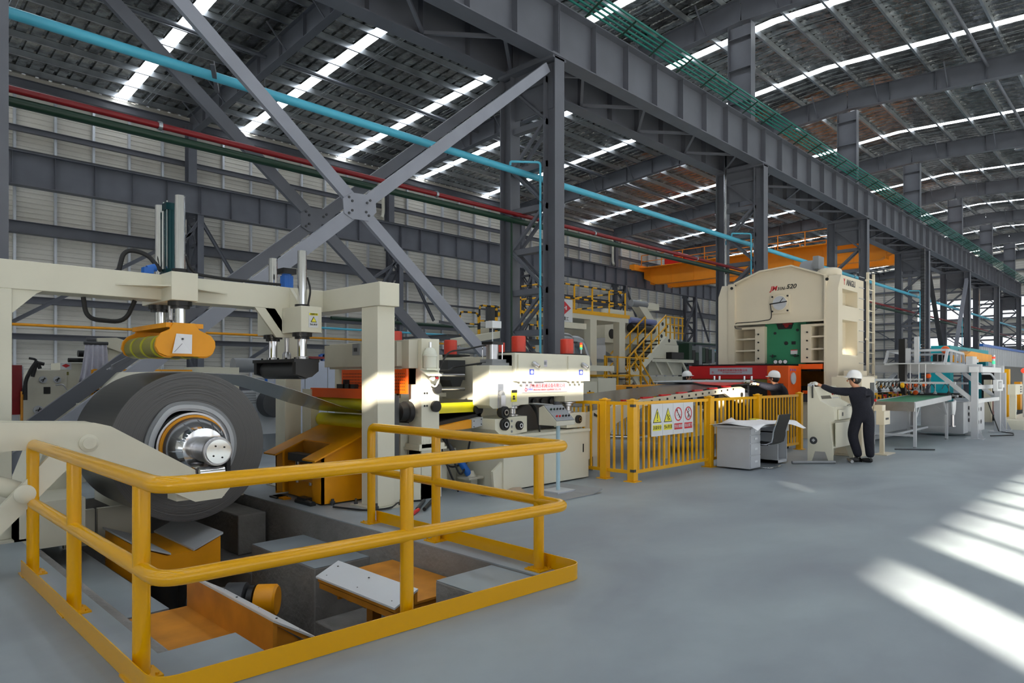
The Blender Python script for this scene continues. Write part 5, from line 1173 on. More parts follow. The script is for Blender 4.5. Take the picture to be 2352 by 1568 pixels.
m = M(); m.cyl((cx0, 4.845, .845), (cx1, 4.845, .845), .01, 8); m.cyl((cx0, 5.0, .42), (cx1, 5.0, .42), .01, 8); m.obj('cross_tube', 'chrome', t)
m = M(); m.tube(bend([(cx0, 5.3, .42), (cx0, 5.5, .42), (cx0, 5.5, .02), (cx0, 4.98, .02), (cx1, 4.98, .02), (cx1, 5.5, .02), (cx1, 5.5, .42), (cx1, 5.3, .42)], .06), .013, 8); m.obj('base_tube', 'chrome', t)

# ------------------------------------------------------------------ operator console and cabinets
t = thing('operator_console', 'cream sloping operator console the standing worker leans over', 'control console', (13.7, 4.8, 0))
sp_ = [(4.96, .26), (4.96, 1.42), (4.84, 1.42), (4.73, 1.15), (4.48, 1.02), (4.48, .78), (4.56, .76), (4.50, .26)]
for x in (13.10, 14.22): m = M(); m.prism(sp_, 'x', x - .015, x + .015); m.obj('side_panel', 'cream', t)
for x in (13.085, 14.205):
    m = M(); m.prism([(4.96, .26), (4.96, .0), (4.89, .0), (4.83, .2), (4.64, .2), (4.57, .0), (4.50, .0), (4.50, .26)], 'x', x, x + .03); m.obj('foot', 'cream', t)
m = M(); m.prism([(4.95, .26), (4.95, 1.41), (4.84, 1.41), (4.75, 1.16), (4.5, 1.03), (4.49, .8), (4.57, .76), (4.53, .26)], 'x', 13.12, 14.2); m.obj('body', 'cream', t, bevel=.006)
m = M(); m.prism([(4.855, 1.36), (4.765, 1.175), (4.75, 1.18), (4.84, 1.367)], 'x', 13.25, 13.75); m.obj('screen', 'glass', t)
m = M(); m.prism([(4.855, 1.36), (4.765, 1.175), (4.755, 1.18), (4.845, 1.365)], 'x', 13.8, 14.15); q = m.obj('button_panel', 'lgrey', t)
for i in range(3): m = M(); m.lathe((13.87 + i * .1, 4.79, 1.26), (0, -.9, .43), [(.018, 0), (.018, .03)], 10); m.obj('push_button', ['red', 'dgreen', 'black'][i], q)
m = M(); m.box(13.15, 14.18, 4.47, 4.70, 1.025, 1.04); m.obj('shelf', 'cream', t)
m = M(); m.box(13.3, 13.7, 4.47, 4.485, .80, .98); d = m.obj('drawer', 'cream', t); m = M(); m.box(13.48, 13.52, 4.46, 4.47, .86, .93); m.obj('handle', 'dgrey', d)
m = M(); m.box(13.2, 14.1, 4.485, 4.5, .3, .74); m.obj('door', 'cream', t)
m = M(); m.cyl((13.085, 4.85, .40), (13.08, 4.85, .40), .07, 24); q = m.obj('round_badge', 'dgrey', t); text('◆', .07, (13.078, 4.85, .40), FACE_W, 'lgrey', q)
t = thing('hand_control', 'black hand switch hanging on its cord over the console end', 'switch', (13.08, 4.9, 1.42))
m = M(); m.box(13.04, 13.16, 4.86, 4.94, 1.42, 1.47); m.obj('body', 'lgrey', t)
m = M(); m.tube([(13.06, 4.86, 1.45), (13.055, 4.86, 1.3), (13.06, 4.86, 1.2)], .014, 8); m.obj('cord', 'rubber', t)
t = thing('electrical_cabinet', 'tall cream electrical cabinet with a dark window behind the standing worker', 'cabinet', (14.9, 4.8, 0))
m = M(); m.box(14.45, 15.25, 4.42, 5.0, .05, 1.60); m.box(14.47, 15.23, 4.44, 4.98, 0, .05); m.obj('body', 'beige', t, bevel=.006)
m = M(); m.box(14.95, 15.2, 4.41, 4.42, 1.2, 1.48); m.obj('window', 'glass', t)
m = M(); m.box(14.5, 15.2, 4.412, 4.42, .1, 1.15); d = m.obj('door', 'beige', t)
m = M(); m.box(15.05, 15.12, 4.39, 4.41, 1.05, 1.15); m.obj('switch_plate', 'dgrey', t); m = M(); m.lathe((15.12, 4.40, 1.12), (0, -1, 0), [(.03, 0), (.03, .05)], 14); m.obj('stop_button', 'red', t)
m = M(); m.prism([(15.08, .75), (15.14, .75), (15.11, .80)], 'y', 4.408, 4.412); m.box(15.08, 15.14, 4.408, 4.412, .6, .72); m.obj('sticker', 'signyel', d)
m = M(); m.ring((15.0, 4.7, 1.64), (0, 1, 0), .02, .04, -.01, .01, 16); m.obj('lifting_eye', 'lgrey', t)
t = thing('relay_cabinet', 'lower cream cabinet with a duct box on top at the press foot', 'cabinet', (18.2, 5.7, 0))
m = M(); m.box(17.5, 19.2, 5.5, 5.93, 0, 1.63); m.obj('body', 'beige', t, bevel=.006)
m = M(); m.box(17.9, 18.7, 5.6, 5.9, 1.63, 1.75); m.obj('duct_box', 'beige', t)
t = thing('post_box', 'small cream terminal box on a post beside the tall cabinet', 'control box', (15.3, 4.25, 0))
m = M(); m.box(15.1, 15.5, 4.2, 4.35, .62, .90); b_ = m.obj('box', 'beige', t, bevel=.004); m = M(); m.box(15.2, 15.4, 4.195, 4.2, .72, .76); m.obj('label_plate', 'ink', b_)
m = M(); m.box(15.12, 15.34, 4.24, 4.4, .9, 1.02); m.obj('upper_box', 'beige', t)
m = M(); m.box(15.25, 15.33, 4.25, 4.33, .02, .62); m.obj('post', 'beige', t); m = M(); m.box(15.1, 15.7, 4.15, 4.4, 0, .02); m.obj('foot_plate', 'beige', t)
for p, q, c, l in (((12.45, 5.0, .03), (13.05, 4.45, .03), 'mgrey', 'dark grey steel tube on the floor left of the console'), ((13.35, 4.25, .03), (13.75, 4.45, .03), 'ssteel', 'shiny steel tube on the floor by the standing worker shoes'), ((16.4, 4.35, .02), (16.9, 3.7, .02), 'dgrey', 'dark flat bar on the floor in front of the conveyor table')):
    m = M(); m.cyl(p, q, .028 if c != 'dgrey' else .015, 12); m.obj('steel_tube', c, None, at=p, label=l, category='tube')

# ------------------------------------------------------------------ people
FW = V((math.cos(YAW), math.sin(YAW), 0)); RT = V((math.sin(YAW), -math.cos(YAW), 0))
def skin(chains, nm, mt_, parent, sub=2):
    """chains: lists of (key, pos, radius) linked in order; equal keys are one vertex"""
    idx = {}; vs = []; rs = []; es = []
    for ch in chains:
        last = None
        for k, *rest in ch:
            if k not in idx: idx[k] = len(vs); vs.append(V(rest[0])); rs.append(rest[1])
            if last is not None: es.append((last, idx[k]))
            last = idx[k]
    base = WL[parent.name]; me = bpy.data.meshes.new(nm); me.from_pydata([tuple(v - base) for v in vs], es, [])
    o = bpy.data.objects.new(nm, me); COL.objects.link(o)
    s = o.modifiers.new('skin', 'SKIN'); s.use_smooth_shade = True
    for i, r in enumerate(rs):
        r2 = r if isinstance(r, tuple) else (r, r); me.skin_vertices[0].data[i].radius = r2; me.skin_vertices[0].data[i].use_root = (i == 0)
    sb = o.modifiers.new('sub', 'SUBSURF'); sb.levels = sub; sb.render_levels = sub
    dg = bpy.context.evaluated_depsgraph_get(); dg.update(); me2 = bpy.data.meshes.new_from_object(o.evaluated_get(dg)); me2.name = nm
    o.modifiers.clear(); o.data = me2; me2.materials.clear(); me2.materials.append(MT[mt_])
    for p in me2.polygons: p.use_smooth = True
    o.parent = parent; WL[o.name] = base
    return o
def worker(label, O, J, head_dir, gloves=True, legs=True, fingers=True):
    """J: joints as (u,v,z): u across the view, v away from it, z height; head_dir: world direction of the face"""
    t = thing('person', label, 'person', (O[0], O[1], 0)); O = V((O[0], O[1], 0))
    P = {k: O + RT * a[0] + FW * a[1] + V((0, 0, a[2])) for k, a in J.items()}
    hd = V(head_dir).normalized(); side = V((0, 0, 1)).cross(hd).normalized(); H = P['head']
    ch = [[('pel', P['pelvis'], .10), ('waist', P['waist'], .10), ('chest', P['chest'], .12), ('neck', P['neck'], .052), ('jaw', H - V((0, 0, .07)) + hd * .025, .07), ('skull', H + V((0, 0, .025)) - hd * .012, .094), ('top', H + V((0, 0, .085)) - hd * .015, .062)]]
    for s in 'LR':
        ch.append([('chest', P['chest'], .12), ('sh' + s, P['sh' + s], .05), ('el' + s, P['el' + s], .038), ('wr' + s, P['wr' + s], .028), ('hd' + s, P['wr' + s] + (P['ha' + s] - P['wr' + s]) * .5, .032)])
        if legs: ch.append([('pel', P['pelvis'], .10), ('hi' + s, P['hi' + s], .075), ('kn' + s, P['kn' + s], .05), ('an' + s, P['an' + s], .035)])
    skin(ch, 'body', 'skin', t)
    m = M(); m.sphere(H + hd * .105 - V((0, 0, .02)), .018, 10, 8, (1, 1, 1.3)); m.obj('nose', 'skin', t)
    for s in (-1, 1):
        m = M(); m.sphere(H + side * s * .088 - V((0, 0, .01)), .026, 10, 8, (.6, .6, 1.2)); m.obj('ear', 'skin', t)
        m = M(); m.sphere(H + hd * .085 + side * s * .033 + V((0, 0, .01)), .012, 8, 6); m.obj('eye', 'ink', t)
    m = M(); m.beam(H + hd * .09 - V((0, 0, .062)) - side * .022, H + hd * .09 - V((0, 0, .062)) + side * .022, .008, .006); m.obj('mouth', 'dred', t)
    m = M(); m.sphere(H - hd * .028 + V((0, 0, .01)), .099, 18, 12, (1, 1, 1.05)); hr = m.obj('hair', 'hair', t)
    up = (V((0, 0, 1)) - hd * .12).normalized(); hc = H + V((0, 0, .055)) - hd * .01
    m = M(); x_, y_, z_, _ = frame_of(V((0, 0, 0)), up)
    m.lathe(hc - up * .01, up, [(.134, -.012), (.137, 0), (.133, .03), (.12, .075), (.095, .11), (.055, .135), (.005, .142)], 28)
    hm = m.obj('hard_hat', 'helmet', t)
    m = M(); a = []; fwd = (hd - up * hd.dot(up)).normalized(); sd_ = up.cross(fwd)
    for k in range(13):
        an = -1.15 + 2.3 * k / 12; d_ = fwd * math.cos(an) + sd_ * math.sin(an); a += [hc - up * .012 + d_ * .13, hc - up * (.03) + d_ * (.135 + .05 * max(0, math.cos(an)) ** .5)]
    nn = len(a); vs = a + [q + up * .006 for q in a]; fs = []
    for k in range(12): i = 2 * k; fs += [(i, i + 1, i + 3, i + 2), (nn + i, nn + i + 2, nn + i + 3, nn + i + 1), (i + 1, nn + i + 1, nn + i + 3, i + 3)]
    m.add(vs, fs); m.obj('peak', 'helmet', hm)
    m = M(); m.ring(hc - up * .035, up, .104, .112, 0, .02, 24); m.obj('hat_band', 'dgrey', hm)
    ch = [[('pel', P['pelvis'], .175), ('waist', P['waist'], .165), ('chest', P['chest'], .19), ('col', P['chest'].lerp(P['neck'], .7), .10), ('nk', P['neck'] , .07)]]
    for s in 'LR':
        ch.append([('col', 0, 0), ('sh' + s, P['sh' + s], .095), ('el' + s, P['el' + s], .07), ('fo' + s, P['el' + s].lerp(P['wr' + s], .85), .05)])
        if legs: ch.append([('pel', 0, 0), ('hi' + s, P['hi' + s], .125), ('kn' + s, P['kn' + s], .10), ('an' + s, P['an' + s] + V((0, 0, -.01)), .078)])
    skin(ch, 'coverall', 'navy', t)
    for s in 'LR':
        wr, ha = P['wr' + s], P['ha' + s]; d_ = (ha - wr).normalized(); ux = d_.cross(V((0, 0, 1)));
        ux = ux.normalized() if ux.length > .1 else RT.copy(); dn = d_.cross(ux).normalized()
        if dn.z > 0: dn = -dn
        c = [[('w', wr - d_ * .01, .034), ('p', wr + d_ * .05, .036), ('k', wr + d_ * .085, .034)]]
        for f, (o_, L) in enumerate(((-.03, .065), (-.01, .075), (.01, .07), (.03, .055))):
            b0 = wr + d_ * .085 + ux * o_
            c.append([('k', 0, 0), ('f%da' % f, b0 + d_ * .012, .011), ('f%db' % f, b0 + d_ * (.012 + L * .5) + dn * .014, .0095), ('f%dc' % f, b0 + d_ * (.012 + L * .7) + dn * .045, .0085)])
        c.append([('p', 0, 0), ('ta', wr + d_ * .055 - ux * .045 + dn * .01, .012), ('tb', wr + d_ * .09 - ux * .05 + dn * .035, .010)])
        skin(c, 'glove', 'glove' if gloves else 'skin', t, 1)
        if legs:
            an, to = P['an' + s], P['to' + s]; fd = (to - an); fd.z = 0; fd.normalize()
            he = V((an.x, an.y, 0)) - fd * .05
            skin([[('h', he + V((0, 0, .042)), .042), ('m', he + fd * .12 + V((0, 0, .042)), .044), ('t', he + fd * .22 + V((0, 0, .034)), .036)], [('m', 0, 0), ('a', an + V((0, 0, -.01)), .045)]], 'shoe', 'shoe', t, 1)
    return t
worker('worker in dark coveralls and white hard hat leaning over the cream console, arm outstretched', (13.62, 4.16),
       dict(head=(-.15, .02, 1.545), neck=(-.09, .0, 1.40), chest=(-.04, 0, 1.20), waist=(.0, -.02, 1.02), pelvis=(.0, -.02, .90), shL=(-.20, .06, 1.31), elL=(-.47, .16, 1.335), wrL=(-.70, .27, 1.455), haL=(-.78, .32, 1.49),
            shR=(.12, -.06, 1.29), elR=(.17, .06, 1.05), wrR=(.02, .30, 1.06), haR=(-.06, .36, 1.07),
            hiL=(-.08, .02, .86), knL=(-.14, .10, .50), anL=(-.04, .04, .09), toL=(-.22, .12, .04), hiR=(.09, -.05, .86), knR=(.11, -.02, .48), anR=(.13, -.04, .09), toR=(.02, .12, .04)), -RT * .9 + FW * .35)
worker('worker in dark coveralls and white hard hat reaching to the end of the feed table', (14.95, 6.32),
       dict(head=(-.07, .05, 1.56), neck=(-.01, .02, 1.42), chest=(.06, .0, 1.22), waist=(.10, 0, 1.04), pelvis=(.10, 0, .92), shL=(-.06, .15, 1.36), elL=(-.30, .22, 1.42), wrL=(-.50, .30, 1.49), haL=(-.60, .34, 1.50),
            shR=(-.02, -.14, 1.36), elR=(-.26, -.08, 1.36), wrR=(-.46, .02, 1.44), haR=(-.56, .06, 1.46),
            hiL=(.06, .09, .88), knL=(.04, .12, .48), anL=(.08, .12, .09), toL=(-.1, .14, .04), hiR=(.1, -.09, .88), knR=(.12, -.1, .48), anR=(.16, -.1, .09), toR=(.0, -.08, .04)), -RT * .75 + FW * .65)
worker('worker seen only by white hard hat and face behind the feed table', (16.3, 9.35),
       dict(head=(0, .0, 1.58), neck=(-.02, .0, 1.44), chest=(-.03, .0, 1.24), waist=(-.03, 0, 1.06), pelvis=(-.03, 0, .93), shL=(.02, .17, 1.37), elL=(.20, .12, 1.26), wrL=(.42, .0, 1.45), haL=(.50, -.05, 1.50),
            shR=(.02, -.17, 1.37), elR=(.18, -.22, 1.28), wrR=(.38, -.25, 1.46), haR=(.46, -.28, 1.51),
            hiL=(-.03, .09, .88), knL=(-.03, .1, .48), anL=(-.03, .1, .09), toL=(.15, .1, .04), hiR=(-.03, -.09, .88), knR=(-.03, -.1, .48), anR=(-.03, -.1, .09), toR=(.15, -.1, .04)), RT * .8 - FW * .4)
# ------------------------------------------------------------------ conveyor table and destacking line on the right
t = thing('conveyor_table', 'aluminium conveyor table with a dark green belt and thin square legs', 'conveyor', (18.7, 4.5, 0))
m = M(); m.prism([(16.95, .90), (20.45, 1.0), (20.45, 1.12), (16.95, 1.03)], 'y', 4.1, 4.16); m.obj('side_profile', 'lgrey', t, bevel=.004)
m = M(); m.prism([(16.95, .90), (20.45, 1.0), (20.45, 1.12), (16.95, 1.03)], 'y', 5.05, 5.1); m.obj('side_profile', 'lgrey', t)
m = M(); m.prism([(17.1, 1.0), (20.4, 1.095), (20.4, 1.11), (17.1, 1.015)], 'y', 4.16, 5.05); m.obj('belt', 'green', t)
m = M(); m.box(16.93, 16.99, 4.1, 5.5, .83, 1.04); m.obj('end_plate', 'ssteel', t)
for x, y in ((17.15, 4.14), (17.15, 5.0), (20.1, 4.14), (20.1, 5.0)):
    m = M(); m.box(x - .03, x + .03, y - .03, y + .03, .03, .93); m.obj('leg', 'lgrey', t); m = M(); m.cyl((x, y, 0), (x, y, .03), .035, 10); m.obj('foot', 'mgrey', t)
for p, q in (((17.15, 4.14, .28), (17.15, 5.0, .28)), ((20.1, 4.14, .30), (20.1, 5.0, .30)), ((17.15, 4.57, .28), (20.1, 4.57, .30))):
    m = M(); m.beam(p, q, .05, .05); m.obj('cross_bar', 'lgrey', t)
for p, q in (((17.15, 4.14, .62), (17.5, 4.14, .92)), ((20.1, 4.14, .62), (19.8, 4.14, .97)), ((20.1, 4.14, .62), (20.1, 4.5, .95))):
    m = M(); m.beam(p, q, .03, .03); m.obj('brace', 'lgrey', t)
t = thing('tank_cabinet', 'long pale grey cabinet standing behind the conveyor table', 'cabinet', (20.5, 5.6, 0))
m = M(); m.box(18.2, 22.0, 5.3, 6.2, .12, .95); m.box(18.3, 21.9, 5.4, 6.1, 0, .12); m.obj('body', 'lgrey', t, bevel=.02)
m = M(); m.box(18.2, 22.0, 5.29, 5.3, .14, .16); m.obj('seam', 'mgrey', t)
t = thing('control_cabinet', 'boxy pale grey cabinet with side sockets behind the conveyor legs', 'cabinet', (21.6, 4.3, 0))
m = M(); m.box(21.3, 22.1, 4.0, 5.0, .08, .92); m.obj('body', 'lgrey', t, bevel=.008)
m = M(); m.box(21.29, 21.3, 4.05, 4.95, .13, .88); m.obj('door', 'lgrey', t)
for z in (.75, .58, .42): m = M(); m.lathe((21.9, 4.0, z), (0, -1, 0), [(.05, 0), (.05, .03), (.02, .03)], 16); m.obj('socket', 'dgrey', t)
t = thing('white_cabinet', 'white cabinet with round marks and cables beside the portal post', 'cabinet', (22.4, 3.9, 0))
m = M(); m.box(21.9, 23.2, 3.85, 4.15, .1, .92); m.box(22.0, 23.1, 3.9, 4.1, 0, .1); m.obj('body', 'white', t, bevel=.006)
for x in (22.35, 22.7):
    for z in (.35, .7): m = M(); m.ring((x, 3.85, z), (0, -1, 0), .03, .06, 0, .01, 14); m.obj('port', 'dgrey', t)
t = thing('gantry_portal', 'pale grey gantry portal with corner braces carrying the transfer carriage', 'frame', (21, 4, 0))
for (x, y) in ((20.75, 3.65), (23.9, 3.65), (20.75, 9.3), (23.9, 9.3), (24.8, 3.65)):
    m = M(); m.box(x - .07, x + .07, y - .07, y + .07, .02, 1.72); m.obj('post', 'lgrey', t)
    m = M(); m.box(x - .2, x + .2, y - .2, y + .2, 0, .02); m.prism([(y - .2, .02), (y - .1, .02), (y - .1, .25)], 'x', x - .01, x + .01); m.obj('foot_plate', 'lgrey', t)
for x in (20.75, 23.9):
    m = M(); m.box(x - .1, x + .1, 3.5, 9.4, 1.72, 1.92); m.obj('beam', 'lgrey', t, bevel=.005)
    m = M(); m.beam((x, 3.7, 1.0), (x, 4.5, 1.72), .1, .1); m.obj('corner_brace', 'lgrey', t)
    m = M(); m.beam((x, 6.3, 1.72), (x, 7.0, 1.0), .1, .1); m.obj('corner_brace', 'lgrey', t)
for y in (3.65,):
    m = M(); m.box(20.85, 23.8, y - .06, y + .06, .92, 1.02); m.box(20.85, 24.7, y - .05, y + .05, 1.28, 1.38); m.obj('cross_bar', 'white', t)
m = M(); m.box(20.6, 24.0, 3.55, 3.75, 1.72, 1.86); m.obj('beam', 'white', t)
t = thing('transfer_carriage', 'aluminium framed transfer carriage riding on top of the portal', 'carriage', (21, 4.8, 1.9))
m = M(); P8 = [(20.2, 4.2, 1.94), (22.4, 4.2, 1.94), (22.4, 5.6, 1.94), (20.2, 5.6, 1.94), (20.5, 4.2, 2.3), (22.3, 4.2, 2.24), (22.3, 5.6, 2.24), (20.5, 5.6, 2.3)]
for a, b in ((0, 1), (1, 2), (2, 3), (3, 0), (4, 5), (5, 6), (6, 7), (7, 4), (0, 4), (1, 5), (2, 6), (3, 7)): q = M(); q.beam(P8[a], P8[b], .06, .06); q.obj('frame_profile', 'lgrey', t)
for i in range(1, 4): q = M(); x = 20.4 + i * .5; q.beam((x, 4.2, 1.96), (x, 4.2, 2.26), .05, .05); q.obj('frame_profile', 'lgrey', t)
q = M(); q.box(20.3, 22.3, 4.3, 5.5, 1.96, 2.0); q.obj('deck', 'mgrey', t)
for x in (20.8, 21.3, 21.8): q = M(); q.box(x, x + .12, 4.5, 4.6, 2.0, 2.2); q.obj('motor', 'black', t)
q = M(); q.lathe((22.05, 4.3, 2.12), (0, -1, 0), [(.08, 0), (.1, .02), (.08, .06)], 16); q.obj('reel', 'white', t)
q = M(); q.sphere((22.2, 4.6, 2.36), .11, 14, 10); q.obj('orange_cap', 'redor', t)
t = thing('lift_column', 'black vertical lift column with white guide rods through the portal', 'lift', (20.0, 6.2, 0))
q = M(); q.box(19.95, 20.15, 5.05, 5.2, 1.15, 2.6); q.obj('column', 'black', t)
for y, z in ((5.0, 2.35), (4.8, 2.65)): q = M(); q.box(20.0, 20.12, y - .05, y + .05, 1.95, z); q.obj('slide_box', 'lgrey', t)
for y in (4.95, 4.75, 4.6): q = M(); q.cyl((20.05, y, 1.3), (20.05, y, 1.95), .012, 8); q.obj('guide_rod', 'white', t)
q = M(); q.box(19.8, 20.4, 4.4, 5.4, 1.93, 1.96); q.obj('plate', 'lgrey', t)
t = thing('suction_crossbars', 'two crossbars with rows of suction cups, hoses and orange valves under the portal', 'gripper', (20.4, 5, 1.2))
for x, z in ((19.9, 1.42), (21.3, 1.40)):
    q = M(); q.box(x - .04, x + .04, 3.9, 8.8, z, z + .05); q.obj('crossbar', 'lgrey', t)
for i in range(13):
    y = 4.05 + i * .3
    q = M(); q.cyl((19.9, y, 1.42), (19.9, y, 1.22), .012, 8); q.lathe((19.9, y, 1.16), (0, 0, 1), [(.05, 0), (.03, .03), (.045, .035), (.02, .07)], 12); q.obj('suction_cup', 'mgrey' if i % 3 else 'black', t)
    q = M(); q.tube(bend([(19.9, y, 1.3), (19.9, y + .08, 1.45), (19.9, y + .15, 1.28)], .08), .008, 6); q.obj('air_tube', 'rubber', t)
for y, z in ((5.4, 1.38), (5.2, 1.38), (5.05, 1.3), (4.7, 1.40), (4.9, 1.18), (4.6, 1.62), (5.7, 1.34)):
    q = M(); q.lathe((20.4, y, z), (-1, 0, 0), [(.02, 0), (.06, .02), (.06, .08), (.03, .1)], 12); q.obj('valve', 'orange' if y == 5.7 else 'redor', t)
t = thing('tooling_row', 'row of red yellow green and black tooling blocks on the long grey cabinet', 'tooling', (20, 5.5, .95))
for i in range(24):
    q = M(); x = 18.3 + i * .15; h = .14 + .05 * ((i * 7) % 3); q.prism([(x, .95), (x + .13, .95), (x + .11, .95 + h), (x + .02, .95 + h)], 'y', 5.35, 5.6); q.obj('block', ['red', 'dgreen', 'fyellow', 'black', 'orange', 'black', 'fyellow'][i % 7], t)
t = thing('cup_rail', 'long rail of bellows suction cups and coiled black hoses above the conveyor belt', 'gripper', (20, 5.2, 1.5))
q = M(); q.box(17.9, 22.3, 5.18, 5.24, 1.50, 1.55); q.obj('rail', 'lgrey', t)
q = M(); q.box(20.05, 20.1, 5.15, 5.25, 1.55, 1.95); q.obj('hanger', 'lgrey', t)
for i in range(14):
    x = 18.0 + i * .32
    q = M(); q.cyl((x, 5.21, 1.5), (x, 5.21, 1.32), .015, 8); q.obj('stem', 'galv', t)
    q = M(); q.lathe((x, 5.21, 1.22), (0, 0, 1), [(.075, 0), (.05, .03), (.068, .045), (.04, .07), (.03, .11)], 14); q.obj('suction_cup', ['lgrey', 'black', 'lgrey'][i % 3], t)
    q = M(); q.tube(bend([(x, 5.2, 1.4), (x + .06, 5.12, 1.5), (x + .16, 5.12, 1.42), (x + .2, 5.2, 1.3)], .06), .011, 6); q.obj('air_hose', 'rubber', t)
    if i in (5, 6, 7, 9): q = M(); q.lathe((x + .15, 5.1, 1.38), (0, -1, 0), [(.05, 0), (.07, .02), (.07, .07), (.03, .09)], 12); q.obj('valve', 'redor' if i != 5 else 'fyellow', t)
t = thing('machine_bed', 'low machine bed with yellow black and red pads behind the conveyor belt', 'machine bed', (20.5, 7, 0))
q = M(); q.box(19.8, 23.4, 6.3, 8.8, 0, 1.0); q.obj('bed', 'dgrey', t)
for i in range(16):
    q = M(); y = 6.0 + i * .17; q.box(19.76, 19.9, y, y + .12, 1.0, 1.09); q.obj('pad', ['orange', 'black', 'red', 'dgreen', 'black'][i % 5], t)
for i in range(9):
    q = M(); x = 20.9 + i * .3; q.box(x, x + .2, 4.3, 5.7, 1.0 + (i % 3) * .03, 1.06 + (i % 3) * .03); q.obj('tooling_bar', ['black', 'lgrey', 'black'][i % 3], t)
t = thing('touch_panel', 'white touch panel on a swivel arm at the portal post', 'screen', (22.0, 3.4, 1.2))
q = M(); q.box(21.6, 22.4, 3.30, 3.40, 1.22, 1.52); b_ = q.obj('housing', 'white', t, bevel=.01)
q = M(); q.box(21.72, 22.18, 3.295, 3.30, 1.28, 1.48); q.obj('bezel', 'mgrey', b_); q = M(); q.box(21.78, 22.12, 3.29, 3.295, 1.31, 1.45); q.obj('screen', 'lgrey', b_)
q = M(); q.tube(bend([(22.0, 3.4, 1.5), (22.0, 3.5, 1.68), (21.4, 3.6, 1.68)], .1), .025, 8); q.obj('arm', 'lgrey', t)
t = thing('stack_light', 'small red white and green stack light above the touch panel', 'signal lamp', (23.9, 3.65, 1.9))
for z0, z1, c in ((1.86, 1.96, 'white'), (1.96, 2.05, 'lgreen'), (2.05, 2.11, 'white'), (2.11, 2.17, 'lred'), (2.17, 2.22, 'white')):
    q = M(); q.cyl((23.3, 3.65, z0), (23.3, 3.65, z1), .04, 12); q.obj('lens', c, t)
t = thing('electrode_bag', 'hanging pale blue glove shaped bag on the conveyor end', 'bag', (20.3, 4.1, .8))
q = M(); q.prism([(20.25, .95), (20.45, .97), (20.6, 1.0), (20.55, .75), (20.42, .6), (20.3, .62)], 'y', 4.02, 4.08); q.obj('bag', 'white', t, bevel=.02)
q = M(); q.cyl((20.3, 4.05, .35), (20.3, 4.05, .62), .04, 12); q.lathe((20.3, 4.05, .32), (0, 0, 1), [(.07, 0), (.07, .03)], 12); q.obj('air_cylinder', 'ssteel', t)
q = M(); q.tube([(21.9, 3.5, .02), (22.6, 3.1, .02), (23.3, 3.2, .02), (23.8, 3.6, .02), (23.6, 3.75, .6), (22.9, 3.75, 1.0)], .015, 8); q.obj('floor_cable', 'rubber', None, at=(22, 3.5, 0), label='grey cable curving over the floor to the white cabinet', category='cable')
# beyond the portal
t = thing('cyan_press', 'cyan C frame machine with an orange boom beyond the portal', 'machine', (31, 5.6, 0))
q = M(); q.box(28.2, 35.2, 5.7, 6.3, 2.42, 2.72); q.box(34.6, 35.2, 5.7, 6.3, 0, 2.42); q.box(28.2, 28.7, 5.7, 6.3, 0, 2.42); q.obj('frame', 'cyan', t, kind='stuff')
q = M(); q.box(29.5, 31.0, 5.69, 5.7, 2.52, 2.62); q.obj('dark_lettering_plate', 'tealcyl', t)
q = M(); q.prism([(27.6, 2.1), (32.5, 2.2), (32.5, 2.45), (28.4, 2.5), (27.6, 2.35)], 'y', 5.1, 5.5); q.obj('boom', 'orange', t)
q = M()
for a, b in (((32.5, 2.25), (34, 2.2)), ((32.5, 2.45), (34, 2.45)), ((34, 2.2), (34, 2.45)), ((32.6, 2.44), (33.9, 2.22))): q.beam((a[0], 5.3, a[1]), (b[0], 5.3, b[1]), .08, .06)
q.obj('lattice', 'orange', t, kind='stuff')
q = M(); q.box(27.5, 28.2, 4.9, 5.1, 2.0, 2.3); q.box(28.2, 28.8, 4.95, 5.1, 2.1, 2.22); q.obj('gripper', 'white', t)
t = thing('partition', 'light ribbed metal partition wall with a blue top rail in the distance', 'partition', (70, 9, 0))
q = M(); n = 60
for i in range(n):
    x = 52 + i * .7; q.box(x, x + .62, 8.8, 8.86, 2.0 if x < 57 else .0, 3.55)
q.obj('ribbed_sheet', 'lgrey', t, kind='stuff')
q = M(); q.box(52, 94, 8.7, 8.9, 3.55, 3.72); q.obj('top_rail', 'blue', t)
t = thing('yellow_posts', 'pair of bright yellow machine posts near the right frame edge', 'post', (27, 4, 0))
for x in (26.6, 27.9): q = M(); q.box(x, x + .3, 3.95, 4.1, 0, 1.86); q.obj('post', 'fyellow', t)
t = thing('wall_box', 'small cream switch box on a post near the right edge', 'control box', (26.2, 3.6, 0))
q = M(); q.box(25.9, 27.3, 3.5, 3.7, 1.04, 1.36); q.obj('box', 'cream', t); q = M(); q.box(26.1, 26.25, 3.52, 3.68, .28, 1.04); q.obj('post', 'cream', t)
for i in range(3): q = M(); q.box(26.8, 27.1, 3.49, 3.5, 1.1 + .08 * i, 1.14 + .08 * i); q.obj('switch', 'dgrey', t)
t = thing('beacon', 'red beacon on a slim white pole near the right edge', 'signal lamp', (28.2, 3.6, 0))
q = M(); q.cyl((27.6, 3.5, 0), (27.6, 3.5, 1.72), .04, 8); q.obj('pole', 'white', t); q = M(); q.sphere((27.6, 3.5, 1.8), .09, 12, 8); q.obj('lens', 'lred', t)
t = thing('red_guard_frame', 'dark red machine guard with a rounded window near the right edge', 'machine', (28, 4.5, 0))
q = M(); q.box(27.2, 29.5, 4.4, 4.5, .3, 1.0); q.obj('guard', mat('maroon_paint', srgb(120, 34, 28), .45, 0, .08, 3), t)
q = M(); q.box(28.0, 28.7, 4.38, 4.4, .42, .86); q.obj('window', 'lgrey', t, bevel=.1)
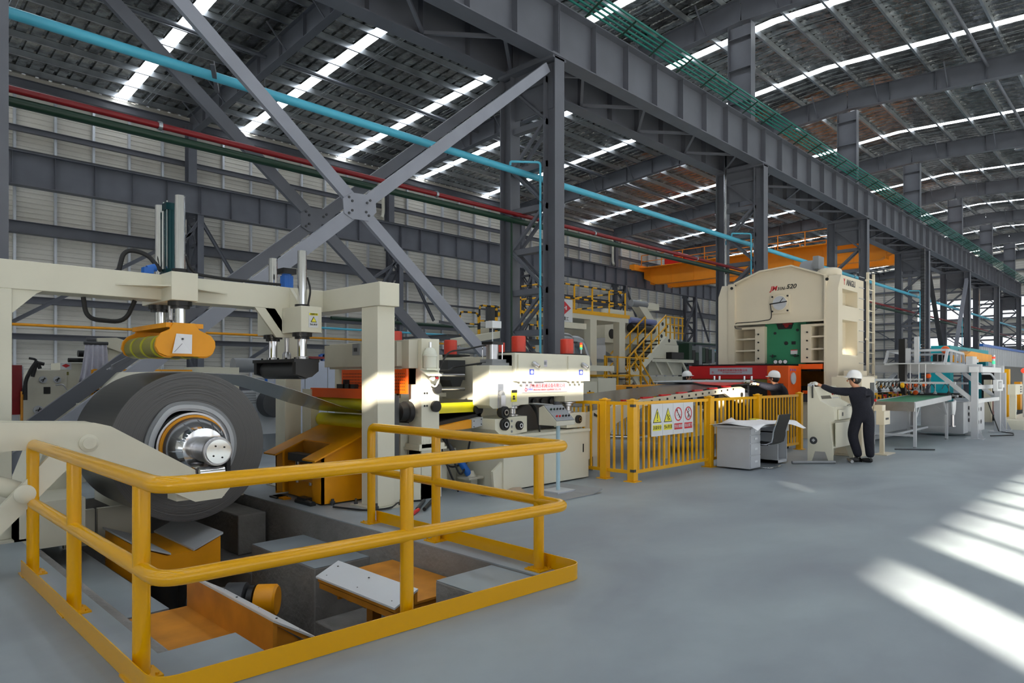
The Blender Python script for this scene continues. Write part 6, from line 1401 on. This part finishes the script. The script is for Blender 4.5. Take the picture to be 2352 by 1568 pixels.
q = M(); q.box(27.0, 27.2, 4.3, 4.5, .1, 1.5); q.obj('post', 'cream', t); q = M(); q.box(29.6, 29.9, 4.3, 4.5, .1, 1.5); q.obj('post', 'cream', t)
t = thing('cream_machine_base', 'low cream machine base running out of the right edge of the picture', 'machine base', (30, 4, 0))
q = M(); q.box(25.2, 40, 3.2, 3.9, 0, .28); q.obj('base', 'cream', t); q = M(); q.box(29.9, 44, 4.6, 5.05, 0, 2.0); q.obj('dark_housing', 'black', t)
q = M(); q.box(30.5, 30.7, 4.2, 4.4, .28, .9); q.obj('white_post', 'white', t); q = M(); q.box(31.2, 31.4, 4.2, 4.4, .28, .9); q.obj('white_post', 'white', t)
q = M(); q.box(33, 33.4, 4.3, 4.5, .3, 1.4); q.obj('orange_post', 'orange', t)
t = thing('mesh_fence', 'black wire mesh fence with yellow posts behind the press ladder', 'fence', (24, 9.5, 0))
for x in (21.8, 25.2, 28.6): q = M(); q.box(x, x + .12, 9.6, 9.72, 0, 2.0); q.obj('post', 'fyellow', t)
q = M()
for i in range(46): q.box(21.9 + i * .15, 21.906 + i * .15, 9.66, 9.67, .1, 1.95)
for i in range(13): q.box(21.9, 28.6, 9.66, 9.67, .1 + i * .15, .106 + i * .15)
q.obj('wire_mesh', 'black', t, kind='stuff')
q = M(); q.box(23, 27, 10.2, 10.6, 0, 1.7); q.obj('white_cabinet', 'white', None, at=(25, 10.4, 0), label='white cabinet row seen through the mesh fence', category='cabinet')

# ------------------------------------------------------------------ machines in the far bay, centre
t = thing('work_platform', 'cream steel platform with a yellow edge and black and yellow railing', 'platform', (21.5, 16.5, 0))
q = M(); q.box(18.6, 23.2, 16, 19, 3.80, 4.02); q.obj('deck', 'cream', t)
q = M(); q.box(18.55, 23.25, 15.97, 16.0, 3.98, 4.12); q.box(18.55, 18.6, 16, 19, 3.98, 4.12); q.box(23.2, 23.25, 16, 19, 3.98, 4.12); q.obj('toe_board', 'fyellow', t, kind='stuff')
for x in (20.85, 22.75):
    for y in (16.15, 18.7): q = M(); q.box(x - .2, x + .2, y - .15, y + .15, 0, 3.8); q.obj('leg', 'cream', t)
def striped(nm, pts, r, tt, seg=.28):
    pts = [V(p) for p in pts]; a = M(); b = M(); k = 0
    for p, q_ in zip(pts, pts[1:]):
        L = (q_ - p).length; n = max(1, round(L / seg))
        for i in range(n):
            (a if k % 2 else b).cyl(p.lerp(q_, i / n), p.lerp(q_, (i + 1) / n), r, 6); k += 1
    a.obj(nm, 'ink', tt, kind='stuff', smooth=False); b.obj(nm, 'fyellow', tt, kind='stuff', smooth=False)
for z in (4.55, 5.05): striped('guard_rail', [(18.7, 18.9, z), (18.7, 16.1, z), (23.1, 16.1, z), (23.1, 18.9, z), (18.7, 18.9, z)], .035, t)
for x in (18.7, 19.8, 20.9, 22.0, 23.1):
    for y in (16.1, 18.9): q = M(); q.cyl((x, y, 4.02), (x, y, 5.05), .035, 6); q.obj('rail_post', 'fyellow', t)
t = thing('logo_board', 'square white board with a red diamond logo above the cream beam', 'sign', (17.9, 15, 3.6))
q = M(); q.box(17.35, 18.35, 15, 15.04, 3.5, 4.28); b_ = q.obj('board', 'white', t)
q = M(); q.prism([(17.45, 3.98), (17.85, 4.24), (18.25, 3.98), (17.85, 3.72)], 'y', 14.99, 15.0); q.obj('diamond', 'signred', b_)
text('SLHI', .19, (17.85, 14.985, 3.97), FACE_S, 'white', b_, bold=.004); text('胜利重工', .15, (17.85, 14.995, 3.60), FACE_S, 'ink', b_)
for x in (17.45, 18.25): q = M(); q.box(x - .02, x + .02, 15.01, 15.05, 3.3, 3.5); q.obj('bracket', 'mgrey', b_)
t = thing('entry_bridge', 'long cream bridge beams with black and yellow hoop railings and ducts', 'platform', (15.5, 15.5, 0))
q = M(); q.beam((12.9, 15, 2.62), (15.3, 15, 3.0), .3, .2); q.obj('beam', 'cream', t)
q = M(); q.beam((15.3, 15, 2.98), (17.2, 15, 3.02), .3, .16); q.obj('beam', 'cream', t)
q = M(); q.box(17.2, 19.0, 14.9, 15.3, 3.28, 3.48); q.obj('beam', 'cream', t)
q = M(); q.box(12.9, 19.0, 15.3, 17.5, 2.8, 2.86); q.obj('grating', 'dgrey', t)
for x in (13.6, 16.2, 18.5): q = M(); q.box(x - .1, x + .1, 15.2, 15.4, 0, 2.8); q.obj('leg', 'cream', t)
for x0 in (13.4, 14.2, 14.9, 16.1, 17.0):
    h = .7 + .25 * (x0 > 14); striped('hoop_rail', bend([(x0, 15.3, 2.86), (x0, 15.3, 2.86 + h), (x0 + .75, 15.3, 2.86 + h), (x0 + .75, 15.3, 2.86)], .12, 2), .03, t, .2)
    striped('hoop_rail', [(x0, 15.3, 2.86 + h * .5), (x0 + .75, 15.3, 2.86 + h * .5)], .025, t, .2)
q = M(); q.box(14.3, 14.9, 15.6, 16.0, 2.86, 3.15); q.obj('box', 'cream', t)
q = M(); q.cyl((15.2, 15.8, 3.1), (15.2, 15.8, 3.9), .2, 16); q.obj('drum', 'dgrey', t)
q = M(); q.cyl((12.2, 14.5, 2.35), (13.4, 14.5, 2.35), .09, 12); q.obj('duct', 'mgrey', t)
q = M(); q.tube(bend([(18.3, 15.5, 3.0), (18.8, 15.5, 3.0), (18.8, 15.5, 1.6)], .3), .18, 14); q.tube(bend([(18.9, 15.6, 2.9), (19.5, 15.6, 2.9), (19.9, 15.6, 2.0)], .5), .22, 14); q.obj('silver_duct', 'galv', t, kind='stuff')
t = thing('strip_accumulator', 'grey hopper and guide plates between the cream platform legs', 'machine', (21.8, 17, 0))
q = M(); q.prism([(20.2, 2.1), (21.4, 3.1), (22.4, 3.2), (22.4, 2.9), (21.5, 2.2), (21.4, 1.4), (20.8, 1.3)], 'y', 16.6, 17.6); q.obj('hopper', 'lgrey', t)
q = M(); q.prism([(21.3, 3.0), (23.0, 2.4), (23.0, 2.2), (21.3, 2.7)], 'y', 16.5, 18); q.obj('chute', 'galv', t)
q = M(); q.box(21.2, 21.9, 16.2, 16.5, 2.3, 2.85); q.obj('control_box', 'lgrey', t)
q = M(); q.box(21.0, 23.4, 17.8, 18.6, 2.6, 3.7); q.obj('frame', 'creamd', t)
q = M(); q.box(20.4, 23, 17, 18, 0, 1.2); q.obj('base', 'dgrey', t)
t = thing('roll_housing', 'cream roll housing with round holes and a hinged arm at the platform end', 'machine', (25, 18, 0))
q = M(); q.box(24.0, 26.2, 17.8, 18.0, 3.1, 4.6); q.box(24.2, 27.2, 18.0, 19, 1.5, 4.4); q.obj('housing', 'cream', t)
for x, z, r_ in ((24.6, 4.25, .16), (25.3, 4.2, .12), (24.5, 3.5, .22), (25.9, 4.15, .12)): q = M(); q.cyl((x, 17.78, z), (x, 17.8, z), r_, 16); q.obj('hole', 'ink', t)
q = M(); q.beam((26.3, 17.7, 5.0), (27.4, 17.7, 4.1), .4, .4); q.box(26.9, 27.9, 17.5, 18.1, 4.75, 5.05); q.obj('arm', 'cream', t)
q = M(); q.cyl((25.7, 17.6, 4.95), (26.9, 17.6, 4.95), .16, 14); q.obj('hydraulic_cylinder', 'mgrey', t)
q = M(); q.cyl((25.4, 17.5, 4.15), (27.5, 17.5, 4.15), .14, 16); q.obj('blue_roller', 'rollblue', t); q = M(); q.cyl((25.5, 17.5, 3.8), (27.3, 17.5, 3.8), .2, 16); q.obj('dark_roller', 'black', t)
q = M(); q.prism([(28.5, 4.45), (29.7, 4.5), (30.4, 3.2), (28.5, 3.2)], 'y', 18.0, 18.9); q.obj('end_housing', 'cream', t)
for x, z in ((29.0, 4.2), (29.4, 4.1), (29.2, 3.9), (29.6, 3.4), (28.9, 3.6)): q = M(); q.cyl((x, 17.98, z), (x, 18.0, z), .09, 10); q.obj('hole', 'ink', t)
t = thing('platform_stair', 'dark grating stair with orange yellow handrails and a pale stringer', 'stairs', (25, 16.5, 0))
for y in (16.2, 17.3): q = M(); q.beam((23.4, y, 1.3), (26.4, y, 3.3), .12, .24); q.obj('stringer', 'cream' if y < 17 else 'dgrey', t)
for i in range(11): q = M(); f = (i + .5) / 11; q.box(23.3 + 3 * f, 23.65 + 3 * f, 16.25, 17.25, 1.28 + 2 * f, 1.33 + 2 * f); q.obj('tread', 'black', t)
q = M()
for y in (16.2, 17.3):
    for dz in (.55, 1.05): q.beam((23.4, y, 1.3 + dz), (26.4, y, 3.3 + dz), .05, .05)
    for i in range(6): f = i / 5; q.beam((23.4 + 3 * f, y, 1.3 + 2 * f), (23.4 + 3 * f, y, 2.35 + 2 * f), .05, .05)
    for i in range(4):
        x = 20.5 + i * .8; q.beam((x, y - 1, .9), (x, y - 1, 2.4), .05, .05)
for z in (1.65, 2.35): q.beam((20.5, 15.2, z), (23.4, 15.2, z), .05, .05)
for i in range(5):
    x = 26.4 + i * .35; q.beam((x, 16.2, 3.3), (x, 16.2, 4.3), .045, .045)
for z in (3.6, 3.95, 4.3): q.beam((26.4, 16.2, z), (27.9, 16.2, z), .045, .045)
q.obj('handrail', 'fyellow', t, kind='stuff')
for y in (15.3, 16.2): q = M(); q.beam((22.2, y, 1.9), (24.0, y, .2), .1, .2); q.obj('stringer', 'cream', t)
for i in range(7): q = M(); f = i / 7; q.box(22.3 + 1.7 * f, 22.6 + 1.7 * f, 15.35, 16.15, 1.72 - 1.6 * f, 1.76 - 1.6 * f); q.obj('tread', 'dgrey', t)
q = M(); q.box(20.4, 22.4, 15.2, 16.3, 1.6, 1.68); q.box(22.8, 23.6, 15.2, 16.3, 1.2, 1.26); q.obj('landing', 'fyellow', t)
q = M()
for y in (15.3, 16.2): q.beam((22.6, y, 2.6), (24.4, y, .9), .05, .05); q.beam((22.6, y, 2.2), (24.4, y, .5), .05, .05); q.beam((23.0, y, 1.2), (23.0, y, 2.2), .05, .05); q.beam((23.7, y, .5), (23.7, y, 1.5), .05, .05)
q.obj('handrail', 'fyellow', t, kind='stuff')
t = thing('machine_bench', 'cream machine bench on brackets with dark motors right of the stair', 'machine', (28, 17, 0))
q = M(); q.box(26.4, 28.8, 17, 18, 2.45, 3.1); q.obj('body', 'cream', t)
q = M(); q.box(26.2, 29.9, 16.8, 18, 2.28, 2.42); q.obj('bench_top', 'cream', t)
for x in (26.5, 27.5, 28.9): q = M(); q.prism([(x, 2.28), (x + .12, 2.28), (x + .7, 1.7), (x + .55, 1.7)], 'y', 16.85, 16.95); q.obj('bracket', 'cream', t)
q = M(); q.box(26.4, 29.3, 17.1, 18, 1.68, 2.28); q.obj('box_frame', 'creamd', t)
q = M(); q.box(25.8, 29.0, 16.9, 17.1, 1.42, 1.62); q.obj('beam', 'creamd', t)
for x in (26.0, 28.6): q = M(); q.box(x, x + .2, 16.9, 17.1, 0, 1.42); q.obj('leg', 'creamd', t); q = M(); q.beam((x + .1, 17, .3), (x + .9, 17, 1.42), .12, .12); q.obj('brace', 'creamd', t)
q = M(); q.box(27.7, 28.8, 16.7, 17, 2.45, 2.75); q.obj('black_box', 'black', t)
t = thing('hydraulic_station', 'dark green and black hydraulic unit beside striped barrier frames', 'machine', (31, 17.5, 0))
for i in range(9):
    random.seed(40 + i); x = 29.8 + i * .33; q = M(); q.box(x, x + .3, 17, 17.6, 2.2 + random.random() * .3, 2.8 + random.random() * .5); q.obj('valve_block', ['dgreen', 'black', 'dgreen', 'mgrey'][i % 4], t)
q = M(); q.box(29.6, 33, 16.9, 18, 2.1, 2.2); q.obj('shelf', 'dgrey', t); q = M(); q.cyl((30, 16.8, 1.8), (32.2, 16.8, 1.85), .2, 14); q.obj('motor', 'tealcyl', t)
for x in (29.8, 32.6): q = M(); q.box(x, x + .2, 17.4, 17.6, 0, 2.1); q.obj('leg', 'dgrey', t)
for k in range(5): striped('barrier', [(32.9 + .35 * k, 17.0, 2.1), (32.9 + .35 * k, 17.0, 3.1)], .05, t, .15)
for z in (2.2, 2.55, 2.9): striped('barrier', [(32.8, 17.0, z), (34.5, 17.0, z)], .05, t, .15)
t = thing('orange_beam', 'long orange machine beam with square black holes behind the feed table', 'machine beam', (19.3, 13.2, 0))
q = M(); q.box(17.85, 21.6, 13.2, 13.6, 1.04, 1.32); q.obj('beam', 'orange', t, bevel=.01)
for a, b in ((18.05, 18.2), (19.0, 19.35), (19.6, 19.72)): q = M(); q.box(a, b, 13.19, 13.2, 1.12, 1.26); q.obj('opening', 'ink', t)
for x in (18, 21.2): q = M(); q.box(x, x + .2, 13.3, 13.5, 0, 1.04); q.obj('leg', 'orange', t)
t = thing('cream_cabinet', 'pair of cream cabinets behind the right end of the leveller', 'cabinet', (17, 13, 0))
q = M(); q.box(16.2, 17.0, 12.9, 13.18, 0, 1.45); q.obj('body', 'cream', t); q = M(); q.box(17.05, 18.0, 12.9, 13.18, 0, 1.56); q.obj('body', 'cream', t)
for z in (1.15, .95): q = M(); q.cyl((16.6, 12.88, z), (16.6, 12.9, z), .03, 10); q.obj('knob', 'ink', t)
t = thing('swing_beam', 'pale cream horizontal beam sticking out right of the leveller top', 'machine beam', (17, 12.6, 0))
q = M(); q.box(14.9, 17.9, 12.9, 13.2, 1.78, 1.95); q.obj('beam', 'cream', t); q = M(); q.cyl((15.9, 13.0, 0), (15.9, 13.0, 1.78), .1, 14); q.obj('post', 'cream', t)

# ------------------------------------------------------------------ machines in the far bay, left
t = thing('fire_cabinet', 'tall red cabinet with a pale edge behind the gantry post', 'cabinet', (2.3, 14.3, 0))
q = M(); q.box(2.02, 2.42, 14.2, 14.6, .95, 1.80); q.obj('door', 'dred', t); q = M(); q.box(2.0, 2.44, 14.21, 14.65, 0, 1.78); q.obj('body', 'lgrey', t)
t = thing('gauge_machine', 'cream machine side with round gauges and a square opening', 'machine', (2.8, 14.3, 0))
q = M(); q.prism([(2.38, 0), (2.38, 1.25), (2.62, 1.72), (3.08, 1.72), (3.08, 0)], 'y', 14.2, 15); q.obj('side_frame', 'creamd', t, bevel=.01)
for x, z, r_ in ((2.72, 1.55, .06), (2.93, 1.55, .06), (2.65, 1.02, .075)):
    q = M(); q.lathe((x, 14.2, z), (0, -1, 0), [(r_, 0), (r_, .03), (r_ * .7, .03)], 20); g = q.obj('gauge', 'lgrey', t); q = M(); q.beam((x - r_ * .6, 14.16, z - .01), (x + r_ * .6, 14.16, z + .02), .02, .01); q.beam((x - .01, 14.16, z - r_ * .6), (x + .02, 14.16, z + r_ * .6), .02, .01); q.obj('spokes', 'black', g)
q = M(); q.box(2.73, 2.83, 14.19, 14.2, 1.30, 1.42); q.obj('opening', 'ink', t)
q = M(); q.tube(bend([(2.9, 14.15, 1.45), (3.0, 14.1, 1.47), (3.06, 14.1, 1.36)], .04), .012, 6); q.obj('pipe', 'ssteel', t)
q = M(); q.tube(bend([(2.45, 14.1, 1.2), (2.45, 14.1, 1.55), (2.6, 14.1, 1.85), (2.72, 14.1, 1.82)], .1), .03, 8); q.tube(bend([(2.4, 14.1, 1.3), (2.5, 14.1, 1.7), (2.62, 14.1, 1.9), (2.5, 14.1, 1.92)], .1), .02, 8); q.tube(bend([(2.55, 14.1, 1.6), (2.62, 14.1, 1.88), (2.66, 14.1, 1.74)], .06), .03, 8); q.obj('black_hoses', 'rubber', t, kind='stuff')
q = M(); q.cyl((2.40, 14.1, 0), (2.40, 14.1, 1.35), .02, 8); q.obj('copper_pipe', 'oranged', t)
t = thing('roll_stand', 'cream roll stand with a small red diamond logo plate', 'machine', (3.1, 14.5, 0))
q = M(); q.box(3.0, 3.45, 14.3, 15, 0, 1.85); q.obj('body', 'cream', t)
q = M(); q.box(3.0, 3.17, 14.29, 14.3, 1.73, 1.85); b_ = q.obj('logo_plate', 'white', t); q = M(); q.prism([(3.02, 1.80), (3.085, 1.835), (3.15, 1.80), (3.085, 1.765)], 'y', 14.285, 14.29); q.obj('diamond', 'signred', b_)
q = M(); q.box(3.05, 3.13, 14.29, 14.3, 1.63, 1.69); q.obj('opening', 'olive', t)
q = M(); q.cyl((3.25, 14.2, 2.02), (3.6, 14.2, 2.02), .06, 12); q.obj('black_motor', 'black', t)
q = M(); q.cyl((3.1, 14.2, 1.9), (3.5, 14.2, 1.9), .04, 10); q.obj('black_motor', 'rubber', t)
t = thing('raised_arm', 'raised cream machine arm with a dark roller end behind the coil', 'machine arm', (3.8, 14, 0))
q = M(); q.prism([(3.48, 2.30), (3.8, 2.32), (4.15, 2.2), (4.15, 2.0), (3.95, 2.03), (3.5, 2.19)], 'y', 13.9, 14.2); q.obj('arm', 'cream', t)
q = M(); q.cyl((3.33, 14.0, 2.25), (3.48, 14.0, 2.25), .055, 16); q.obj('roller_end', 'dgrey', t)
q = M(); q.prism([(3.7, 2.1), (4.1, 2.03), (3.8, 1.5), (3.6, 1.5)], 'y', 14, 14.2); q.box(3.5, 3.9, 14.2, 14.6, 0, 1.6); q.obj('strut', 'cream', t)
t = thing('plastic_drape', 'translucent grey lilac plastic sheet draped over a roll behind the coil', 'plastic sheet', (3.4, 13.8, 0))
n = 26; vs = []
for j in range(9):
    for i in range(n + 1):
        u = i / n; w_ = .17 + .06 * (j / 8); x = 3.44 + (u - .5) * 2 * w_ - .04 * (j / 8) ** 2; vs.append((x, 13.8 + .03 * math.sin(u * 30) * (.3 + j / 8), 2.18 - j * .085 + .012 * math.sin(u * 17) * (j / 8)))
fs = [(j * (n + 1) + i, j * (n + 1) + i + 1, (j + 1) * (n + 1) + i + 1, (j + 1) * (n + 1) + i) for j in range(8) for i in range(n)]
q = M(); q.add(vs, fs); o = q.obj('sheet', 'grime', t); q_ = o.modifiers.new('thick', 'SOLIDIFY'); q_.thickness = .004
q = M(); q.cyl((3.25, 13.8, 2.2), (3.63, 13.8, 2.2), .03, 12); q.obj('roll', 'dgrey', t)
q = M(); q.box(3.42, 3.5, 13.85, 13.95, 0, 2.18); q.obj('stand', 'dgrey', t)
t = thing('orange_guard', 'orange wire guard panel behind the coil', 'guard', (3.3, 13, 0))
q = M(); q.box(3.17, 3.2, 12.98, 13.02, 0, 1.72); q.box(3.2, 4.8, 12.98, 13.02, 1.70, 1.73); q.obj('frame', 'orange', t, kind='stuff')
q = M()
for i in range(20): q.box(3.2, 3.55, 13.0, 13.01, .9 + i * .04, .915 + i * .04)
q.obj('slat', 'oranged', t, kind='stuff')
t = thing('cream_hood', 'rounded cream machine hood just behind the coil', 'machine', (3.9, 12.5, 0))
q = M(); q.prism([(3.28, .7), (3.28, 1.45), (3.5, 1.68), (4.6, 1.68), (4.6, .7)], 'y', 12.3, 12.9); q.box(3.3, 4.5, 12.3, 12.8, 0, .7); q.obj('hood', 'cream', t, bevel=.03)
q = M(); q.box(2.75, 3.4, 11.9, 12.2, .0, 1.15); q.box(2.7, 2.8, 11.8, 11.9, .0, 1.2); q.obj('white_frame', 'creamd', t)
t = thing('pump_bench', 'cream bench with a grey motor, blue valve and gauge behind the strip', 'machine', (6, 13.8, 0))
q = M(); q.box(5.1, 5.95, 13.6, 14.2, 1.3, 1.79); q.obj('box', 'cream', t)
q = M(); q.cyl((5.95, 13.9, 1.84), (6.55, 13.9, 1.84), .15, 20); q.obj('grey_motor', 'mgrey', t)
q = M(); q.box(5.9, 6.7, 13.6, 14.1, 1.5, 1.58); q.obj('bracket', 'lgrey', t)
q = M(); q.box(6.42, 6.5, 13.45, 13.5, 1.7, 1.88); q.box(6.36, 6.56, 13.45, 13.5, 1.66, 1.74); q.cyl((6.46, 13.47, 1.45), (6.46, 13.47, 1.66), .03, 8); q.obj('blue_valve', 'blue', t)
q = M(); q.lathe((6.0, 13.5, 1.55), (0, -1, 0), [(.07, 0), (.07, .03)], 16); q.obj('gauge', 'white', t)
q = M(); q.box(5.1, 7.0, 13.6, 14.4, .4, 1.3); q.box(5.1, 5.3, 13.6, 14.4, 0, .4); q.box(6.8, 7.0, 13.6, 14.4, 0, .4); q.obj('frame', 'lgrey', t)
q = M(); q.lathe((6.6, 13.3, 1.05), (0, 1, 0), [(.05, 0), (.28, .02), (.3, .1), (.3, .28)], 24); q.obj('dark_motor', 'dgrey', t)
for i in range(5): q = M(); q.box(6.0, 6.3, 13.59, 13.6, 1.05 + i * .05, 1.07 + i * .05); q.obj('louvre', 'mgrey', t)
t = thing('white_enclosure', 'pale grey blue sheet enclosure behind the hold down shoe', 'cabinet', (7.8, 13.8, 0))
q = M(); q.box(6.9, 8.6, 13.5, 14.5, 0, 1.95); q.obj('body', mat('pale_lilac_paint', srgb(186, 194, 212), .4, 0, .05, 3), t, bevel=.01)
for x in (7.35, 7.9): q = M(); q.box(x, x + .01, 13.49, 13.5, .1, 1.9); q.obj('seam', 'mgrey', t)
q = M(); q.box(6.9, 8.6, 13.6, 14.2, 2.0, 2.05); q.obj('red_bar', 'dred', t); q = M(); q.box(7.9, 8.0, 13.7, 13.8, 1.95, 2.12); q.box(7.85, 8.05, 13.7, 13.8, 2.03, 2.1); q.obj('blue_fitting', 'blue', t)
q = M(); q.box(5.0, 5.05, 8.0, 8.3, 1.44, 1.5); q.box(5.0, 5.08, 8.1, 8.14, 1.44, 1.56); q.box(5.0, 5.06, 7.85, 7.95, 1.44, 1.5)
q.obj('valve_manifold', 'black', None, at=(5.03, 8.1, 1.44), label='small black valve manifold on the red entry guard', category='valve')
